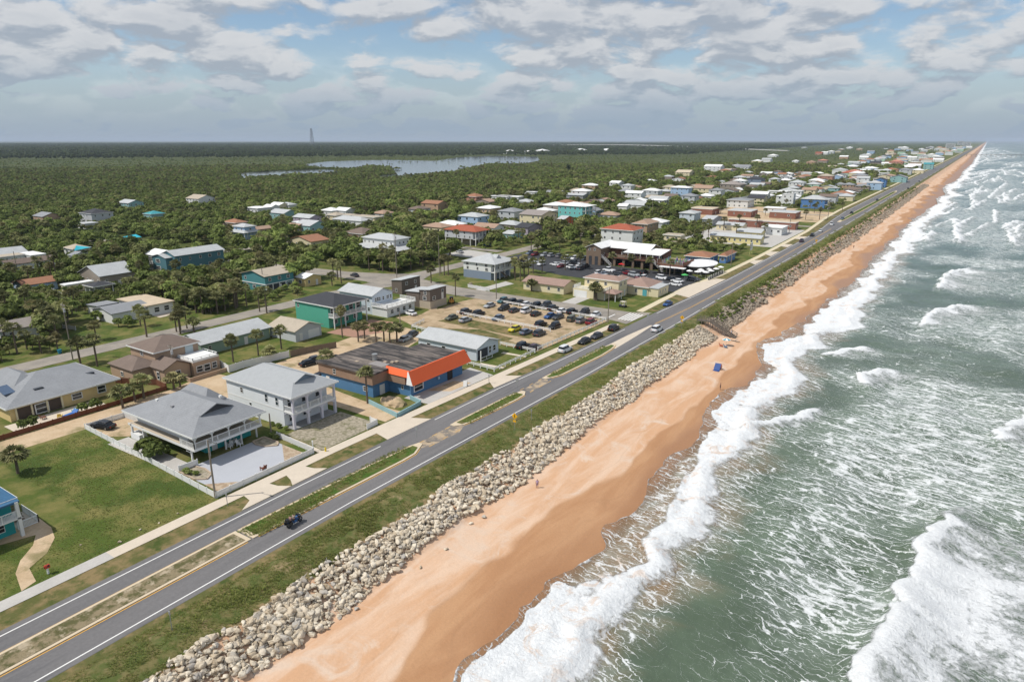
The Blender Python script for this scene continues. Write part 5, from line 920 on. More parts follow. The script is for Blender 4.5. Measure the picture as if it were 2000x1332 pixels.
# --- further houses along the streets
H2 = [
 ('m4', 'light blue-grey gabled house with a row of small windows behind a white deck', 'the blue-grey gabled house', 'pale', 'lgrey', 'gx', 1.7, .5, {}),
 ('m5', 'brown shingled cottage with flat pale roof beside the street corner', 'the flat-roofed brown cottage', 'shingle', 'lgrey', 'shed', .5, .3, {}),
 ('m6', 'brown shingled cottage raised on a beige block base beside the sandy street', 'the raised brown cottage', 'shingle', 'lgrey', 'shed', .5, .3, dict(z0=2.3)),
 ('m7', 'teal two-storey house with beige gable roof and white ground-floor posts', 'the teal two-storey house', 'teal', 'beige', 'gy', 1.6, .5, dict(ww=1.3)),
 ('m8', 'small yellow cottage with bright white gable roof', 'the small yellow cottage', 'yellow', 'white', 'gx', 1.1, .4, {}),
 ('m9', 'low white house with grey gable roof on the big back lawn', 'the low white house on the lawn', 'white', 'grey', 'gy', 1.2, .4, {}),
 ('m11', 'large taupe house under a steep pale grey gable roof', 'the large taupe house', 'taupe', 'lgrey', 'gy', 3.0, .5, {}),
 ('m12', 'open carport with low dark grey hip roof', 'the dark-roofed carport', 'white', 'dark', 'hip', 1.0, .5, dict(cat='carport', wins=False)),
 ('m12b', 'small flat-roofed cream outbuilding beside the dark carport', 'the cream outbuilding', 'cream', 'white', 'flat', 0, .2, {}),
 ('m13', 'pale blue house with long terracotta gable roof', 'the pale blue terracotta-roofed house', 'sky', 'rust', 'gy', 1.4, .5, {}),
 ('m14', 'off-white house with brown-grey gable roof across the back street', 'the brown-roofed house across the back street', 'white', 'taupe', 'gy', 1.6, .5, {}),
 ('m15', 'white ranch house with reddish brown roof and car port', 'the ranch house with the reddish roof', 'white', 'brown', 'gy', 1.5, .5, {}),
 ('m16', 'shed with flat bright white roof among the palms', 'the white flat-roofed shed', 'white', 'white', 'flat', 0, .2, dict(cat='shed')),
 ('m17', 'small grey-roofed cottage tucked under trees', 'the small grey-roofed cottage', 'white', 'grey', 'gx', 1.3, .4, {}),
 ('m19', 'long blue-green two-storey apartment house with white framed windows', 'the blue-green apartment house', 'sea', 'lgrey', 'gy', 1.8, .5, dict(nspace=3.6, ww=1.0, wh=1.3, wside=('E',))),
 ('m20', 'pale blue two-storey tower house with pyramid roof', 'the pale blue tower house', 'sky', 'lgrey', 'hip', 1.3, .5, {}),
 ('m21', 'house with tan roof behind the blue tower house', 'the tan-roofed house', 'tan', 'tan', 'gy', 1.3, .5, {}),
 ('m22', 'white two-storey house with a wide grey lower skirt roof', 'the house with the skirt roof', 'white', 'lgrey', 'hip', 1.8, .5, dict(nspace=2.4, ww=.9, wh=1.0, floors=2)),
 ('m25', 'long cream cottage with pinkish brown gable roof beside the sandy street', 'the long cream cottage', 'cream', 'pink', 'gx', 1.4, .5, {}),
 ('m27', 'cream cottage with brown hip roof and turquoise door beside the sidewalk', 'the cream cottage with the turquoise door', 'cream', 'pink', 'hip', 2.0, .4, dict(wins=False)),
 ('m29', 'low blue shop with broad brown hip roof beside the tent', 'the brown-roofed blue shop', 'blue', 'rust', 'hip', 1.5, .5, dict(cat='shop')),
 ('m29b', 'narrow blue shop under a brown hip roof at the sidewalk', 'the narrow blue shop', 'blue', 'rust', 'hip', 1.3, .5, dict(cat='shop')),
 ('m30', 'large white three-storey house with red tile hip roof', 'the white house with the red roof', 'white', 'red', 'hip', 2.2, .6, dict(nspace=3.4)),
 ('m31', 'tan house with terracotta hip roof beyond the red-roofed house', 'the tan hip-roofed house', 'tan', 'tan', 'hip', 1.8, .6, {}),
 ('m33', 'cream two-storey house with olive brown gable roof', 'the cream gabled house', 'cream', 'taupe', 'gx', 2.2, .5, {}),
 ('m34', 'orange gabled cottage with pale metal roof', 'the orange cottage', 'orange', 'lgrey', 'gx', 1.6, .4, {}),
 ('m35', 'lavender cottage with black gable roof', 'the lavender cottage', 'lav', 'dark', 'gx', 1.6, .5, {}),
 ('m36', 'small aqua cottage with grey roof beside the lavender one', 'the small aqua cottage', 'aqua', 'lgrey', 'gx', 1.2, .4, {}),
 ('m37', 'peach bungalow with white hip roof among trees', 'the peach bungalow', 'peach', 'white', 'hip', 1.7, .6, {}),
 ('m38', 'house with long pale grey roof deep in the trees', 'the pale-roofed house in the trees', 'grey', 'lgrey', 'gx', 1.2, .5, {}),
 ('m39', 'pale blue three-storey house with white roof standing above the trees', 'the pale blue three-storey house', 'sky', 'white', 'hip', 1.4, .6, {}),
 ('m40', 'white two-storey house with grey hip roof behind the brick shops', 'the white house behind the brick shops', 'white', 'grey', 'hip', 1.4, .6, {}),
 ('m41a', 'flat-roofed red brick block with no windows beside a palm', 'the first brick block', 'brick', 'sandr', 'flat', 0, .1, dict(cat='shop', nspace=9)),
 ('m41b', 'flat-roofed red brick block with white door surround', 'the middle brick block', 'brick', 'lgrey', 'flat', 0, .1, dict(cat='shop', nspace=7)),
 ('m41c', 'flat-roofed red brick block near the road, grey roof', 'the brick block near the road', 'brick', 'lgrey', 'flat', 0, .1, dict(cat='shop', nspace=7)),
 ('m41d', 'long narrow red brick row with pale roof edge', 'the long brick row', 'brick', 'sandr', 'flat', 0, .1, dict(cat='shop', nspace=6)),
 ('m42', 'long pale yellow motel wing with blue-grey roof', 'the long yellow motel wing', 'motel', 'lgrey', 'gx', 1.3, .5, dict(cat='motel', nspace=2.8)),
 ('m42b', 'short pale yellow motel wing behind the long one', 'the short yellow motel wing', 'motel', 'lgrey', 'gx', 1.3, .5, dict(cat='motel', nspace=2.8)),
 ('m42c', 'white flat-roofed motel office beside the sidewalk', 'the white motel office', 'white', 'white', 'flat', 0, .4, dict(cat='motel')),
 ('m42d', 'low motel wing with plain pale grey roof and palms', 'the grey motel wing', 'cream', 'lgrey', 'gx', 1.3, .5, dict(cat='motel')),
 ('m43', 'pale blue house with light grey pyramid roof beside the motel', 'the pale blue pyramid-roofed house', 'pale', 'lgrey', 'hip', 1.5, .5, {}),
 ('m43b', 'low house with wide light grey roof beside the motel', 'the low grey-roofed house by the motel', 'grey', 'lgrey', 'gx', 1.5, .5, {}),
 ('m44', 'tall narrow white house with slanted roof', 'the tall narrow white house', 'white', 'white', 'shed', 1.2, .2, dict(floors=3)),
]
for key, lab, short, wc, rc, st, rise, oh, kw in H2:
    nm = {'carport': 'carport', 'shed': 'shed', 'shop': 'shop_building', 'motel': 'motel_wing'}.get(kw.get('cat'), 'house')
    house(key, lab, short, RECT[key], wc, rc, st, rise, oh, name=nm, **kw)
def H(k): return HOUSES[k][3], HOUSES[k][0], HOUSES[k][1]
# carport posts instead of walls
h, hx, hy = H('m12'); bpy.data.objects.remove([c for c in h.children if c.name.startswith('wall')][0]); x0, x1, y0, y1, z = RECT['m12']
MB().box(x0 + .5 - hx, x0 + .7 - hx, y0 + .5 - hy, y1 - .5 - hy, 0, z).build('back_wall', wm('white'), h)
for xx, yy in ((x1 - .7, y0 + .7), (x1 - .7, y1 - .7), (x1 - 4, y0 + .7)): column(h, xx - hx, yy - hy, 0, z)
# deck and white parapet seaward of the blue-grey gabled house
h, hx, hy = H('m4'); x0, x1, y0, y1, z = RECT['m4']
MB().box(x1 - .5 - hx, x1 + 6 - hx, y0 - hy, y1 + 3 - hy, 2.6, 2.85).build('roof_deck', TRIM, h)
MB().box(x1 - .5 - hx, x1 + 5.6 - hx, y0 + .3 - hy, y1 + 2.6 - hy, 0, 2.6).build('lower_wall', wm('white'), h)
railing(h, [(x1 - .5 - hx, y0 + .1 - hy), (x1 + 5.9 - hx, y0 + .1 - hy), (x1 + 5.9 - hx, y1 + 2.9 - hy), (x1 - .5 - hx, y1 + 2.9 - hy)], 2.85, 1.0)
for k in range(4): window(h, 'E', (x1 + 5.62 - hx, y0 + 2.4 + k * 2.6 - hy, 1.5), 1.3, 1.3)
for k in range(5): window(h, 'E', (x1 - .48 - hx, y0 + 2.0 + k * 1.6 - hy, 4.3), .8, 1.2)
# beige block base of the raised cottage
h, hx, hy = H('m6'); x0, x1, y0, y1, z = RECT['m6']
MB().box(x0 + .25 - hx, x1 - .25 - hx, y0 + .25 - hy, y1 - .25 - hy, 0, 2.3).build('block_base', plain('beige_block', (.46, .39, .30), .9, .1), h)
MB().box(x0 - 5 - hx, x0 + .3 - hx, y0 + .2 - hy, y1 - 1 - hy, 0, 4.6).build('rear_wall', wm('shingle'), h); mb = MB(); roof_mesh(mb, x0 - 5 - hx, x0 + .3 - hx, y0 + .2 - hy, y1 - 1 - hy, 4.6, 'shed', .3, .3); mb.build('rear_roof', rm('lgrey'), h)
# open ground floor posts of the teal house
h, hx, hy = H('m7'); x0, x1, y0, y1, z = RECT['m7']
MB().box(x1 - .52 - hx, x1 - .44 - hx, y0 + 1 - hy, y1 - 4 - hy, .1, 2.4).build('ground_shade_panel', plain('painted_shade', (.05, .055, .065)), h)  # shade of the open ground floor painted as a dark panel before the wall
for k in range(5): column(h, x1 - .3 - hx, y0 + .6 + k * 2.75 - hy, 0, 2.6, .14)
MB().box(x0 + .5 - hx, x1 - .3 - hx, y0 + .3 - hy, y1 - .4 - hy, 2.55, 2.8).build('storey_band', TRIM, h)
# tan flat wing of the low white house
h, hx, hy = H('m9'); x0, x1, y0, y1, z = RECT['m9']
r_ = annex(h, -214, x1 + .2, 102.8, 110.5, 3.2, 'white', 'sandr', 'flat', 0, .5); window(h, 'E', (x1 + .22 - hx, 105.4 - hy, 1.7), 1.7, 1.6); window(h, 'E', (x1 + .22 - hx, 108.4 - hy, 1.7), 1.7, 1.6)
r_ = annex(h, -217, -210.5, 95, 100.5, 2.7, 'white', 'grey', 'shed', .4, .4)
MB().box(x1 - hx, x1 + 4 - hx, 104 - hy, 110 - hy, 0, .14).build('terrace', CONC, h)
# apartment wing and end porch
h, hx, hy = H('m19'); x0, x1, y0, y1, z = RECT['m19']
r_ = annex(h, x0 - 8.5, x0 + .4, y0 - 1, y0 + 8, 6.0, 'white', 'white', 'gx', 1.6, .5)
r_ = annex(h, x0 - 2, x1 - 3, y0 - 2, y0 + 1, 5.8, 'sea', 'lgrey', 'gy', 1.2, .4)
for zc in (1.6, 4.4): window(h, 'S', (x0 - 5 - hx, y0 - 1.02 - hy, zc), 3.0, 1.4); window(h, 'S', (x0 + 2 - hx, y0 - 2.02 - hy, zc), 3.0, 1.4)
MB().box(x1 - 4 - hx, x1 - 1.4 - hx, y1 - .5 - hy, y1 + 1.6 - hy, 3.0, 3.2).box(x1 - 4 - hx, x1 - 1.4 - hx, y1 - .5 - hy, y1 + 1.6 - hy, 5.8, 5.95).build('end_balcony', TRIM, h)
for xx in (x1 - 3.9, x1 - 1.5): column(h, xx - hx, y1 + 1.5 - hy, 0, 5.8)
# tower house lower skirt
for key, rk, st_z, rc in (('m20', None, 3.6, 'lgrey'), ('m22', 'm22s', 3.4, 'lgrey')):
    h, hx, hy = H(key); q = RECT[rk] if rk else tuple(v + d__ for v, d__ in zip(RECT[key], (-1.5, 1.5, -1.5, 1.5, 0))); i = RECT[key]
    A = [(q[0] - hx, q[2] - hy), (q[1] - hx, q[2] - hy), (q[1] - hx, q[3] - hy), (q[0] - hx, q[3] - hy)]; Bq = [(i[0] + .5 - hx, i[2] + .5 - hy), (i[1] - .5 - hx, i[2] + .5 - hy), (i[1] - .5 - hx, i[3] - .5 - hy), (i[0] + .5 - hx, i[3] - .5 - hy)]
    Bq = [(max(min(b_[0], q[1] - hx - .4), q[0] - hx + .4), max(min(b_[1], q[3] - hy - .2), q[2] - hy + .2)) for b_ in Bq]
    mb = MB(); mb.add([(p[0], p[1], st_z) for p in A] + [(p[0], p[1], st_z + .14) for p in A] + [(p[0], p[1], st_z + 1.25) for p in Bq], [(3, 2, 1, 0)] + [(k, (k + 1) % 4, 4 + (k + 1) % 4, 4 + k) for k in range(4)] + [(4 + k, 4 + (k + 1) % 4, 8 + (k + 1) % 4, 8 + k) for k in range(4)]); mb.build('skirt_roof', rm(rc), h)
    for k in range(6): column(h, A[1][0] - .4, A[1][1] + .4 + (A[2][1] - A[1][1] - .8) * k / 5, 0, st_z, .1)
    MB().box(A[0][0] + 1.6, A[1][0] - 1.6, A[0][1] + 1.6, A[2][1] - 1.6, 0, st_z).build('lower_wall', wm('taupe' if key == 'm22' else 'sky'), h)
# houses on posts: red roof and grey roof
def stilt_house(key, lab, short, wall, roof, rise, z0, low=None, gab=False):
    x0, x1, y0, y1, z = RECT[key]
    h = house(key, lab, short, (x0, x1 - 1.8, y0, y1, z), wall, roof, 'hip', rise, .6, z0=z0, wside=('S', 'E'))
    hx, hy = h.location.x, h.location.y
    old = [c for c in h.children if c.name.startswith('roof')][0]
    for c in list(old.children): bpy.data.objects.remove(c)
    bpy.data.objects.remove(old)
    mb = MB(); roof_mesh(mb, x0 + .6 - hx, x1 - .6 - hx, y0 + .6 - hy, y1 - .6 - hy, z, 'hip', rise, .6); rf = mb.build('roof', rm(roof), h)
    MB().box(x1 - 2.4 - hx, x1 - .6 - hx, y0 + .6 - hy, y1 - .6 - hy, z0 - .2, z0).build('balcony_floor', TRIM, h)
    n = 5
    for k in range(n): column(h, x1 - .8 - hx, y0 + .8 + (y1 - y0 - 1.6) * k / (n - 1) - hy, 0, z, .15)
    for k in range(4): column(h, x0 + 1 + (x1 - x0 - 2) * k / 3.6 - hx, y0 + .8 - hy, 0, z0, .15)
    railing(h, [(x1 - .7 - hx, y0 + .7 - hy), (x1 - .7 - hx, y1 - .7 - hy)], z0, 1.0)
    MB().box(x0 + (1.6 if not low else .6) - hx, x1 - (5 if not low else 2.4) - hx, y0 + (3 if not low else .62) - hy, y1 - 1.2 - hy, 0, z0 - .05).build('ground_wall', wm(low or 'taupe'), h)
    if gab:
        MB().add([(3.0, -2.2, z + .9), (3.0, 2.2, z + .9), (3.0, 0, z + rise + .3), (-1, 0, z + rise + .3), (5.2, -2.2, z + .75), (5.2, 2.2, z + .75), (5.2, 0, z + rise + .25)], [(0, 2, 1), (4, 5, 6), (0, 4, 6, 2), (1, 2, 6, 5), (0, 1, 5, 4)]).build('gable_dormer', rm(roof), rf)
    return h
stilt_house('m23', 'house raised on white posts under a terracotta hip roof with long balcony', 'the terracotta-roofed post house', 'lgrey', 'red', 2.2, 3.3)
h = stilt_house('m24', 'raised white house with grey hip roof, blue-grey garage level and outside stair', 'the raised house with the blue-grey garage', 'white', 'lgrey', 2.4, 3.0, 'steel', True)
hx, hy = h.location.x, h.location.y; x0, x1, y0, y1, z = RECT['m24']; mb = MB()
for k in range(12): mb.box(x1 - .6 + .1 * 0 - hx, x1 + .6 - hx, y0 + 4 + k * .3 - hy, y0 + 4.35 + k * .3 - hy, 2.9 - k * .24 - .06, 2.9 - k * .24)
mb.bar((x1 + .6 - hx, y0 + 4 - hy, 3.7), (x1 + .6 - hx, y0 + 7.6 - hy, .9), .05); mb.bar((x1 + .6 - hx, y0 + 4 - hy, 2.8), (x1 + .6 - hx, y0 + 7.6 - hy, .05), .08); mb.build('stair', WOODW, h)
# cream two-storey with garage and roof terrace
r_ = RECT['m26']; h = house('m26', 'cream two-storey cottage with white roof terrace and double garage door', 'the cream two-storey cottage', (r_[0], r_[1], r_[2], r_[3] + 2, r_[4]), 'cream', 'pink', 'hip', 1.0, .4, wside=('S', 'E'), nspace=3.0)
hx, hy = h.location.x, h.location.y
MB().box(r_[0] - 1 - hx, r_[1] - 3 - hx, r_[2] - 5 - hy, r_[2] + .5 - hy, 0, 2.85).build('garage_wall', wm('cream'), h); FOOT.append((r_[0] - 1, r_[1] + 1.4, r_[2] - 5.4, r_[2])); railing(h, [(r_[0] - 1 - hx, r_[2] + .3 - hy), (r_[0] - .9 - hx, r_[2] - 4.9 - hy), (r_[1] - 3.1 - hx, r_[2] - 4.9 - hy), (r_[1] - 3.1 - hx, r_[2] + .3 - hy)], 2.85, .95)
MB().box(r_[0] - .6 - hx, r_[0] + 4.2 - hx, r_[2] - 5.06 - hy, r_[2] - 5 - hy, .05, 2.3).build('garage_door', TRIM, h)
mb = MB(); roof_mesh(mb, r_[1] - 3 - hx, r_[1] + 1.4 - hx, r_[2] - 5.4 - hy, r_[2] - .2 - hy, 2.5, 'hip', .9, .2); mb.build('porch_roof', rm('pink'), h)
for xx, yy in ((r_[1] - 2.6, r_[2] - 5.2), (r_[1] + 1.2, r_[2] - 5.2), (r_[1] + 1.2, r_[2] - .6)): column(h, xx - hx, yy - hy, 0, 2.5, .1)
# cream cottage by the sidewalk
h, hx, hy = H('m27'); x0, x1, y0, y1, z = RECT['m27']
r_ = annex(h, x1 - .6, -82.9, y0 + .6, y1 - 3, 2.8, 'cream', 'lgrey', 'flat', 0, .2)
door(h, 'S', (x1 - 1.5 - hx, y0 + .38 - hy, 1.05), 1.5, 2.1, plain('turquoise_door', (.10, .38, .42)))
for q in (.2, .55): window(h, 'S', (x0 + (x1 - x0) * q - hx, y0 + .39 - hy, 1.5), .9, 1.4)
for k in range(3): window(h, 'E', (-82.88 - hx, y0 + 2.2 + k * 2.3 - hy, 1.6), .8, 1.1)
mb = MB(); roof_mesh(mb, x0 - 7 - hx, x0 + .2 - hx, y0 + 4 - hy, y1 - .5 - hy, 2.7, 'hip', 1.8, .3); mb.build('rear_roof', rm('pink'), h); MB().box(x0 - 7 - hx, x0 + .2 - hx, y0 + 4 - hy, y1 - .5 - hy, 0, 2.7).build('rear_wall', wm('cream'), h)
# cyan house and blue house with balconies
for key, lab, short, wc, rc, rise in (('m32', 'tall cyan house with white hip roof and stacked white balconies', 'the tall cyan house', 'cyan', 'white', 2.0), ('m45', 'bright blue two-storey house with pale hip roof and white balcony posts', 'the bright blue house', 'blue', 'lgrey', 2.6)):
    q = RECT[key]; h = house(key, lab, short, (q[0], q[1] - 2.5, q[2], q[3], q[4]), wc, rc, 'hip', rise, .5); hx, hy = h.location.x, h.location.y
    for lv in range(1, int(q[4] // 3)): MB().box(q[1] - 3 - hx, q[1] - .4 - hx, q[2] + .5 - hy, q[3] - .5 - hy, lv * 3, lv * 3 + .18).build('balcony_floor', TRIM, h); railing(h, [(q[1] - .5 - hx, q[2] + .6 - hy), (q[1] - .5 - hx, q[3] - .6 - hy)], lv * 3 + .18, 1.0, infill=False)
    for k in range(4): column(h, q[1] - .6 - hx, q[2] + .8 + (q[3] - q[2] - 1.6) * k / 3 - hy, 0, q[4], .16)
    mb = MB(); roof_mesh(mb, q[1] - 3.2 - hx, q[1] - .4 - hx, q[2] + .5 - hy, q[3] - .5 - hy, q[4] - .1, 'flat', 0, .3); mb.build('balcony_roof', rm(rc), h)
# blue metal-roofed house at the edge of the vacant lot
h = house('bluemetal', 'turquoise house with blue metal roof, white porch posts and side stair', 'the blue metal-roofed house', (-116, -98.4, 15, 30.4, 5.0), 'turq', 'blue', 'hip', 2.4, .7, wside=('E',))
hx, hy = h.location.x, h.location.y
MB().box(-99.4 - hx, -97.4 - hx, 15.7 - hy, 30.2 - hy, 2.6, 2.8).build('porch_floor', TRIM, h)
for k in range(4): column(h, -97.6 - hx, 16.4 + k * 4.5 - hy, 0, 5.0, .2)
railing(h, [(-97.5 - hx, 16 - hy), (-97.5 - hx, 30.0 - hy)], 2.8, 1.0); mb = MB(); roof_mesh(mb, -99.4 - hx, -97.8 - hx, 15.7 - hy, 30.0 - hy, 4.8, 'flat', 0, .3); mb.build('porch_roof', rm('blue'), h)
mb = MB()
for k in range(9): mb.box(-104.4 + k * .3 - hx, -104.05 + k * .3 - hx, 30.6 - hy, 31.8 - hy, 2.55 - k * .28 - .06, 2.55 - k * .28)
mb.build('side_stair', WOODW, h); railing(h, [(-104.4 - hx, 32.6 - hy), (-99.6 - hx, 32.6 - hy), (-99.6 - hx, 30.2 - hy)], 0, 1.1)
MB().box(-104.4 - hx, -99.6 - hx, 30.2 - hy, 32.6 - hy, 0, .08).build('stair_pad', CONC, h)
# far houses
FARNAMES = {'gx': 'gabled', 'gy': 'gabled', 'hip': 'hip-roofed', 'flat': 'flat-roofed'}
RN = dict(white='white', lgrey='pale grey', grey='grey', dark='dark', brown='brown', rust='terracotta', red='red', beige='beige', tan='tan', taupe='taupe', coral='coral pink', teal='teal', cream='cream')
WN = dict(white='white', lav='lavender', aqua='aqua', mint='mint', coral='coral', sky='sky blue', cream='cream', tan='tan', taupe='taupe', lgrey='pale grey', grey='grey', blue='blue', steel='steel blue')
def near_name(x, y, skip=()):
    best = min(((abs(v[0] - x) ** 2 + abs(v[1] - y) ** 2, v[2]) for k, v in HOUSES.items() if k not in skip and not k.startswith('far')), key=lambda t_: t_[0]); return best[1], math.sqrt(best[0])
for i, (x, y, wy, dx_, z, st, rc, wc) in enumerate(FAR):
    k = 1.0 if y < 900 else 1.15; zone = 'up the coast' if y > 700 and x > -420 else ('across the marsh' if y > 1500 else 'in the woods')
    nn, dist = near_name(x, y)
    tail = ('near ' + nn) if dist < 90 else ('far ' + zone)
    w_ = WN[wc]; lab = ('%s %s house with %s roof %s' % (w_, FARNAMES[st], RN[rc], tail))
    ws = lab.split()
    house('far%d' % i, ' '.join(ws[:16]), '', (x - dx_ * k / 2, x + dx_ * k / 2, y - wy * k / 2, y + wy * k / 2, z), wc, rc, st, 0.16 * min(wy, dx_) + .2, .4, detail=y < 420, group='houses seen %s' % zone, trim=y < 500, nspace=3.6 if y < 900 else 6)

# the blocks between the motels and the far town: small houses on their lots, street by street
rr = np.random.default_rng(77); nb_ = 0
for y0_ in np.arange(300, 1120, 19.0):
    for xc_ in (-104, -132, -158, -202, -226, -252, -300, -330):
        if xc_ > -140 and y0_ < 590: continue
        if rr.random() > (.62 if xc_ > -260 else .34): continue
        x_, y_ = xc_ + rr.uniform(-3, 3), y0_ + rr.uniform(-3, 3); wx, wy = rr.uniform(11, 17), rr.uniform(10, 14)
        if any(x_ + wx / 2 + 2 > a and x_ - wx / 2 - 2 < b and y_ + wy / 2 + 2 > c and y_ - wy / 2 - 2 < d_ for a, b, c, d_ in FOOT): continue
        if any(abs(y_ - s__) < wy / 2 + 4 for s__ in (340, 445, 520)) and xc_ > -182: continue
        rc, wc, st = ['white', 'lgrey', 'grey', 'rust', 'beige', 'lgrey', 'brown', 'white', 'tan'][rr.integers(0, 9)], ['white', 'cream', 'white', 'white', 'sky', 'tan', 'taupe', 'lgrey', 'lgrey'][rr.integers(0, 9)], ['hip', 'gx', 'gy', 'hip'][rr.integers(0, 4)]
        nn, dist = near_name(x_, y_); tail = ('on a small lot near ' + nn) if dist < 70 else 'on a small lot in the blocks beyond the motels'
        house('farlot%d' % nb_, ' '.join(('%s %s house with %s roof %s' % (WN[wc], FARNAMES[st], RN[rc], tail)).split()[:16]), '', (x_ - wx / 2, x_ + wx / 2, y_ - wy / 2, y_ + wy / 2, [3.0, 3.2, 5.8][rr.integers(0, 3)]), wc, rc, st, 1.9, .4, detail=False, trim=False, group='houses in the blocks beyond the motels', nspace=4.5); nb_ += 1

# ------------------------------------------------------------------ vegetation
def leaf_mat(name, dark, light, dry):
    m, t, b, o = new_mat(name)
    s_ = t.attr('tone'); r_ = t.node('ShaderNodeObjectInfo').outputs['Random']
    c = t.mix(s_, dark, light); c = t.mix(t.ss(r_, 0.62, 1.0, 0.0, 0.55), c, dry)
    c = t.vmath('SCALE', c, t.math('ADD', 0.72, t.math('MULTIPLY', t.math('FRACT', t.math('MULTIPLY', r_, 7.31)), 0.56)))
    c = t.vmath('SCALE', c, t.math('ADD', 0.10, t.math('MULTIPLY', t.noise(t.pos(), 0.022, 5, 0.66), 1.8)))
    t.put(b.inputs['Base Color'], c); b.inputs['Roughness'].default_value = 0.65; b.inputs['Specular IOR Level'].default_value = 0.12
    tl = t.node('ShaderNodeBsdfTranslucent'); t.put(tl.inputs[0], t.vmath('SCALE', c, 1.1)); ms = t.node('ShaderNodeMixShader'); ms.inputs[0].default_value = 0.22
    t.l.new(b.outputs[0], ms.inputs[1]); t.l.new(tl.outputs[0], ms.inputs[2]); t.l.new(ms.outputs[0], o.inputs[0])
    return m
LEAF = leaf_mat('oak_leaves', (0.086, 0.124, 0.031), (0.225, 0.272, 0.074), (0.28, 0.25, 0.12))
PALML = leaf_mat('palm_fronds', (0.13, 0.145, 0.055), (0.30, 0.295, 0.135), (0.32, 0.27, 0.14))
PINEL = leaf_mat('dark_forest_leaves', (0.050, 0.072, 0.030), (0.105, 0.135, 0.055), (0.11, 0.125, 0.062))
BARK = plain('grey_brown_bark', (0.16, 0.125, 0.095), 0.95, 0.2, 2.0)
def quads_mesh(name, C, N, S, tone, mat, rr, aspect=1.0):
    n = len(C); N = N / (np.linalg.norm(N, axis=1, keepdims=True) + 1e-9)
    ref = np.where(np.abs(N[:, 2:3]) < .9, np.array([[0, 0, 1.]]), np.array([[1., 0, 0]])); A = np.cross(N, ref); A /= np.linalg.norm(A, axis=1, keepdims=True); B = np.cross(N, A)
    th = rr.uniform(0, 6.28, n)[:, None]; A2 = A * np.cos(th) + B * np.sin(th); B2 = -A * np.sin(th) + B * np.cos(th)
    S = S[:, None]; V = np.stack([C - A2 * S - B2 * S * aspect, C + A2 * S - B2 * S * aspect * .7, C + A2 * S * .8 + B2 * S * aspect, C - A2 * S * .7 + B2 * S * aspect], 1).reshape(-1, 3)
    me = bpy.data.meshes.new(name); me.from_pydata(V.tolist(), [], np.arange(4 * n).reshape(n, 4).tolist()); me.update()
    at = me.attributes.new('tone', 'FLOAT', 'POINT'); at.data.foreach_set('value', np.repeat(tone, 4).astype(np.float32)); me.materials.append(mat)
    return me
def crown_mesh(seed, h=5.5, r=2.9, n=520, mat=None, squat=0.75, lobes=8, low=0.28):
    rr = np.random.default_rng(seed); L = []
    for i in range(lobes):
        a = rr.uniform(0, 6.28); q = rr.uniform(0, .62) * r; L.append((q * math.cos(a), q * math.sin(a), h * rr.uniform(.48, .82) - q * .25, r * rr.uniform(.38, .62)))
    L = np.array(L); k = rr.integers(0, lobes, n); d_ = rr.normal(size=(n, 3)); d_[:, 2] = np.where(d_[:, 2] < -.25, -d_[:, 2] * .6, d_[:, 2]); d_ /= np.linalg.norm(d_, axis=1, keepdims=True)
    rad = L[k, 3] * rr.uniform(.62, 1.10, n); C = L[k, :3] + d_ * rad[:, None] * np.array([1, 1, squat]); C[:, 2] = np.maximum(C[:, 2], h * low * rr.uniform(.7, 1.6, n))
    N = d_ + rr.normal(size=(n, 3)) * .55; N[:, 2] += .35; N[:, 2] = np.abs(N[:, 2])
    lt = (rr.random(lobes) * .6)[k]
    return quads_mesh('crown', C, N, rr.uniform(.20, .46, n) * (r / 2.9), np.clip(lt + rr.uniform(0, .45, n), 0, 1), mat or LEAF, rr)
def trunk_mesh(seed, h, r=.16):
    rr = random.Random(seed); mb = MB(); b = Vector((rr.uniform(-.2, .2), rr.uniform(-.2, .2), h * .45)); mb.cyl((0, 0, -.1), b, r * 1.5, r, 7)
    for i in range(3):
        a = i * 2.1 + rr.random(); mb.cyl(b, b + Vector((math.cos(a) * h * .22, math.sin(a) * h * .22, h * .3)), r * .7, r * .3, 5)
    me = mb.mesh('trunk'); me.materials.append(BARK); return me
CROWNS = [crown_mesh(i, h=5.6 + (i % 3) * .5, r=2.7 + .25 * (i % 4), n=520) for i in range(6)]; TRUNKS = [trunk_mesh(i, 5.4) for i in range(6)]
BUSH = [crown_mesh(20 + i, h=2.0, r=1.25, n=620, lobes=7, low=.06, squat=.85) for i in range(2)]
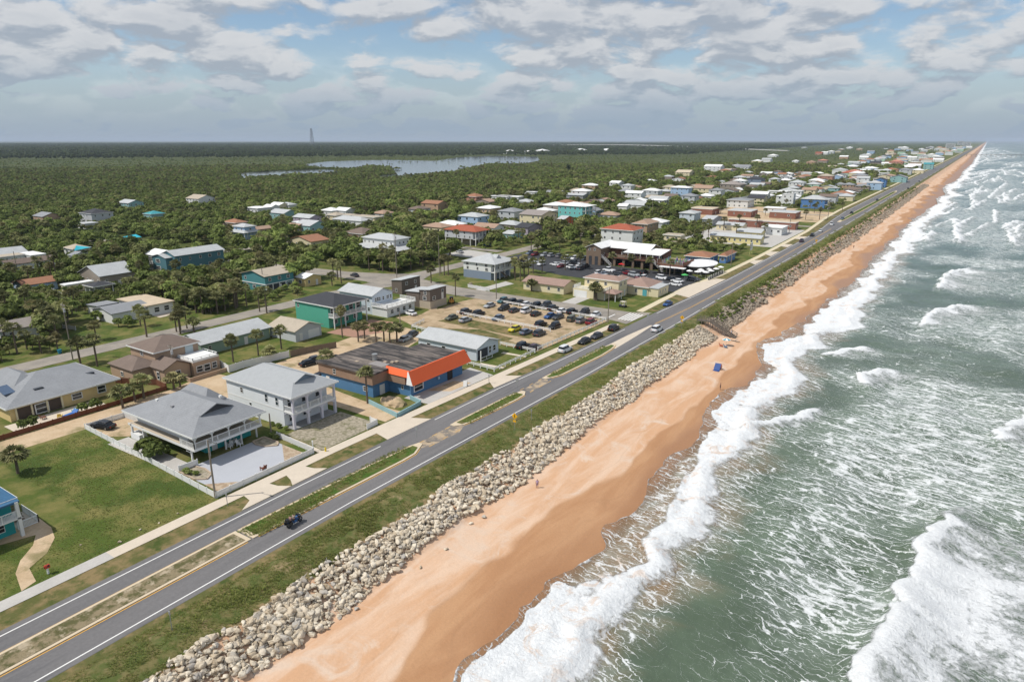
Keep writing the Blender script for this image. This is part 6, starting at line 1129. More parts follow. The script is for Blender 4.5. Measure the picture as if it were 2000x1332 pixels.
def palm_crown(seed, h, n=34, R_=1.55):
    """ball of fan fronds: a stalk and a pleated fan of seven blades each, dead skirt underneath"""
    rr = np.random.default_rng(seed); V, F, T = [], [], []
    for i in range(n):
        a = rr.uniform(0, 6.28); el = math.asin(rr.uniform(-.55, 1.0)); dead = el < -.30
        d_ = Vector((math.cos(a) * math.cos(el), math.sin(a) * math.cos(el), math.sin(el))); s1 = R_ * rr.uniform(.42, .62); L = R_ * rr.uniform(.55, .85) * (.8 if dead else 1)
        o_ = Vector((0, 0, h)); p = o_ + d_ * s1; side = d_.cross(Vector((0, 0, 1))).normalized() if abs(d_.z) < .98 else Vector((1, 0, 0)); up = side.cross(d_).normalized()
        b0 = len(V); V += [o_ - side * .03, o_ + side * .03, p + side * .03, p - side * .03]; F.append((b0, b0 + 1, b0 + 2, b0 + 3)); tn = rr.uniform(.15, .9); T += [tn] * 4
        m = 7
        for k in range(m):
            t0 = (k / (m - 1) - .5) * 2.5; dirn = (d_ * math.cos(t0) + side * math.sin(t0)); tip = p + dirn * L * (1 - .12 * abs(t0)) + Vector((0, 0, -1)) * L * rr.uniform(.10, .38) + up * rr.uniform(-.08, .08)
            wv = (d_ * -math.sin(t0) + side * math.cos(t0)) * .17; midp = p + dirn * L * .5 + up * .03 * (1 if k % 2 else -1)
            b0 = len(V); V += [p, midp - wv, tip, midp + wv]; F.append((b0, b0 + 1, b0 + 2, b0 + 3)); T += [min(1, tn + rr.uniform(-.15, .15))] * 4
    me = bpy.data.meshes.new('crown'); me.from_pydata([tuple(v) for v in V], [], F); me.update(); at = me.attributes.new('tone', 'FLOAT', 'POINT'); at.data.foreach_set('value', np.clip(T, 0, 1).astype(np.float32)); me.materials.append(PALML)
    return me
PH = [3.2, 4.5, 5.6, 6.6]
PCROWN = {h_: [palm_crown(int(h_ * 10) + k, h_) for k in range(2)] for h_ in PH}
def palm_trunk(h, seed):
    rr = random.Random(seed); mb = MB(); p = Vector((0, 0, -.1)); lean = Vector((rr.uniform(-.06, .06), rr.uniform(-.06, .06), 0))
    for i in range(4):
        q = Vector((lean.x * (4 - abs(2 - i - 1)) * .25, lean.y * (i + 1) * .25, h * (i + 1) / 4)); mb.cyl(p, q, .19 - .012 * i, .185 - .012 * i, 7); p = q
    me = mb.mesh('trunk'); me.materials.append(BARK); return me
PTRUNK = {h_: palm_trunk(h_, int(h_ * 10)) for h_ in PH}
def place_palm(x, y, h_, label, group, i):
    hh = min(PH, key=lambda q: abs(q - h_)); r_ = random.Random(i * 31 + 5)
    o = empty('cabbage_palm', (x, y, 0), r_.uniform(0, 6.28)); s_ = h_ / hh; w_ = r_.uniform(.95, 1.35); o.scale = (w_, w_, s_ * r_.uniform(.95, 1.05)); tag(o, label, 'palm tree', group)
    link('trunk', PTRUNK[hh], None, o); link('crown', PCROWN[hh][i % 2], None, o); return o
def place_tree(x, y, s_, label, group, i, nm='broadleaf_tree', cat='tree'):
    r_ = random.Random(i * 17 + 3); o = empty(nm, (x, y, 0), r_.uniform(0, 6.28)); o.scale = (s_ * r_.uniform(.9, 1.2), s_ * r_.uniform(.9, 1.2), s_); tag(o, label, cat, group)
    k = i % 6; link('trunk', TRUNKS[k], None, o); link('crown', CROWNS[k], None, o); return o
def short_near(x, y):
    nn, dist = near_name(x, y); return nn, dist
def psize(h_): return 'short' if h_ < 4.2 else ('tall' if h_ > 5.8 else 'mid-height')
# palms one can make out singly
for i, (x, y, h_) in enumerate(PALMS):
    for (a, b, c, d_) in FOOT:      # keep trunks out of walls: step to the yard in front
        if a - .6 < x < b + .6 and c - .6 < y < d_ + .6: y = c - 1.3
    nn, dist = short_near(x, y); place_palm(x, y, h_, psize(h_) + ' cabbage palm with shaggy crown standing near ' + nn, psize(h_) + ' cabbage palms near ' + nn, i)
NP = len(PALMS)
# where trees may stand
def road_dist_ok(x, y):
    ok = np.ones(len(x), bool)
    ok &= ~((x > -184.5) & (x < -170.5) & (y < 1200)); ok &= ~((y > 171) & (y < 193) & (x < -75) & (x > -425)); ok &= ~((x > -292.5) & (x < -285) & (y < 342)); ok &= ~((y > 258.5) & (y < 265.5) & (x > -422) & (x < -180))
    for yy in (340, 445, 520): ok &= ~((abs(y - yy) < 3.6) & (x > -182))
    return ok
def clear_of_houses(x, y, m_):
    ok = np.ones(len(x), bool)
    for (a, b, c, d_) in FOOT: ok &= ~((x > a - m_) & (x < b + m_ + 1.5) & (y > c - m_ - 2.5) & (y < d_ + m_))
    return ok
NOTREE = [POLY[k] for k in ('lawn1', 'lawn2', 'lawn3', 'lawn4')] + [q for nm, q, mt, z in YARDS if nm in ('restaurant_car_park', 'motel_yard', 'shopping_lot', 'bare_lot')]
def lagoon_ok(x, y):
    ok = np.ones(len(x), bool)
    isl = vnoise(x, y, 62, 91) * .7 + vnoise(x, y, 21, 92) * .3 > .765      # mangrove islets
    for q in LAGOON: ok &= ~inside(x, y, q) | isl
    return ok
def in_view(x, y, m_=0.06):
    a = np.arctan2(-x, y); return (a < R(33.8 + 36.9) + m_) & (a > -0.3)
def scatter_pts(n, rmin, rmax, seed):
    rr = np.random.default_rng(seed); a = rr.uniform(-.02, R(33.8 + 36.9) + .16, n); r_ = np.sqrt(rr.uniform(rmin ** 2, rmax ** 2, n)); x, y = -r_ * np.sin(a), r_ * np.cos(a)
    return x, y, rr
def zone(x, y):
    """0 open, 1 among houses, 2 hammock and marsh, 3 tall forest"""
    z = np.zeros(len(x), int)
    z[(x < -184) & (y < 700)] = 1; z[(y > 268) & (x < -128) & (x > -170)] = 1; z[(y > 560) & (x < -92)] = 1; z[(y > 300) & (y < 346) & (x < -88) & (x > -172)] = 1
    edge = -330 - 0.22 * np.clip(y - 200, 0, 700) + 30 * (vnoise(x, y, 60, 41) - .5)
    z[(x < edge) & (x < -184) & (y < 3000)] = 2
    z[((-x * 0.55 + y * 0.45) > 1500) & (x < -520)] = 3
    return z
x, y, rr = scatter_pts(226000, 60, 1500, 3)
zn = zone(x, y); keep = zn > 0
dens = np.where(zn == 1, .95 * np.clip(0.45 + 1.5 * vnoise(x, y, 22, 42), 0, 1), np.where(zn == 2, .95, .9)); dens = np.where((zn == 1) & (x > -170), dens * .8, dens); dens = np.where((zn == 1) & (y > 290) & (x > -340), dens * .85, dens)
keep &= rr.random(len(x)) < dens; keep &= road_dist_ok(x, y) & lagoon_ok(x, y)
x, y, zn = x[keep], y[keep], zn[keep]
ok = np.where(zn == 1, clear_of_houses(x, y, 1.3), clear_of_houses(x, y, 0.5))
for q in NOTREE: ok &= ~inside(x, y, q)
x, y, zn = x[ok], y[ok], zn[ok]
# thin to a minimum spacing on a jittered cell grid
cell = np.where(zn == 1, 2.7, 3.1); key = np.floor(x / cell).astype(np.int64) * 100003 + np.floor(y / cell).astype(np.int64)
_, ui = np.unique(key, return_index=True); x, y, zn = x[ui], y[ui], zn[ui]
dist = np.hypot(x, y); o_ = np.argsort(dist); x, y, zn, dist = x[o_], y[o_], zn[o_], dist[o_]
rr = np.random.default_rng(11); pal = (rr.random(len(x)) < np.where(zn == 1, .24, np.where(zn == 2, .02, 0.0)))
# houses in front of a tree stay visible: keep tree tops low where a house stands just behind (the yards there are planted low)
rs = rr.random(len(x)); clump = vnoise(x, y, 26, 48)
scl = np.where(zn == 1, (.38 + .42 * clump + .80 * rs ** 4), np.where(zn == 2, .34 + .42 * clump + .50 * rs ** 4, .9 + .9 * rs))
scl = np.where((zn == 2) & (dist > 620), scl * .72, scl)
fx = np.array([(a + b) / 2 for a, b, c, d_ in FOOT]); fy = np.array([(c + d_) / 2 for a, b, c, d_ in FOOT])
for i in range(len(FOOT)):
    a, b, c, d_ = FOOT[i]; ds = math.hypot(fx[i], fy[i]); ux, uy = fx[i] / ds, fy[i] / ds
    al = (x - fx[i]) * ux + (y - fy[i]) * uy; ac = np.abs(-(x - fx[i]) * uy + (y - fy[i]) * ux)
    front = (al < 0) & (al > -(16 + .055 * ds)) & (ac < 0.5 * max(b - a, d_ - c) + 2)
    scl = np.where(front, np.minimum(scl, .42), scl); pal &= ~front
ncount = {'p': NP, 't': 0}; used = np.zeros(len(x), bool)
for i in range(len(x)):
    if ncount['p'] >= 290 and ncount['t'] >= 290: break
    nn, dd = short_near(x[i], y[i])
    if pal[i] and ncount['p'] < 290:
        h_ = 3.0 + 5.0 * scl[i] * rr.uniform(.7, 1.1); place_palm(x[i], y[i], h_, psize(h_) + ' cabbage palm with shaggy crown standing near ' + nn, psize(h_) + ' cabbage palms near ' + nn, ncount['p']); ncount['p'] += 1; used[i] = True
    elif (not pal[i]) and ncount['t'] < 290:
        place_tree(x[i], y[i], scl[i] * 1.08, ('low' if scl[i] < .55 else ('large' if scl[i] > .85 else 'mid-sized')) + ' dense green broadleaf tree growing near ' + nn, ('low' if scl[i] < .55 else ('large' if scl[i] > .85 else 'mid-sized')) + ' broadleaf trees near ' + nn, ncount['t']); ncount['t'] += 1; used[i] = True
x, y, zn, pal, scl = x[~used], y[~used], zn[~used], pal[~used], scl[~used]
def scatter_object(name, X, Y, Z, S, pid, protos, label, cat, seed=1, kind='stuff', zs=None):
    n = len(X); me = bpy.data.meshes.new(name); me.from_pydata(np.stack([X, Y, Z], 1).tolist(), [], []); me.update(); r_ = np.random.default_rng(seed)
    for k, v, tp in (('scl', S, 'FLOAT'), ('rz', r_.uniform(0, 6.28, n), 'FLOAT'), ('pid', pid, 'INT')):
        at = me.attributes.new(k, tp, 'POINT'); at.data.foreach_set('value', np.asarray(v).astype(np.int32 if tp == 'INT' else np.float32))
    o = link(name, me); g_ = bpy.data.node_groups.new(name, 'GeometryNodeTree'); g_.interface.new_socket('Geometry', in_out='INPUT', socket_type='NodeSocketGeometry'); g_.interface.new_socket('Geometry', in_out='OUTPUT', socket_type='NodeSocketGeometry')
    gi = g_.nodes.new('NodeGroupInput'); go = g_.nodes.new('NodeGroupOutput'); jn = g_.nodes.new('GeometryNodeJoinGeometry')
    def att(nm, tp):
        q = g_.nodes.new('GeometryNodeInputNamedAttribute'); q.data_type = tp; q.inputs[0].default_value = nm; return q.outputs[0]
    sc, rz, pi_ = att('scl', 'FLOAT'), att('rz', 'FLOAT'), att('pid', 'INT')
    cv = g_.nodes.new('ShaderNodeCombineXYZ'); g_.links.new(rz, cv.inputs[2])
    for k, pr in enumerate(protos):
        io = g_.nodes.new('GeometryNodeInstanceOnPoints'); oi = g_.nodes.new('GeometryNodeObjectInfo'); oi.inputs[0].default_value = pr; oi.transform_space = 'ORIGINAL'
        cm = g_.nodes.new('FunctionNodeCompare'); cm.data_type = 'INT'; cm.operation = 'EQUAL'; g_.links.new(pi_, cm.inputs[2]); cm.inputs[3].default_value = k
        g_.links.new(gi.outputs[0], io.inputs[0]); g_.links.new(cm.outputs[0], io.inputs[1]); g_.links.new(oi.outputs['Geometry'], io.inputs[2]); g_.links.new(cv.outputs[0], io.inputs[5]); g_.links.new(sc, io.inputs[6]); g_.links.new(io.outputs[0], jn.inputs[0])
    g_.links.new(jn.outputs[0], go.inputs[0]); md = o.modifiers.new('spread', 'NODES'); md.node_group = g_
    return tag(o, label, cat, kind=kind)
def protos_of(meshes):
    out = []
    for me in meshes: out.append(next(o for o in bpy.data.objects if o.data == me))
    return out
pc = [PCROWN[4.5][0], PCROWN[4.5][1]]
prot = protos_of(CROWNS) + protos_of(pc)
pid = np.where(pal, 6 + rr.integers(0, 2, len(x)), rr.integers(0, 6, len(x))); S = np.where(pal, rr.uniform(.8, 1.4, len(x)), scl * 1.14)
scatter_object('woodland', x, y, np.zeros(len(x)), S, pid, prot, 'dense green hammock and mangrove thicket covering the land behind the houses', 'woodland', 5)
# far forest of taller, darker trees to the horizon
ftree = place_tree(-560, 1000, 1.5, 'tall dark conifer standing above the marsh thicket', None, 3, 'conifer_tree'); FC = crown_mesh(77, h=8.5, r=3.2, n=420, mat=PINEL, squat=1.1, low=.12)
next(c for c in ftree.children if c.name.startswith('crown')).data = FC
fx_, fy_, r2 = scatter_pts(190000, 1380, 11000, 8); kz = zone(fx_, fy_); dd = np.hypot(fx_, fy_)
near_coast = (fx_ > -600 - .1 * fy_) & (fx_ > -1500)
kk = lagoon_ok(fx_, fy_) & (fx_ < -100 - .01 * fy_) & (r2.random(len(fx_)) < np.where(near_coast, .55, .95) * np.clip(1.25 - dd / 12000, .4, 1)) & clear_of_houses(fx_, fy_, 6)
fx_, fy_, kz, dd, nc = fx_[kk], fy_[kk], kz[kk], dd[kk], near_coast[kk]
tall = (-fx_ * .55 + fy_ * .45) > 1500
fs = np.where(nc, r2.uniform(.38, .75, len(fx_)), np.where(tall, r2.uniform(1.1, 2.0, len(fx_)), r2.uniform(.45, .65, len(fx_)))) * np.clip(dd / 2600, 1, 1.35)
scatter_object('far_forest', fx_, fy_, np.where(tall, 0, -.3), fs, np.where(tall & ~nc, 6, r2.integers(0, 6, len(fx_))), protos_of(CROWNS) + [next(c for c in ftree.children if c.name.startswith('crown'))], 'dark forest stretching from the lagoon to the horizon', 'forest', 9)
# shrubs placed by hand
def place_bush(x_, y_, s_, label, group=None, i=0, zsc=1.0):
    o = link('shrub', BUSH[i % 2]); o.location = (x_, y_, 0); o.scale = (s_, s_, s_ * zsc); o.rotation_euler = (0, 0, i * 1.3); tag(o, label, 'shrub', group); return o
b_ = place_bush(-107.5, 52.6, 2.1, 'big rounded green shrub beside the deck house side patio', i=0, zsc=.75)
place_bush(-105.2, 52.2, 1.7, 'smaller rounded shrub against the big one by the deck house', i=1, zsc=.8)
place_bush(-191.5, 93.5, 1.5, 'clipped round green bush on the lawn of the low white house', i=1, zsc=.9)
place_bush(-205, 92, 1.9, 'rounded hedge bush beside the low white house', i=0, zsc=.9)
for i, (bx_, by_) in enumerate(((-135.8, 55.5), (-135.6, 57.5), (-135.6, 62), (-135.9, 63.5), (-136, 45.2), (-136, 46.8))): place_bush(bx_, by_, 1.0, 'spiky dark shrub beside the red-brown board fence', 'shrubs by the board fence', i, 1.1)
for i, (bx_, by_) in enumerate(((-96.6, 68.3), (-95.0, 68.0), (-96.6, 52.2), (-95.4, 51.9), (-94.2, 52.4))): place_bush(bx_, by_, .55, 'low flowering plant in the curved bed beside the deck house patio', 'patio bed plants', i, .8)
for i, (bx_, by_) in enumerate(((-100.5, 71.5), (-98.8, 71.5), (-96.9, 71.6))): place_bush(bx_, by_, .5, 'small potted shrub along the south wall of the arched house', 'plants by the arched house', i, .9)

# ------------------------------------------------------------------ rock revetment and grass tufts
def rock_mat():
    m, t, b, o = new_mat('coquina_boulder')
    r_ = t.node('ShaderNodeObjectInfo').outputs['Random']; p = t.pos(); x, y, z = t.sep(p)
    c = t.mix(r_, (0.50, 0.41, 0.295), (0.74, 0.665, 0.54)); c = t.mix(t.ss(t.math('FRACT', t.math('MULTIPLY', r_, 5.7)), .82, .92), c, (0.42, 0.39, 0.35)); c = t.mix(t.ss(t.noise(p, 1.6, 5, .65), .48, .70), c, (0.31, 0.245, 0.165))
    c = t.mix(t.ss(t.math('ADD', y, t.math('MULTIPLY', t.noise(p, .06, 3), 60.0)), 196.0, 226.0), c, t.mix(t.noise(p, .9, 4), (0.21, 0.175, 0.14), (0.46, 0.39, 0.30)))
    t.put(b.inputs['Base Color'], c); b.inputs['Roughness'].default_value = .92; b.inputs['Specular IOR Level'].default_value = .15
    t.put(b.inputs['Normal'], t.bump(t.noise(p, 7, 6, .7), .55, .08)); return m
ROCKM = rock_mat()
def rock_mesh(seed):
    rr = np.random.default_rng(seed); n = 15; d_ = rr.normal(size=(n, 3)); d_ /= np.linalg.norm(d_, axis=1, keepdims=True); v = d_ * rr.uniform(.78, 1.1, (n, 1)) * np.array([1, rr.uniform(.6, .95), rr.uniform(.5, .8)]) * .5
    bm = bmesh.new(); vs = [bm.verts.new(q) for q in v]; r_ = bmesh.ops.convex_hull(bm, input=vs); bmesh.ops.delete(bm, geom=[g_ for g_ in r_['geom_interior'] if isinstance(g_, bmesh.types.BMVert)], context='VERTS')
    bmesh.ops.bevel(bm, geom=bm.edges[:], offset=.045, segments=1, affect='EDGES'); me = bpy.data.meshes.new('boulder'); bm.to_mesh(me); bm.free(); me.materials.append(ROCKM); return me
ROCKS = [rock_mesh(100 + i) for i in range(10)]
rr = np.random.default_rng(19); n = 19000
ry_ = np.concatenate([rr.uniform(12, 230, 13500), rr.uniform(230, 1000, 5500)]); t_ = rr.beta(1.15, 1.1, n)
top = -60.0 + 1.2 * (vnoise(0 * ry_, ry_, 6, 51) - .5) + 2.2 * sst(ry_, 210, 330); toe = -54.2 + 1.6 * (vnoise(0 * ry_, ry_, 9, 52) - .5) + 3.0 * sst(ry_, 230, 480)
rx_ = top + (toe - top) * t_; sz = (.34 + .95 * rr.random(n) ** 2.2) * (1 + .25 * (vnoise(rx_, ry_, 8, 53) > .6)) * np.where(ry_ > 230, 1.5, 1.0) * np.where(ry_ < 110, 1.08, .85 + .15)
gapk = ~((ry_ > 184.5) & (ry_ < 191.5)); rx_, ry_, sz, t_ = rx_[gapk], ry_[gapk], sz[gapk], t_[gapk]; n = len(rx_)
rz_ = beach_z(rx_) + sz * .16 + .35 * (1 - np.abs(2 * t_ - 1)) * rr.random(n)
dd = np.hypot(rx_, ry_) / (sz + .2); od = np.argsort(dd); ind = od[:290]; rest = od[290:]
for i, k in enumerate(ind):
    o = link('boulder', ROCKS[i % 10]); o.location = (rx_[k], ry_[k], rz_[k]); o.rotation_euler = (rr.uniform(-.5, .5), rr.uniform(-.5, .5), rr.uniform(0, 6.28)); o.scale = (sz[k],) * 3
    third = 'high against the dune grass' if t_[k] < .3 else ('at the foot of the bank' if t_[k] > .72 else 'in the middle of the bank'); size = 'large' if sz[k] > 1.05 else ('medium' if sz[k] > .75 else 'small')
    tag(o, '%s pale tan boulder in the stone revetment, %s' % (size, third), 'boulder', '%s revetment boulders %s' % (size, third))
scatter_object('stone_revetment', rx_[rest], ry_[rest], rz_[rest], sz[rest], rr.integers(0, 10, len(rest)), protos_of(ROCKS), 'bank of piled tan boulders between the dune grass and the beach', 'boulders', 21)
# fallen stones on the sand
for i, (x_, y_, s_) in enumerate(((-53.2, 46.5, .9), (-53.6, 44.2, .7), (-52.4, 57, .6), (-52.8, 71.5, 1.0), (-53.3, 69, .8), (-54.3, 36.5, .9), (-54, 38.4, .7), (-52.2, 62, .8))):
    o = link('boulder', ROCKS[(i * 3) % 10]); o.location = (x_, y_, float(beach_z(x_)) + s_ * .12); o.scale = (s_,) * 3; o.rotation_euler = (0, 0, i); tag(o, 'pale boulder lying loose on the orange sand below the bank', 'boulder', 'loose boulders on the sand')
for i, (x_, y_, s_) in enumerate(((-85.4, 36.2, .7), (-86.1, 39.2, .5), (-85.6, 41.6, .5), (-85.9, 44.4, .45), (-89, 33, .45), (-147.4, 193.2, 1.8))):
    o = link('boulder', ROCKS[(i * 3 + 1) % 10]); o.location = (x_, y_, s_ * .15); o.scale = (s_,) * 3; o.rotation_euler = (0, 0, i * 2.0); tag(o, 'white stone lying in the grass beside the sidewalk' if i < 5 else 'big pale boulder on the lawn by the street bend', 'stone', 'white stones along the vacant lot' if i < 5 else None)
# tufts of dune grass
def tuft_mesh(seed, hgt=.55, n=16, mat=None):
    rr = np.random.default_rng(seed); V, F, T = [], [], []
    for i in range(n):
        a = rr.uniform(0, 6.28); q = rr.uniform(0, .28); b = Vector((q * math.cos(a), q * math.sin(a), 0)); tip = b + Vector((math.cos(a) * rr.uniform(.1, .45), math.sin(a) * rr.uniform(.1, .45), hgt * rr.uniform(.5, 1.1))); s_ = Vector((-math.sin(a), math.cos(a), 0)) * .045
        k = len(V); V += [b - s_, b + s_, tip]; F.append((k, k + 1, k + 2)); T += [rr.uniform(0, 1)] * 3
    me = bpy.data.meshes.new('tuft'); me.from_pydata([tuple(v) for v in V], [], F); me.update(); at = me.attributes.new('tone', 'FLOAT', 'POINT'); at.data.foreach_set('value', np.array(T, np.float32)); me.materials.append(mat); return me
DG = leaf_mat('dune_grass_blades', (0.17, 0.215, 0.050), (0.30, 0.32, 0.10), (0.42, 0.35, 0.18))
TUFTS = [tuft_mesh(i, .55, 16, DG) for i in range(3)]
for i, q in enumerate(((-62.2, 26.2), (-62.6, 33.1), (-61.9, 40.4))):
    o = link('grass_tuft', TUFTS[i]); o.location = (q[0], q[1], 0); tag(o, 'tall clump of dune grass at the top of the bank', 'grass', 'tall dune grass clumps')
n = 70000; gy = 10 + 420 * rr.random(n) ** 1.4; gx = rr.uniform(-66.2, -59.4, n); kp = vnoise(gx, gy, 2.6, 61) * .6 + vnoise(gx, gy, .9, 62) * .4 > .22; kp &= ~((gy > 184.5) & (gy < 191.5)); gx, gy = gx[kp], gy[kp]
kp = gx > np.array([XE(v) for v in gy]) + .7; gx, gy = gx[kp], gy[kp]
scatter_object('dune_grass', gx, gy, np.maximum(beach_z(gx), -.6), rr.uniform(.16, .42, len(gx)) * (.7 + .9 * vnoise(gx, gy, 3.5, 66) ** 2), rr.integers(0, 3, len(gx)), protos_of(TUFTS), 'strip of dune grass between the coast road and the boulders', 'grass', 23)
mx = np.concatenate([rr.uniform(-74.6, -72.2, 900), rr.uniform(-73.2, -71.2, 500), rr.uniform(-73, -70.7, 900)]); my = np.concatenate([rr.uniform(46, 78, 900), rr.uniform(62, 80, 500) * 0 + rr.uniform(47, 60, 500), np.where(rr.random(900) < .45, rr.uniform(92, 110, 900), rr.uniform(124, 150, 900))])
scatter_object('median_grass', mx, my, np.full(len(mx), .2), rr.uniform(.3, .55, len(mx)), rr.integers(0, 3, len(mx)), protos_of(TUFTS), 'bright green grass growing on the kerbed median islands', 'grass', 24)
lx = rr.uniform(-126, -84.8, 26000); ly = rr.uniform(8, 51, 26000); kp = inside(lx, ly, YARDS[0][1]) & ~inside(lx, ly, POLY['pathL']) & ~((lx < -96.5) & (ly < 37.2)); lx, ly = lx[kp], ly[kp]
scatter_object('lot_grass', lx, ly, np.full(len(lx), .02), rr.uniform(.10, .26, len(lx)), rr.integers(0, 3, len(lx)), protos_of(TUFTS), 'rough green grass of the empty lot beside the white fence', 'grass', 25)

# scrub creeping over the older stones beyond the stairs
rr = np.random.default_rng(88); sy_ = 195 + 700 * rr.random(900) ** 1.3; sx_ = -60.5 + 4.5 * rr.random(900) ** 1.5
scatter_object('dune_scrub', sx_, sy_, np.maximum(beach_z(sx_), -1.6) + .1, rr.uniform(.25, .6, len(sx_)), rr.integers(0, 2, len(sx_)), protos_of(BUSH), 'low scrub creeping over the old stones beyond the beach stairs', 'scrub', 27)

# ------------------------------------------------------------------ restaurant with roof deck
def restaurant():
    root = empty('restaurant', (-112, 262, 0)); tag(root, 'brown two-storey beach restaurant with white metal roofs and long upper dining deck', 'restaurant')
    ox, oy = -112, 262; HOUSES['rest'] = (-112, 262, 'the brown restaurant', root); FOOT.append((-134, -80, 250, 274))
    f = lambda x0, x1, y0, y1, z0, z1: MB().box(x0 - ox, x1 - ox, y0 - oy, y1 - oy, z0, z1)
    BRN = plain('brown_shiplap', (.20, .145, .105), .85, .12, .8); RUST = plain('rust_board', (.17, .085, .06), .85, .12, .8); DK = plain('painted_shade', (.05, .055, .065)); WR = rm('white')  # DK is a flat colour for the shade under decks and arches
    mb = MB(); wall_mesh(mb, -133 - ox, -126.2 - ox, 254.8 - oy, 270 - oy, 0, 7.0, 'gy', 1.6); mb.build('gable_wall', BRN, root)
    mb = MB(); roof_mesh(mb, -133 - ox, -126.2 - ox, 254.8 - oy, 270 - oy, 7.0, 'gy', 1.6, .5); mb.build('gable_roof', WR, root)
    f(-126.2, -102.6, 264, 273, 0, 6.5).build('main_wall', RUST, root)
    mb = MB(); roof_mesh(mb, -127.5 - ox, -108 - ox, 262.5 - oy, 273.5 - oy, 6.55, 'gx', 1.9, .4); mb.build('main_roof', WR, root)
    mb = MB(); mb.add([(-117 - ox, 256.6 - oy, 6.0), (-100.8 - ox, 256.6 - oy, 6.0), (-100.8 - ox, 267 - oy, 7.0), (-117 - ox, 267 - oy, 7.0), (-117 - ox, 256.6 - oy, 6.18), (-100.8 - ox, 256.6 - oy, 6.18), (-100.8 - ox, 267 - oy, 7.18), (-117 - ox, 267 - oy, 7.18)], [(3, 2, 1, 0), (4, 5, 6, 7), (0, 1, 5, 4), (1, 2, 6, 5), (2, 3, 7, 6), (3, 0, 4, 7)]); mb.build('deck_roof', WR, root)
    for xx in (-131.5, -129): window(root, 'S', (xx - ox, 254.78 - oy, 6.4), .9, 1.0)
    for xx in (-131, -128.2): f(xx - .7, xx + .7, 254.74, 254.8, 0, 3.6).build('arch_shade_panel', DK, root)  # solid panels, the arches' inner shade painted in their colour
    for k in range(3): window(root, 'S', (-120.4 + k * 1.1 - ox, 263.98 - oy, 5.2), .8, 1.9)
    f(-126, -100.5, 256.4, 264, 3.55, 3.8).build('upper_deck', WOODW, root); f(-100.5, -89.6, 251.8, 264.2, 3.55, 3.8).build('east_deck', WOODW, root)
    f(-126, -100.5, 256.35, 256.4, 3.3, 3.9).build('deck_edge', RUST, root); f(-100.5, -89.6, 251.72, 251.8, 3.2, 3.9).build('east_deck_edge', RUST, root); f(-89.6, -89.5, 251.8, 264.2, 3.2, 3.9).build('east_deck_edge', RUST, root)
    railing(root, [(-125.8 - ox, 256.5 - oy), (-100.5 - ox, 256.5 - oy), (-100.5 - ox, 251.9 - oy), (-89.7 - ox, 251.9 - oy), (-89.7 - ox, 264 - oy)], 3.8, 1.1, RUST, post=2.0)
    for k in range(10): column(root, -125.6 + k * 2.7 - ox, 256.6 - oy, 3.8, 6.1 if k > 2 else 5.2, .09)
    for k in range(6): column(root, -100.2 + k * 2.05 - ox, 252 - oy, 3.8, 5.3, .07)
    for k in range(7): f(-125.5 + k * 4.1, -124.5 + k * 4.1, 256.8, 257.8, 0, 3.55).build('pillar', BRN, root)
    for k in range(4): f(-99.8 + k * 3.2, -99.3 + k * 3.2, 252.2, 252.7, 0, 3.55).build('pillar', WOODW, root)
    f(-124.5, -101, 263.9, 264.0, .1, 3.2).build('ground_glazing', DK, root); f(-99, -91, 258, 263.8, .05, 3.4).build('bar_wall', DK, root)  # both coloured as the shade beneath the decks
    f(-98.5, -88.2, 249.2, 251.6, 3.0, 3.2).build('porch_canopy', WR, root)
    mb = MB()
    for k in range(14): mb.box(-126.2 + k * .32 - ox, -125.8 + k * .32 - ox, 255.0 - oy, 256.2 - oy, 3.7 - k * .27 - .07, 3.7 - k * .27); mb.box(-103.6 + k * .32 - ox, -103.2 + k * .32 - ox, 254.8 - oy, 256.2 - oy, 3.7 - k * .27 - .07, 3.7 - k * .27)
    for xo in (-126.2, -103.6):
        for yy in (255.0, 256.1): mb.bar((xo - ox, yy - oy, 4.6), (xo + 4.4 - ox, yy - oy, .9), .05)
    mb.build('stair', TRIM, root)
    # people dining up on the deck: a crowd
    rr = np.random.default_rng(4); mb = MB()
    for k in range(120):
        px_, py_ = (rr.uniform(-100, -90.2), rr.uniform(252.4, 263.4)) if k < 75 else (rr.uniform(-117, -101), rr.uniform(257, 262)); px_ -= ox; py_ -= oy; h_ = 3.8 + rr.uniform(.9, 1.55)
        mb.cyl((px_, py_, 3.8), (px_, py_, h_ - .22), .19, .15, 6); mb.cyl((px_, py_, h_ - .22), (px_, py_, h_ + .05), .1, .09, 6)
    m, t, b, o = new_mat('crowd_clothes'); v = t.node('ShaderNodeTexVoronoi'); v.inputs['Scale'].default_value = 1.2; t.put(v.inputs['Vector'], t.pos()); t.put(b.inputs['Base Color'], t.mix(.55, v.outputs['Color'], (.12, .12, .16)))
    cr = mb.build('crowd', m); cr.location = (ox, oy, 0); tag(cr, 'crowd of diners packed on the upper deck of the restaurant', 'crowd', kind='stuff')
    # oval tent
    tr = empty('tent_pavilion', (-87.5, 265, 0)); tag(tr, 'white oval roofed pavilion beside the restaurant deck', 'pavilion'); mb = MB(); n = 28
    ring = [(6.6 * math.cos(2 * math.pi * k / n), 9.4 * math.sin(2 * math.pi * k / n)) for k in range(n)]
    mb.add([(p[0], p[1], 3.1) for p in ring] + [(p[0], p[1], 3.35) for p in ring] + [(p[0] * .5, p[1] * .5, 4.1) for p in ring] + [(0, 0, 4.3)], [tuple(range(n - 1, -1, -1))] + [(k, (k + 1) % n, n + (k + 1) % n, n + k) for k in range(n)] + [(n + k, n + (k + 1) % n, 2 * n + (k + 1) % n, 2 * n + k) for k in range(n)] + [(2 * n + k, 2 * n + (k + 1) % n, 3 * n) for k in range(n)])
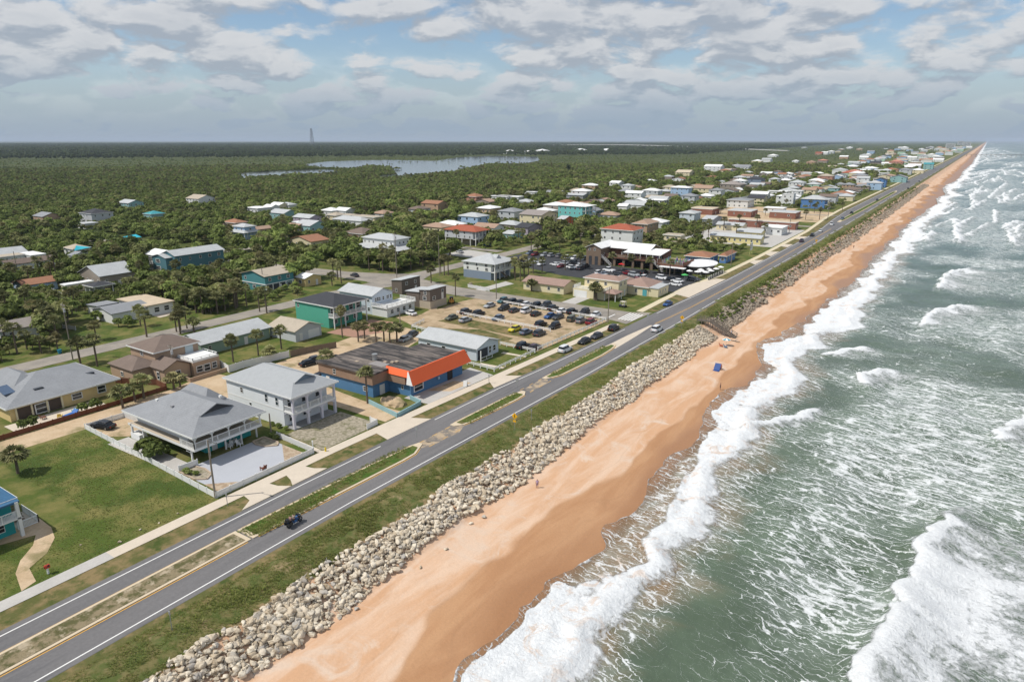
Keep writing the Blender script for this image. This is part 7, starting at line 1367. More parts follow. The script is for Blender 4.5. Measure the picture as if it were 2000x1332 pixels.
    mb.build('tent_roof', WR, tr); mb = MB(); n2 = 20
    mb.add([(5.4 * math.cos(2 * math.pi * k / n2), 8.0 * math.sin(2 * math.pi * k / n2), z) for z in (0, 3.1) for k in range(n2)], [(k, (k + 1) % n2, n2 + (k + 1) % n2, n2 + k) for k in range(n2)]); mb.build('curved_wall', plain('dark_taupe_wall', (.12, .105, .09)), tr)
restaurant()
def umbrella(x, y, col, label, group, i):
    o = empty('patio_umbrella', (x, y, 0)); tag(o, label, 'umbrella', group); n = 8; mb = MB(); mb.add([(1.35 * math.cos(2 * math.pi * k / n), 1.35 * math.sin(2 * math.pi * k / n), 2.2) for k in range(n)] + [(0, 0, 2.75), (0, 0, 2.6)], [(k, (k + 1) % n, n) for k in range(n)] + [((k + 1) % n, k, n + 1) for k in range(n)])
    mb.build('canopy', col, o); MB().cyl((0, 0, 0), (0, 0, 2.7), .035, n=6).build('pole', TRIM, o); MB().cyl((0, 0, 0), (0, 0, .1), .35, n=10).build('base', GREYFLOOR, o)
UM = plain('umbrella_white', (.78, .78, .76), .7, .03)
for i, (x, y) in enumerate([(-87.0, 251.7), (-83.8, 251.8), (-84.2, 256.6), (-82.2, 259.6), (-80.8, 252.6), (-80.2, 256.6), (-79.9, 261.8), (-79.6, 266.5), (-82.9, 254.2)]): umbrella(x, y, UM, 'white patio umbrella between the oval pavilion and the sidewalk', 'white patio umbrellas', i)
umbrella(-85.6, 243, plain('umbrella_green', (.08, .42, .12)), 'green patio umbrella in front of the restaurant', None, 0); umbrella(-114.7, 250.5, plain('umbrella_red', (.65, .03, .03)), 'red patio umbrella at the restaurant ground floor', None, 0)
f_ = empty('patio_fence', (-78.8, 257, 0)); tag(f_, 'dark slatted fence with white posts around the restaurant terrace', 'fence')
for k in range(10): column(f_, .2 + .05 * k, -8.5 + k * 1.9, 0, 1.6, .07)
for k in range(9): MB().box(.18 + .05 * k, .26 + .05 * k, -8.3 + k * 1.9, -6.8 + k * 1.9, .1, 1.1).build('panel', plain('dark_fence_panel', (.06, .06, .065)), f_)

# ------------------------------------------------------------------ cars
CARC = dict(white=(.72, .73, .74), black=(.012, .013, .015), charcoal=(.045, .048, .055), silver=(.38, .40, .42), grey=(.20, .21, .22), steel=(.13, .17, .23), olive=(.11, .115, .075), yellow=(.62, .52, .02), blue=(.02, .08, .24), red=(.18, .012, .02), plum=(.06, .03, .045), teal=(.03, .11, .13))
TYRE = plain('tyre_rubber', (.018, .018, .019), .85, .1); RIM = plain('wheel_rim', (.35, .36, .37), .35, .05, 3, .7); CGL = plain('car_glass', (.010, .013, .017), .06, .05, spec=.7); LAMPW = plain('headlamp', (.6, .6, .58), .2); LAMPR = plain('tail_lamp', (.35, .01, .01), .3)
def paint(c): return plain('car_paint_' + c, CARC[c], .22, .03, .5, spec=.6)
def loft(mb, secs, closed=True):
    """secs: list of (y, [(x,z)...]) rings with the same count"""
    n = len(secs[0][1]); base = len(mb.v)
    for y, ring in secs: mb.v += [(x, y, z) for x, z in ring]
    for i in range(len(secs) - 1):
        for k in range(n): mb.f.append((base + i * n + k, base + i * n + (k + 1) % n, base + (i + 1) * n + (k + 1) % n, base + (i + 1) * n + k))
    mb.f.append(tuple(base + k for k in range(n - 1, -1, -1))); mb.f.append(tuple(base + (len(secs) - 1) * n + k for k in range(n)))
def ring(w, z0, z1, tw): return [(-w, z0), (w, z0), (w * 1.0, (z0 + z1) / 2), (tw, z1), (-tw, z1), (-w * 1.0, (z0 + z1) / 2)]
CARDEF = {'sedan': (4.7, .90, .72, .92, 1.43, (-1.75, -1.25, .35, 1.05)), 'suv': (4.6, .95, .85, 1.02, 1.72, (-2.05, -1.75, .45, 1.05)), 'pickup': (5.5, .98, .88, 1.05, 1.82, (-.6, -.4, .9, 1.5))}
CARM = {}
for t_, (L, w, zb, zh, zt, cb) in CARDEF.items():
    h = L / 2; mb = MB(); tail = zh if t_ != 'pickup' else zh
    loft(mb, [(-h, ring(w * .88, .38, tail * .86, w * .80)), (-h + .25, ring(w, .28, tail, w * .88)), (-.9, ring(w, .22, zh, w * .90)), (.9, ring(w, .22, zh * .98, w * .90)), (h - .5, ring(w * .97, .26, zh * .86, w * .84)), (h, ring(w * .82, .36, zh * .68, w * .74))])
    body = mb.mesh('body'); mb = MB(); a, b, c, d_ = cb
    loft(mb, [(a, ring(w * .80, zh - .06, zh + .02, w * .72)), (b, ring(w * .82, zh - .06, zt - .07, w * .66)), (c, ring(w * .82, zh - .06, zt - .06, w * .66)), (d_, ring(w * .80, zh - .08, zh + .0, w * .72))]); glass = mb.mesh('windows'); glass.materials.append(CGL)
    mb = MB(); loft(mb, [(b - .12, ring(w * .66, zt - .12, zt - .03, w * .60)), ((b + c) / 2, ring(w * .68, zt - .10, zt + .01, w * .62)), (c + .10, ring(w * .66, zt - .12, zt - .03, w * .60))]); roof = mb.mesh('roof')
    mb = MB()
    for s_ in (-1, 1):
        for y_ in ((a + d_) / 2,): mb.bar((s_ * w * .82, y_, zh), (s_ * w * .665, y_, zt - .06), .035)
    pil = mb.mesh('pillars')
    CARM[t_] = (body, glass, roof, pil)
_ty = MB().cyl((-.11, 0, 0), (.11, 0, 0), .34, n=14).mesh('tyre'); _ty.materials.append(TYRE); _ri = MB().cyl((-.12, 0, 0), (.12, 0, 0), .20, n=10).mesh('rim'); _ri.materials.append(RIM)
_hl = MB().box(-.17, .17, -.05, .05, -.07, .07).mesh('headlight'); _hl.materials.append(LAMPW); _tl = MB().box(-.15, .15, -.04, .04, -.09, .09).mesh('tail_light'); _tl.materials.append(LAMPR)
CBODY = {}
def car(x, y, col, t_, rz, label, group, detail=True, z=0.0, nm='parked_car'):
    L, w, zb, zh, zt, cb = CARDEF[t_]
    if (t_, col) not in CBODY:
        ms = []
        for me in (CARM[t_][0], CARM[t_][2], CARM[t_][3]): q = me.copy(); q.materials.append(paint(col)); ms.append(q)
        CBODY[(t_, col)] = ms
    bm_, rf_, pl_ = CBODY[(t_, col)]
    o = empty(nm, (x, y, z), rz); tag(o, label, 'pickup' if t_ == 'pickup' else 'car', group)
    link('body', bm_, None, o); g_ = link('windows', CARM[t_][1], None, o); link('roof', rf_, None, o)
    for sx_ in (-1, 1):
        for sy_ in (-.31, .31):
            q = link('wheel', _ty, None, o); q.location = (sx_ * (w - .09), sy_ * L, .34)
            if detail: link('rim', _ri, None, q)
        if detail:
            q = link('headlight', _hl, None, o); q.location = (sx_ * w * .62, L / 2 - .06, zh * .64); q = link('tail_light', _tl, None, o); q.location = (sx_ * w * .66, -L / 2 + .03, zh * .74)
    if detail: link('pillars', pl_, None, o)
    return o
PLACE = dict(s1='south of the middle rail fence in the sandy lot', s2='behind the middle rail fence in the sandy lot', s3='at the east end of the middle rail fence', s4='across the fence from the yellow car', n1='in the row south of the north rail fence', n2='along the street side of the north rail fence', low='by the lawn corner of the sandy lot', verge='parked on the verge beside the sidewalk', deckhouse='beside the house with the white roof deck',
 garageyard='behind the low white gabled house', verge2='on the verge by the cream cottages', road='driving on the coast road beside the boulder bank', h2rear='in the sand yard behind the arched white house', h2side='beside the palm next to the blue shop', h1='behind the white fence of the deck house', curve='on the grass at the street bend', curve2='on the street west of the bend', restback='along the back edge of the restaurant car park', restmid='in the middle of the restaurant car park', restfront='in front of the restaurant',
 lawn='under the palms by the red-roofed white house', farroad='driving up the coast road past the motels', stilt='under the terracotta-roofed post house', drive='on the drive of the reddish-roofed ranch house')
rc_ = random.Random(12)
for yy_, x0_, x1_, hd_ in ((262.5, -166, -138, 0), (247.2, -160, -128, 80), (241.6, -150, -126, 80), (236.5, -118, -92, 0), (230.5, -112, -88, 0), (247.5, -122, -96, 75)):
    xx_ = x0_
    while xx_ < x1_:
        if rc_.random() < .72 and all(abs(xx_ - c_[0]) > 2.9 or abs(yy_ - c_[1]) > 5.2 for c_ in CARS): CARS.append((round(xx_, 1), yy_ + rc_.uniform(-.4, .4), rc_.choice(['white', 'silver', 'black', 'charcoal', 'grey', 'steel', 'white', 'red']), rc_.choice(['suv', 'sedan', 'suv']), 0, {262.5: 'restback', 247.2: 'restmid', 241.6: 'restmid'}.get(yy_, 'restfront')))
        xx_ += 3.1
for i, (x, y, col, t_, hd, pk) in enumerate(CARS):
    zz = .075 if pk in ('road', 'farroad', 'curve2') else .05
    tn = {'suv': 'SUV', 'sedan': 'sedan', 'pickup': 'pickup'}[t_]
    flip = math.pi if (i * 7919) % 5 < 2 and pk not in ('road', 'farroad') else 0
    if pk == 'farroad': flip = math.pi if x < -69 else 0
    car(x, y, col, t_, R(hd) + flip + random.uniform(-.05, .05), '%s %s %s' % (col, tn, PLACE[pk]), 'cars ' + PLACE[pk], detail=y < 300, z=zz, nm='car' if 'road' in pk else 'parked_car')
g_ = empty('golf_cart', (-86.8, 191.9, .03), R(80)); tag(g_, 'dark golf cart with pale canopy on the grass by the cream cottages', 'golf cart')
mb = MB(); loft(mb, [(-1.2, ring(.55, .25, .75, .5)), (-.3, ring(.6, .25, .55, .55)), (.5, ring(.6, .25, .5, .55)), (1.2, ring(.5, .25, .8, .4))]); mb.build('body', paint('black'), g_); MB().box(-.62, .62, -1.0, .7, 1.75, 1.85).build('canopy', plain('cream_canopy', (.6, .55, .45)), g_); MB().box(-.5, .5, -.6, -.45, .7, 1.25).box(-.5, .5, -.6, 0, .7, .82).build('seat', plain('cream_canopy', (.6, .55, .45)), g_)
for xx in (-.55, .55):
    for yy in (-.95, .65): MB().bar((xx, yy, .7), (xx, yy * .95, 1.76), .03).build('post', TRIM, g_)
    for yy in (-.85, .85): MB().cyl((xx - .09, yy, .25), (xx + .09, yy, .25), .25, n=12).build('wheel', TYRE, g_)

# ------------------------------------------------------------------ fences and walls
def fence(pts, label, h=1.0, mat=None, kind='picket', post=2.2, name='fence'):
    c = pts[0]; root = empty(name, (c[0], c[1], 0)); tag(root, label, 'fence'); m = mat or plain('white_vinyl', (.76, .76, .75), .5, .04, 1.0)
    for a, b in zip(pts, pts[1:]):
        A, B_ = Vector((a[0] - c[0], a[1] - c[1], 0)), Vector((b[0] - c[0], b[1] - c[1], 0)); L = (B_ - A).length; n = max(1, int(round(L / post)))
        for i in range(n):
            p, q = A.lerp(B_, i / n), A.lerp(B_, (i + 1) / n)
            MB().box(p.x - .075, p.x + .075, p.y - .075, p.y + .075, 0, h + .1).build('post', m, root)
            if kind == 'rail':
                for zz in (.3, .62, h - .04)[0 if h > 1.05 else 1:]: MB().bar((p.x, p.y, zz), (q.x, q.y, zz), .04, .085).build('rail', m, root)
            elif kind == 'picket':
                mb = MB(); mb.bar((p.x, p.y, .2), (q.x, q.y, .2), .03, .05); mb.bar((p.x, p.y, h - .12), (q.x, q.y, h - .12), .03, .05); k = int((q - p).length / .15)
                for j in range(k): s_ = p.lerp(q, (j + .5) / k); mb.box(s_.x - .05, s_.x + .05, s_.y - .05, s_.y + .05, .06, h)
                mb.build('picket_panel', m, root)
            else: MB().bar((p.x, p.y, h / 2 + .03), (q.x, q.y, h / 2 + .03), .03, h / 2 - .03).build('panel', m, root)
        p = B_; MB().box(p.x - .06, p.x + .06, p.y - .06, p.y + .06, 0, h + .1).build('post', m, root)
    return root
fence([(-127.3, 51.7), (-106, 50.9), (-85.3, 49.9)], 'white vinyl fence between the vacant lot and the deck house', 1.0, kind='panel')
fence([(-85.3, 50.1), (-85.2, 67.8)], 'white picket fence along the sidewalk in front of the patio', 1.0); fence([(-85.3, 68.0), (-95.6, 68.7)], 'white picket fence between the patio and the gravel yard', 1.0); fence([(-127.2, 52.0), (-127.0, 58.5), (-119, 58.8)], 'white picket fence around the parked black sedan behind the deck house', 1.0)
fence([(-97.4, 51.6), (-97.2, 54.6)], 'short white lattice fence across the deck house side patio', 1.1)
fence([(-145.2, 88.0), (-133.4, 85.2), (-133.6, 89.0), (-131.3, 100)], 'tall white vinyl fence behind the brown stucco house', 1.7, kind='panel'); fence([(-131.2, 100.4), (-129.9, 106.5), (-128, 111.8)], 'weathered brown board fence at the sand yard', 1.6, WOODW, 'panel')
BF = plain('red_brown_board', (.16, .062, .034), .85, .15, 1.2)
fence([(-134.2, 20), (-134.3, 71)], 'red-brown board fence between the dirt lane and the pool terrace', 1.0, BF, 'panel', 2.0); fence([(-134.5, 71.2), (-139, 71.6), (-150, 66.2)], 'red-brown board fence running to the brown house', 1.3, BF, 'panel', 2.0)
fence([(-84.3, 118.8), (-84.2, 136.0)], 'white two-rail fence along the sidewalk by the lawn', 1.0, kind='rail'); fence([(-84.4, 118.8), (-94.4, 119.5)], 'white two-rail fence on the shop side of the lawn', 1.0, kind='rail'); fence([(-84.4, 136.0), (-95, 136.5)], 'white two-rail fence on the parking side of the lawn', 1.0, kind='rail')
fence([(-84.6, 137.9), (-83.4, 173.4)], 'white two-rail fence between the sidewalk and the sandy parking lot', 1.0, kind='rail'); fence([(-83.6, 173.6), (-123.3, 175.1)], 'white two-rail fence along the street side of the parking lot', 1.0, kind='rail'); fence([(-90.8, 154.4), (-124.3, 156.0)], 'white two-rail fence across the middle of the parking lot', 1.0, kind='rail'); fence([(-112.5, 135.2), (-124.8, 136.4), (-126.4, 143.4)], 'white rail fence at the sandy bend behind the low gabled house', 1.0, kind='rail')
fence([(-86.8, 82.6), (-84.9, 82.4), (-84.8, 79.8)], 'short white corner fence at the gravel yard', 1.1, kind='panel'); fence([(-135, 187.6), (-145, 188.6)], 'white slatted gate by the street', 1.2)
w_ = empty('garden_wall', (-89, 90, 0)); tag(w_, 'low pale turquoise wall around the rubble heap by the shop', 'wall'); TQ = plain('faded_turquoise', (.26, .42, .45), .8, .12, .8)
for nm, a, b in (('south_run', (-94, 89.2), (-84.2, 87.0)), ('east_run', (-84.2, 87.2), (-84.8, 94.4)), ('north_run', (-84.9, 94.5), (-88.6, 95.5))): MB().bar((a[0] + 89, a[1] - 90, .45), (b[0] + 89, b[1] - 90, .45), .1, .45).build(nm, TQ, w_)
bm = bmesh.new(); bmesh.ops.create_icosphere(bm, subdivisions=3, radius=1)
for v in bm.verts: q = v.co.copy(); k_ = 1 + .35 * (float(vnoise(q.x * 5, q.y * 5, 1.0, 71)) - .5); v.co = Vector((q.x * 3.2 * k_, q.y * 2.0 * k_, max(q.z, -.05) * 1.1 * k_))
me = bpy.data.meshes.new('rubble_heap'); bm.to_mesh(me); bm.free(); o = link('rubble_heap', me, DIRT); o.location = (-90, 92, 0); tag(o, 'heap of sand and rubble inside the turquoise wall', 'rubble')
fence([(-265, 104), (-244, 100.5)], 'white board fence beside the cream outbuilding', 1.5, kind='panel'); fence([(-205, 82.5), (-200, 83.5)], 'short white fence at the lawn edge', 1.1, kind='panel')

# ------------------------------------------------------------------ poles, signs, street furniture
POLEM = plain('grey_pole_wood', (.26, .225, .185), .9, .12, 1.5)
for i, (x, y, h_, kd) in enumerate(POLES):
    nn, dd_ = near_name(x, y); o = empty('utility_pole', (x, y, 0)); tag(o, 'wooden utility pole%s near %s' % ({'x': ' with crossarms', 't': ' with transformer', 'lamp': ' with street lamp'}.get(kd, ''), nn), 'pole', 'utility poles'); MB().cyl((0, 0, 0), (0, 0, h_), .16, .11, 8).build('shaft', POLEM, o)
    if kd in 'xt': MB().box(-1.1, 1.1, -.07, .07, h_ - .7, h_ - .55).build('crossarm', POLEM, o)
    if kd == 'x': MB().box(-.9, .9, -.07, .07, h_ - 1.5, h_ - 1.36).build('crossarm', POLEM, o)
    if kd in 'xt':
        MB().cyl((.35, 0, h_ - 2.2), (.35, 0, h_ - 1.3), .24, n=10).build('transformer', plain('transformer_grey', (.5, .51, .52), .4), o)
        for xx in (-1, -.4, .4, 1): MB().cyl((xx, 0, h_ - .55), (xx, 0, h_ - .33), .06, .04, 6).build('insulator', plain('porcelain', (.5, .48, .44), .3), o)
    if kd == 'lamp': MB().cyl((0, 0, h_ - .5), (1.6, 0, h_ + .1), .05, .04, 6).build('arm', RIM, o); MB().box(1.4, 2.1, -.12, .12, h_ + .02, h_ + .16).build('lamp_head', RIM, o)
STEEL = plain('galvanised_post', (.36, .37, .37), .5, .06, 2, .4); YS = plain('sign_yellow', (.80, .42, .01), .5, .03); BLK = plain('sign_black', (.02, .02, .02))
for i, (kd, x, y, h_) in enumerate(POSTS):
    if kd == 'ped':
        o = empty('crossing_sign', (x, y, 0), 0); tag(o, ['yellow pedestrian sign on the dune opposite the blue shop', 'yellow pedestrian sign by the wooden beach stairs', 'yellow pedestrian sign far up the dune'][[0, 1, 9].index(i)], 'sign'); MB().cyl((0, 0, 0), (0, 0, h_), .035, n=6).build('post', STEEL, o)
        q = MB().add([(-.62, -.03, h_), (0, -.03, h_ - .62), (.62, -.03, h_), (0, -.03, h_ + .62), (-.62, .01, h_), (0, .01, h_ - .62), (.62, .01, h_), (0, .01, h_ + .62)], [(0, 1, 2, 3), (7, 6, 5, 4), (0, 4, 5, 1), (1, 5, 6, 2), (2, 6, 7, 3), (3, 7, 4, 0)]).build('sign_plate', YS, o)
        MB().cyl((0, -.045, h_ + .25), (0, -.034, h_ + .25), .08, n=8).bar((0, -.04, h_ + .14), (0, -.04, h_ - .1), .06, .006).bar((0, -.04, h_ - .1), (-.14, -.04, h_ - .36), .035, .006).bar((0, -.04, h_ - .1), (.14, -.04, h_ - .36), .035, .006).bar((0, -.04, h_ + .08), (.2, -.04, h_ - .04), .03, .006).build('walking_figure', BLK, q)
        MB().box(-.3, .3, -.03, .01, h_ - 1.15, h_ - .8).build('arrow_plate', YS, o)
    elif kd == 'stopback':
        o = empty('road_sign', (x, y, .2), R(180)); tag(o, 'grey road sign on the median near %s' % near_name(x, y)[0], 'sign'); MB().cyl((0, 0, 0), (0, 0, h_), .035, n=6).build('post', STEEL, o); MB().box(-.32, .32, -.02, .02, h_ - .6, h_ + .1).build('sign_plate', STEEL, o)
    else:
        o = empty('marker_post', (x, y, 0)); tag(o, {'postE': 'thin metal post with small plate on the dune beside the yellow sign', 'white': 'white garden post beside the gravel yard walk', 'post': 'thin marker post near %s' % near_name(x, y)[0]}[kd], 'post', 'marker posts'); MB().cyl((0, 0, 0), (0, 0, h_), .05 if kd != 'white' else .09, n=6).build('shaft', TRIM if kd == 'white' else STEEL, o); MB().box(-.14, .14, -.04, .04, h_ - .3, h_ + .08).build('plate', TRIM if kd == 'white' else STEEL, o)
o = empty('fire_hydrant', (-84.1, 69.5, .05)); tag(o, 'small yellow fire hydrant beside the sidewalk', 'hydrant'); YH = plain('hydrant_yellow', (.7, .52, .03), .5)
MB().cyl((0, 0, 0), (0, 0, .08), .2, n=10).cyl((0, 0, .08), (0, 0, .6), .13, n=10).build('barrel', YH, o); MB().cyl((0, 0, .6), (0, 0, .78), .15, .04, 10).build('bonnet', YH, o); MB().cyl((-.22, 0, .45), (.22, 0, .45), .06, n=8).build('outlet', YH, o)
o = empty('mailbox', (-85.8, 27.9, .05)); tag(o, 'white mailbox post with red top beside the shell path', 'mailbox'); MB().cyl((0, 0, 0), (0, 0, .8), .14, .10, 8).build('post', TRIM, o); MB().box(-.2, .2, -.28, .28, .8, 1.02).cyl((0, -.28, 1.02), (0, .28, 1.02), .2, n=12).build('box', plain('red_box', (.42, .05, .03), .5), o); MB().box(.2, .23, 0, .2, 1.0, 1.2).build('flag', BLK, o)
o = empty('rubbish_bin', (-180.3, 70.8, .02)); tag(o, 'blue wheeled rubbish bin at the back street kerb', 'bin'); BB = plain('bin_blue', (.02, .20, .30), .5); MB().add([(-.25, -.3, .05), (.25, -.3, .05), (.25, .3, .05), (-.25, .3, .05), (-.32, -.38, 1.0), (.32, -.38, 1.0), (.32, .38, 1.0), (-.32, .38, 1.0)], [(3, 2, 1, 0), (4, 5, 6, 7), (0, 1, 5, 4), (1, 2, 6, 5), (2, 3, 7, 6), (3, 0, 4, 7)]).build('tub', BB, o); MB().box(-.35, .35, -.42, .42, 1.0, 1.08).build('lid', BB, o)
for s_ in (-.28, .28): MB().cyl((s_ - .04, .3, .12), (s_ + .04, .3, .12), .12, n=8).build('wheel', TYRE, o)
o = empty('sandwich_board', (-83.9, 107.6, .1), R(20)); tag(o, 'white sandwich board on the shop forecourt', 'sign board')
for s_ in (-1, 1): MB().add([(-.4, s_ * .35, 0), (.4, s_ * .35, 0), (.4, s_ * .04, 1.2), (-.4, s_ * .04, 1.2), (-.4, s_ * .39, 0), (.4, s_ * .39, 0), (.4, s_ * .08, 1.2), (-.4, s_ * .08, 1.2)], [(3, 2, 1, 0), (4, 5, 6, 7), (0, 1, 5, 4), (1, 2, 6, 5), (2, 3, 7, 6), (3, 0, 4, 7)]).build('board', TRIM, o)
o = empty('pylon_sign', (-82.4, 320.1, 0), R(90)); tag(o, 'tall white board sign on two posts beside the motel', 'sign')
MB().box(-1.8, 1.8, -.12, .12, 1.8, 5.2).build('board', TRIM, o)
for s_ in (-1.7, 1.7): MB().box(s_ - .1, s_ + .1, -.1, .1, 0, 5.4).build('post', plain('sign_post_yellow', (.5, .5, .2)), o)
for k in range(3): MB().box(-1.3, 1.3 - .3 * k, -.15, -.122, 4.4 - k * .8, 4.75 - k * .8).build('text_line', plain('faded_sign_grey', (.35, .4, .42)), o)
o = empty('backhoe', (-134.8, 166.5, .04), R(40)); tag(o, 'small orange-yellow digger on the grass by the raised brown cottage', 'digger'); OY = plain('digger_orange', (.55, .28, .05), .5)
MB().box(-.8, .8, -1.3, 1.0, .5, 1.2).build('body', OY, o); MB().box(-.6, .6, -.5, .5, 1.2, 2.1).build('cab', CGL, o); MB().bar((0, -1.2, 1.0), (0, -2.2, 2.0), .13).bar((0, -2.2, 2.0), (0, -2.9, .6), .11).build('boom', OY, o); MB().box(-.7, .7, 1.3, 1.9, .2, .7).build('bucket', OY, o)
for sx_ in (-.85, .85):
    for sy_ in (-.8, .8): MB().cyl((sx_ - .15, sy_, .45), (sx_ + .15, sy_, .45), .45, n=12).build('wheel', TYRE, o)

# garden furniture
def chair(x, y, rz, mat, label, z=.05, group=None):
    o = empty('adirondack_chair', (x, y, z), rz); tag(o, label, 'chair', group); MB().box(-.35, .35, -.35, .35, .32, .38).build('seat', mat, o); MB().add([(-.33, -.33, .35), (.33, -.33, .35), (.28, -.62, 1.05), (-.28, -.62, 1.05), (-.33, -.38, .35), (.33, -.38, .35), (.28, -.67, 1.05), (-.28, -.67, 1.05)], [(0, 1, 2, 3), (7, 6, 5, 4), (0, 4, 5, 1), (1, 5, 6, 2), (2, 6, 7, 3), (3, 7, 4, 0)]).build('backrest', mat, o)
    for sx_ in (-.36, .36):
        MB().box(sx_ - .06, sx_ + .06, -.4, .42, .58, .62).build('armrest', mat, o)
        for sy_ in (-.3, .34): MB().box(sx_ - .04, sx_ + .04, sy_ - .04, sy_ + .04, 0, .58).build('leg', mat, o)
BRC = plain('rust_brown_plastic', (.20, .075, .045), .6)
chair(-87.0, 59.4, R(90), BRC, 'rust-brown garden chair on the pale patio near the picket fence')
chair(-136.6, 51.6, R(60), plain('chair_yellow', (.75, .55, .12)), 'yellow garden chair on the pool terrace'); chair(-137.4, 54.6, R(120), plain('chair_aqua', (.10, .42, .45)), 'aqua garden chair on the pool terrace'); chair(-138.6, 49.6, R(0), BRC, 'rust-coloured garden chair under the yellow bungalow porch')
o = empty('sun_lounger', (-135.8, 53.2, .05), R(15)); tag(o, 'blue covered lounger on the pool terrace', 'lounger'); BL = plain('lounger_blue', (.02, .13, .42), .5); MB().box(-.6, .6, -1.3, .6, .25, .5).build('cushion', BL, o); MB().add([(-.6, .6, .3), (.6, .6, .3), (.6, 1.3, .85), (-.6, 1.3, .85), (-.6, .6, .5), (.6, .6, .5), (.6, 1.2, 1.0), (-.6, 1.2, 1.0)], [(3, 2, 1, 0), (4, 5, 6, 7), (0, 1, 5, 4), (1, 2, 6, 5), (2, 3, 7, 6), (3, 0, 4, 7)]).build('backrest', BL, o)
for sx_ in (-.5, .5):
    for sy_ in (-1.1, .5): MB().box(sx_ - .04, sx_ + .04, sy_ - .04, sy_ + .04, 0, .26).build('leg', TRIM, o)
t0 = empty('garden_table', (-99.0, 62.4, .06)); tag(t0, 'white round table under the deck house', 'table'); MB().cyl((0, 0, .7), (0, 0, .75), .7, n=14).build('tabletop', TRIM, t0); MB().cyl((0, 0, 0), (0, 0, .7), .06, n=8).build('pedestal', TRIM, t0)
for k in range(4): a = k * 1.57 + .4; chair(-99 + 1.15 * math.cos(a), 62.4 + 1.15 * math.sin(a), a + math.pi / 2 + math.pi, TRIM, 'white chair pulled up to the round table under the deck', .06, 'white chairs at the round table')
for nm, q in (('planting_bed', [(-97.4, 67.3), (-93.6, 67.3), (-92.6, 66.4), (-94, 65), (-96, 64.6), (-97.4, 65)]), ('planting_bed', [(-97.4, 51.6), (-93, 51.5), (-91.6, 52.6), (-92.6, 54.0), (-95, 54.4), (-97.4, 54.0)])):
    b_ = sheet(nm, q, .12, GRAVEL); tag(b_, kind='structure'); n = len(q); mb = MB()
    for k in range(n): a, c = q[k], q[(k + 1) % n]; mb.bar((a[0], a[1], .1), (c[0], c[1], .1), .13, .14)
    mb.build('stone_edging', plain('edging_stone', (.45, .36, .27), .9, .15), b_)
for q in ([(-92.4, 67.2), (-85.7, 67.0), (-85.8, 62.5)], [(-90.6, 51.4), (-85.6, 51.2), (-86.4, 55.4)]): tag(sheet('mulch_corner', q, .056, two_tone('tan_mulch', (.34, .25, .17), (.46, .37, .27), 1.2, .4, .6)), kind='structure')
# shade sails and turquoise tarps far left
for i, q in enumerate(([(-330, 143, 3), (-327, 149, 4), (-334, 146, 4.6)], [(-345, 165, 4), (-338, 178, 4.5), (-347, 180, 5)])):
    o = empty('shade_sail', (q[0][0], q[0][1], 0)); tag(o, 'turquoise shade sail on poles among the palms' if i == 0 else 'larger turquoise shade sail beyond the ranch house', 'shade sail'); L0 = Vector((q[0][0], q[0][1], 0)); p3 = [Vector(p) - L0 for p in q]; c3 = sum(p3, Vector()) / 3 - Vector((0, 0, .5))
    mb = MB(); mb.add([*p3, c3], [(0, 1, 3), (1, 2, 3), (2, 0, 3)]); mb.build('cloth', plain('turquoise_cloth', (.02, .38, .48), .7), o)
    for p in p3: MB().cyl((p.x, p.y, 0), p, .08, n=6).build('pole', STEEL, o)

# ------------------------------------------------------------------ beach: stairs, people, shade
st_ = empty('beach_stairs', (-59.5, 188, 0)); tag(st_, 'weathered wooden walkover and steps down through the boulders to the beach', 'stairs'); GW = plain('grey_driftwood', (.17, .145, .12), .95, .18, 2.0)
MB().box(-1.8, 2.2, -1.1, 1.1, .45, .6).build('platform', GW, st_)
for k in range(20): MB().box(-1.75 + k * .2, -1.58 + k * .2, -1.12, 1.12, .602, .635).build('plank', GW, st_)
for k in range(18): MB().box(2.2 + k * .40, 2.62 + k * .40, -1.0, 1.0, .35 - k * .205 - .06, .35 - k * .205).build('tread', GW, st_)
for s_ in (-1.08, 1.08):
    MB().bar((2.2, s_, .35), (9.5, s_, -3.3), .05, .16).build('stringer', GW, st_); MB().bar((2.2, s_, 1.5), (9.5, s_, -2.25), .04, .06).build('handrail', GW, st_); MB().bar((-1.8, s_, 1.55), (2.2, s_, 1.55), .04, .06).build('handrail', GW, st_); MB().bar((-1.8, s_, 1.1), (2.2, s_, 1.1), .03, .06).build('rail', GW, st_); MB().bar((2.2, s_, 1.05), (9.5, s_, -2.7), .03, .06).build('rail', GW, st_)
    for k in range(4): MB().box(-1.75 + k * 1.3 - .07, -1.75 + k * 1.3 + .07, s_ - .07, s_ + .07, -1.5, 1.6).build('post', GW, st_)
    for k in range(1, 6): xx = 2.2 + k * 1.4; zz = .35 - k * .70; MB().box(xx - .07, xx + .07, s_ - .07, s_ + .07, zz - 1.4, zz + 1.2).build('post', GW, st_)
SKIN = plain('skin', (.42, .24, .16), .6)
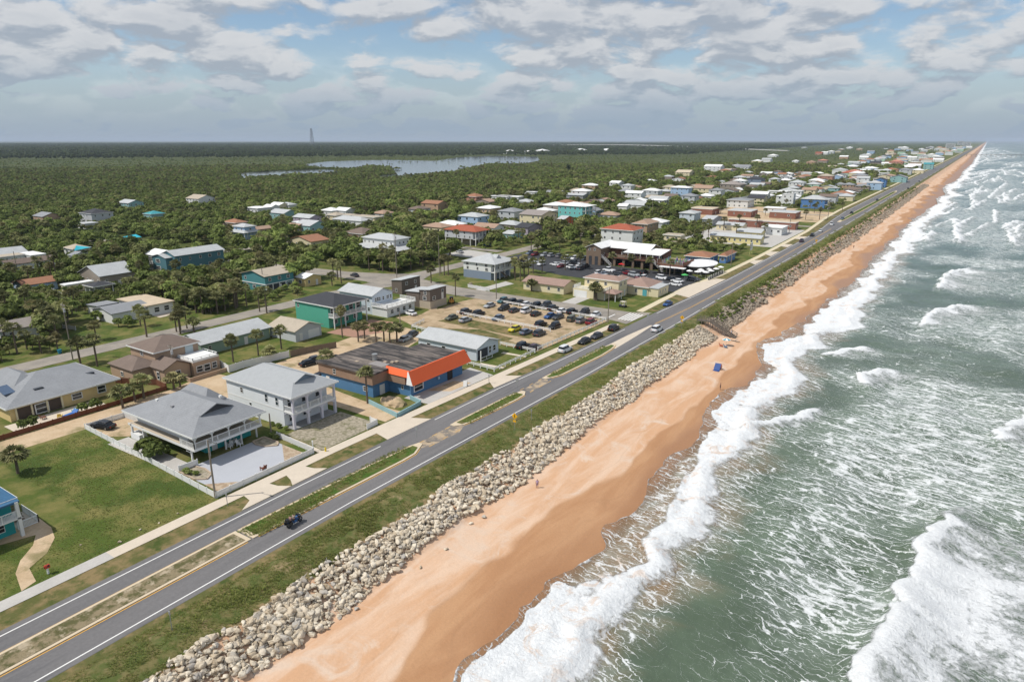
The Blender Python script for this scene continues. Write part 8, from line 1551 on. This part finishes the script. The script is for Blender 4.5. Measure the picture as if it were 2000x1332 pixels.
def person(x, y, z, rz, label, pose='stand', shirt=(.3, .3, .35), legs=(.08, .10, .16), h=1.72, parent_name='person'):
    """one skinned body: skeleton edges with a radius per joint"""
    k = h / 1.72; J = {'pel': (0, 0, .95, .15), 'wst': (0, 0, 1.12, .14), 'chs': (0, .01, 1.33, .17), 'nck': (0, .01, 1.50, .065), 'hd': (0, .03, 1.62, .105), 'top': (0, .02, 1.70, .08), 'lsh': (-.19, 0, 1.42, .075), 'rsh': (.19, 0, 1.42, .075)}
    if pose == 'stand': J.update(lel=(-.25, -.02, 1.15, .05), lwr=(-.27, .08, .92, .038), lha=(-.27, .11, .83, .04), rel=(.25, -.02, 1.15, .05), rwr=(.27, .08, .92, .038), rha=(.27, .11, .83, .04), lhp=(-.10, 0, .88, .105), lkn=(-.11, .03, .48, .07), lan=(-.12, 0, .08, .048), lft=(-.13, .16, .04, .042), rhp=(.10, 0, .88, .105), rkn=(.13, .05, .48, .07), ran=(.14, .02, .08, .048), rft=(.16, .18, .04, .042))
    elif pose == 'ride': J.update(lel=(-.30, .22, 1.22, .05), lwr=(-.34, .46, 1.12, .038), lha=(-.34, .53, 1.12, .04), rel=(.30, .22, 1.22, .05), rwr=(.34, .46, 1.12, .038), rha=(.34, .53, 1.12, .04), lhp=(-.12, .02, .90, .11), lkn=(-.26, .42, .82, .075), lan=(-.27, .36, .40, .05), lft=(-.28, .52, .36, .045), rhp=(.12, .02, .90, .11), rkn=(.26, .42, .82, .075), ran=(.27, .36, .40, .05), rft=(.28, .52, .36, .045))
    else: J.update(lel=(-.26, .02, 1.17, .05), lwr=(-.22, .24, 1.03, .038), lha=(-.2, .32, 1.0, .04), rel=(.26, .02, 1.17, .05), rwr=(.22, .24, 1.03, .038), rha=(.2, .32, 1.0, .04), lhp=(-.10, .02, .90, .11), lkn=(-.14, .48, .98, .075), lan=(-.14, .60, .56, .05), lft=(-.14, .76, .52, .042), rhp=(.10, .02, .90, .11), rkn=(.14, .48, .98, .075), ran=(.14, .60, .56, .05), rft=(.14, .76, .52, .042))
    E_ = [('pel', 'wst'), ('wst', 'chs'), ('chs', 'nck'), ('nck', 'hd'), ('hd', 'top'), ('chs', 'lsh'), ('lsh', 'lel'), ('lel', 'lwr'), ('lwr', 'lha'), ('chs', 'rsh'), ('rsh', 'rel'), ('rel', 'rwr'), ('rwr', 'rha'), ('pel', 'lhp'), ('lhp', 'lkn'), ('lkn', 'lan'), ('lan', 'lft'), ('pel', 'rhp'), ('rhp', 'rkn'), ('rkn', 'ran'), ('ran', 'rft')]
    nm = list(J); me = bpy.data.meshes.new('body'); me.from_pydata([tuple(c * k for c in J[n_][:3]) for n_ in nm], [(nm.index(a), nm.index(b)) for a, b in E_], []); me.update()
    o = bpy.data.objects.new('person', me); COL.objects.link(o); o.location = (x, y, z); o.rotation_euler = (0, 0, rz); tag(o, label, 'person')
    md = o.modifiers.new('skin', 'SKIN'); md.use_smooth_shade = True
    for i_, n_ in enumerate(nm): me.skin_vertices[0].data[i_].radius = (J[n_][3] * k,) * 2; me.skin_vertices[0].data[i_].use_root = n_ == 'pel'
    o.modifiers.new('sub', 'SUBSURF').levels = 1; o.modifiers['sub'].render_levels = 1
    dg = bpy.context.evaluated_depsgraph_get(); new = bpy.data.meshes.new_from_object(o.evaluated_get(dg)); o.modifiers.clear(); o.data = new; new.materials.clear()
    for nm_, c in (('shirt', shirt), ('legs', legs)): new.materials.append(plain('cloth_%02x%02x%02x' % tuple(int(v * 255) for v in c), c, .8))
    new.materials.append(SKIN); new.materials.append(plain('brown_hair', (.06, .035, .02)))
    co = np.empty(len(new.vertices) * 3); new.vertices.foreach_get('co', co); co = co.reshape(-1, 3) / k
    for p in new.polygons:
        c = co[list(p.vertices)].mean(0); arm = abs(c[0]) > .215 and c[2] > .6 and pose == 'stand' or abs(c[0]) > .2 and c[2] > 1.0 and c[1] > .1
        p.material_index = 3 if c[2] > 1.62 and c[1] < .06 else (2 if c[2] > 1.48 or (arm and c[2] < 1.3) or (pose == 'stand' and c[2] < .5) else (0 if c[2] > 1.0 else 1)); p.use_smooth = True
    return o
person(-41.2, 145.4, float(beach_z(-41.2)) + .02, R(-90), 'person in dark shorts standing at the edge of the foam', shirt=(.42, .24, .16), legs=(.03, .03, .05)); person(-51.7, 188.6, float(beach_z(-51.7)) + .02, R(-60), 'person in a pale shirt walking off the beach stairs', shirt=(.45, .5, .6), legs=(.05, .07, .14)); person(-48.7, 387.7, float(beach_z(-48.7)), R(30), 'person walking on the far sand above the waterline', shirt=(.3, .15, .1), legs=(.05, .05, .06))
person(-45.0, 158.2, float(beach_z(-45)), R(-90), 'person in a red top standing beside the blue beach shade', shirt=(.5, .12, .08), legs=(.3, .1, .08), h=1.6); person(-51.0, 83.4, float(beach_z(-51)), R(200), 'person in lilac standing on the sand by the boulders', shirt=(.4, .3, .45), legs=(.2, .12, .2), h=1.6)
o = empty('beach_shelter', (-46, 158.4, float(beach_z(-46)))); tag(o, 'blue fabric beach shelter standing on the orange sand', 'beach shelter'); o.scale = (.72, .72, .9); BC = plain('beach_blue', (.025, .07, .24), .6); mb = MB(); mb.add([(-1.0, -1.0, 0), (1.0, -1.0, 0), (1.0, .8, 1.5), (-1.0, .8, 1.5), (-1.0, .9, 0), (1.0, .9, 0)], [(0, 1, 2, 3), (3, 2, 5, 4), (0, 3, 4), (1, 5, 2)]); mb.build('canopy', BC, o); MB().box(-1.5, 1.2, -2.4, -1.0, .0, .06).build('groundsheet', BC, o)
for s_ in (-.9, .9): MB().cyl((s_, .8, 0), (s_, .8, 1.6), .03, n=6).build('pole', TRIM, o)
o = empty('beach_umbrella', (-50.1, 178.6, float(beach_z(-50.1)))); tag(o, 'teal and white beach umbrella near the foot of the stairs', 'beach umbrella'); n = 8; mb = MB(); mb2 = MB()
for k in range(n): (mb if k % 2 else mb2).add([(1.15 * math.cos(2 * math.pi * k / n), 1.15 * math.sin(2 * math.pi * k / n), 1.7), (1.15 * math.cos(2 * math.pi * (k + 1) / n), 1.15 * math.sin(2 * math.pi * (k + 1) / n), 1.7), (0, 0, 2.15)], [(0, 1, 2)])
mb.build('canopy_teal', plain('teal_cloth', (.05, .30, .38)), o); mb2.build('canopy_white', TRIM, o); MB().cyl((0, 0, -.2), (0, 0, 2.15), .03, n=6).build('pole', TRIM, o)
for i, (xx, yy, c) in enumerate(((-50.9, 176.9, (.55, .14, .06)), (-49.6, 176.6, (.08, .2, .35)))): chair(xx, yy, R(-80), plain('beach_chair_%d' % i, c), ['orange low beach chair beside the teal umbrella', 'blue low beach chair beside the teal umbrella'][i], float(beach_z(xx)))
o = link('driftwood', MB().cyl((0, 0, .1), (2.8, -.6, .15), .16, .08, 7).cyl((1.2, -.2, .15), (1.9, .9, .5), .07, .03, 6).mesh('driftwood'), GW); o.location = (-50.6, 184.2, float(beach_z(-50.6))); tag(o, 'grey driftwood log lying below the beach stairs', 'driftwood')
# motorcycle with rider and passenger
mc = empty('motorcycle', (-70.0, 51.6, .08), R(4)); mc.scale = (1.12, 1.15, 1.1); tag(mc, 'black and blue touring motorcycle riding up the seaward lane', 'motorcycle'); BK = paint('black'); BLU = plain('bike_blue', (.03, .14, .36), .25); CH = plain('chrome', (.6, .6, .6), .15, .03, 2, 1.0)
for yy in (-.85, .85): q = MB().cyl((-.08, yy, .33), (.08, yy, .33), .33, n=18).build('wheel', TYRE, mc); MB().cyl((-.09, yy, .33), (.09, yy, .33), .2, n=12).build('rim', CH, q)
mb = MB(); loft(mb, [(-.95, ring(.16, .55, .72, .12)), (-.3, ring(.20, .42, .78, .16)), (.2, ring(.22, .40, .95, .16)), (.55, ring(.14, .60, 1.0, .10))]); mb.build('tank_and_frame', BLU, mc); MB().box(-.2, .2, -.95, .15, .74, .86).build('seat', BK, mc); MB().box(-.18, .18, -.25, .3, .3, .6).build('engine', CH, mc)
for s_ in (-1, 1): MB().bar((s_ * .12, .85, .33), (s_ * .1, .58, 1.05), .035).build('fork', CH, mc); MB().cyl((s_ * .22, -1.1, .35), (s_ * .22, .1, .35), .05, n=8).build('exhaust', CH, mc); mb = MB(); loft(mb, [(-1.2, ring(.12, .42, .78, .10)), (-.6, ring(.13, .42, .8, .10))]); q = mb.build('pannier', BK, mc); q.location = (s_ * .33, 0, 0)
mb = MB(); loft(mb, [(.45, ring(.3, .75, 1.25, .18)), (.75, ring(.28, .65, 1.15, .12)), (.95, ring(.12, .7, .95, .06))]); mb.build('fairing', BK, mc); MB().bar((-.36, .5, 1.1), (.36, .5, 1.1), .025).build('handlebar', CH, mc); MB().cyl((0, .93, .85), (0, 1.0, .85), .1, n=10).build('headlight', LAMPW, mc); mb = MB(); loft(mb, [(-1.2, ring(.22, .85, 1.2, .18)), (-.85, ring(.24, .85, 1.25, .18))]); mb.build('top_box', BK, mc)
_r = R(4); off = lambda d_: (-70.0 - math.sin(_r) * d_, 51.6 + math.cos(_r) * d_)
q = off(-.1); person(q[0], q[1], .08 - .06, _r, 'motorcycle rider in a tan shirt gripping the handlebars', 'ride', (.36, .30, .26), (.05, .08, .18)); q = off(-.66); person(q[0], q[1], .08 + .04, _r, 'motorcycle passenger in a pinkish shirt sitting behind the rider', 'ride', (.40, .24, .22), (.05, .04, .05), 1.64)

# ------------------------------------------------------------------ far landmarks
br = empty('causeway_bridge', (-2059, 4225, 0)); tag(br, 'long pale concrete causeway bridge far beyond the lagoon', 'bridge'); A, B_ = Vector((-2900, 4650, 0)), Vector((-742, 3357, 0)); n = 26; L0 = Vector((-2059, 4225, 0)); CB = plain('bridge_concrete', (.55, .54, .52), .8, .05, .02)
hz = lambda t: 8 + 17 * math.sin(math.pi * min(1, max(0, (t * .9 + .08)))) ** 1.2 - 4 * t
mb = MB()
for k in range(n): p, q = A.lerp(B_, k / n) - L0, A.lerp(B_, (k + 1) / n) - L0; mb.bar((p.x, p.y, hz(k / n)), (q.x, q.y, hz((k + 1) / n)), 6.5, 1.5)
mb.build('deck', CB, br)
for k in range(1, n): p = A.lerp(B_, k / n) - L0; MB().box(p.x - 1.6, p.x + 1.6, p.y - 4, p.y + 4, 0, hz(k / n)).build('pier', CB, br)
tw = empty('lattice_tower', (-4962, 4236, 0)); tag(tw, 'tall thin lattice tower standing above the horizon forest', 'tower'); TM = plain('tower_steel', (.22, .24, .28), .6); HT = 150
for sx_ in (-1, 1):
    for sy_ in (-1, 1): MB().bar((sx_ * 13, sy_ * 13, 0), (sx_ * 4, sy_ * 4, HT), 1.3).build('leg', TM, tw)
for k in range(7):
    z0_, z1_ = HT * k / 7, HT * (k + 1) / 7; a, b = 13 - 9 * k / 7, 13 - 9 * (k + 1) / 7; mb = MB()
    for s_ in (-1, 1): mb.bar((-a, s_ * a, z0_), (b, s_ * b, z1_), .7); mb.bar((s_ * a, -a, z0_), (s_ * b, b, z1_), .7); mb.bar((-b, s_ * b, z1_), (b, s_ * b, z1_), .7); mb.bar((s_ * b, -b, z1_), (s_ * b, b, z1_), .7)
    mb.build('brace', TM, tw)
pr = empty('fishing_pier', (-40, 2900, -4)); tag(pr, 'long fishing pier reaching into the surf far up the coast', 'pier'); MB().box(-20, 175, -3.5, 3.5, 7, 8).build('deck', GW, pr); MB().box(150, 172, -6, 6, 8, 12).build('pier_shed', TRIM, pr)
for k in range(14): MB().box(-14 + k * 14 - .6, -14 + k * 14 + .6, -3.2, 3.2, -4, 7).build('pile', GW, pr)
for i, (x, y, w_, h_) in enumerate(((-190, 5200, 50, 28), (-150, 7400, 60, 34), (-230, 8600, 50, 40))):
    o = empty('condo_tower', (x, y, 0)); tag(o, 'distant pale condominium tower beside the far beach', 'tower block', 'distant towers'); MB().box(-w_ / 2, w_ / 2, -12, 12, 0, h_).build('wall', wm('white'), o); MB().box(-w_ / 2 - 1, w_ / 2 + 1, -13, 13, h_, h_ + 3).build('roof', rm('lgrey'), o)
    for k in range(int(h_ // 6)): MB().box(-w_ / 2 + 3, w_ / 2 - 3, -12.3, -12, 3 + k * 6, 6 + k * 6).build('window_band', GLASS, o)
# the town runs on up the coast
rr = np.random.default_rng(31); rcs = ['white', 'lgrey', 'grey', 'rust', 'white', 'beige', 'lgrey', 'dark', 'coral']; wcs = ['white', 'cream', 'lgrey', 'white', 'sky', 'tan', 'taupe', 'mint']
for i in range(110):
    y = 1050 * math.exp(rr.uniform(0, 1.7)); x = -92 - abs(rr.normal()) * (70 + .03 * y); k = 1 + y / 5200
    wc, rc, st = wcs[rr.integers(0, 8)], rcs[rr.integers(0, 9)], ['hip', 'gx', 'flat', 'hip'][rr.integers(0, 4)]
    house('fartown%d' % i, 'small %s %s house with %s roof in the distant town up the coast' % (WN[wc], FARNAMES[st], RN[rc]), '', (x - 8 * k, x + 8 * k, y - 8 * k, y + 8 * k, rr.uniform(4, 8) * k ** .5), wc, rc, st, 2.2 * k, .4, detail=False, group='houses of the distant town', trim=False, wins=False)

# ------------------------------------------------------------------ the air
hz_ = MB().box(-125000, 60000, -1500, 95000, -12, 172).build('haze', None); tag(hz_, kind='stuff', label='thin pale summer haze over land and sea', cat='haze')
hm = bpy.data.materials.new('summer_haze'); hm.use_nodes = True; t = NT(hm.node_tree); t.n.clear(); pv = t.node('ShaderNodeVolumePrincipled'); oo = t.node('ShaderNodeOutputMaterial')
pv.inputs['Color'].default_value = (0.72, 0.84, 1.0, 1); pv.inputs['Density'].default_value = 4.8e-5; pv.inputs['Anisotropy'].default_value = 0.0
t.l.new(pv.outputs[0], oo.inputs['Volume']); hz_.data.materials.append(hm)
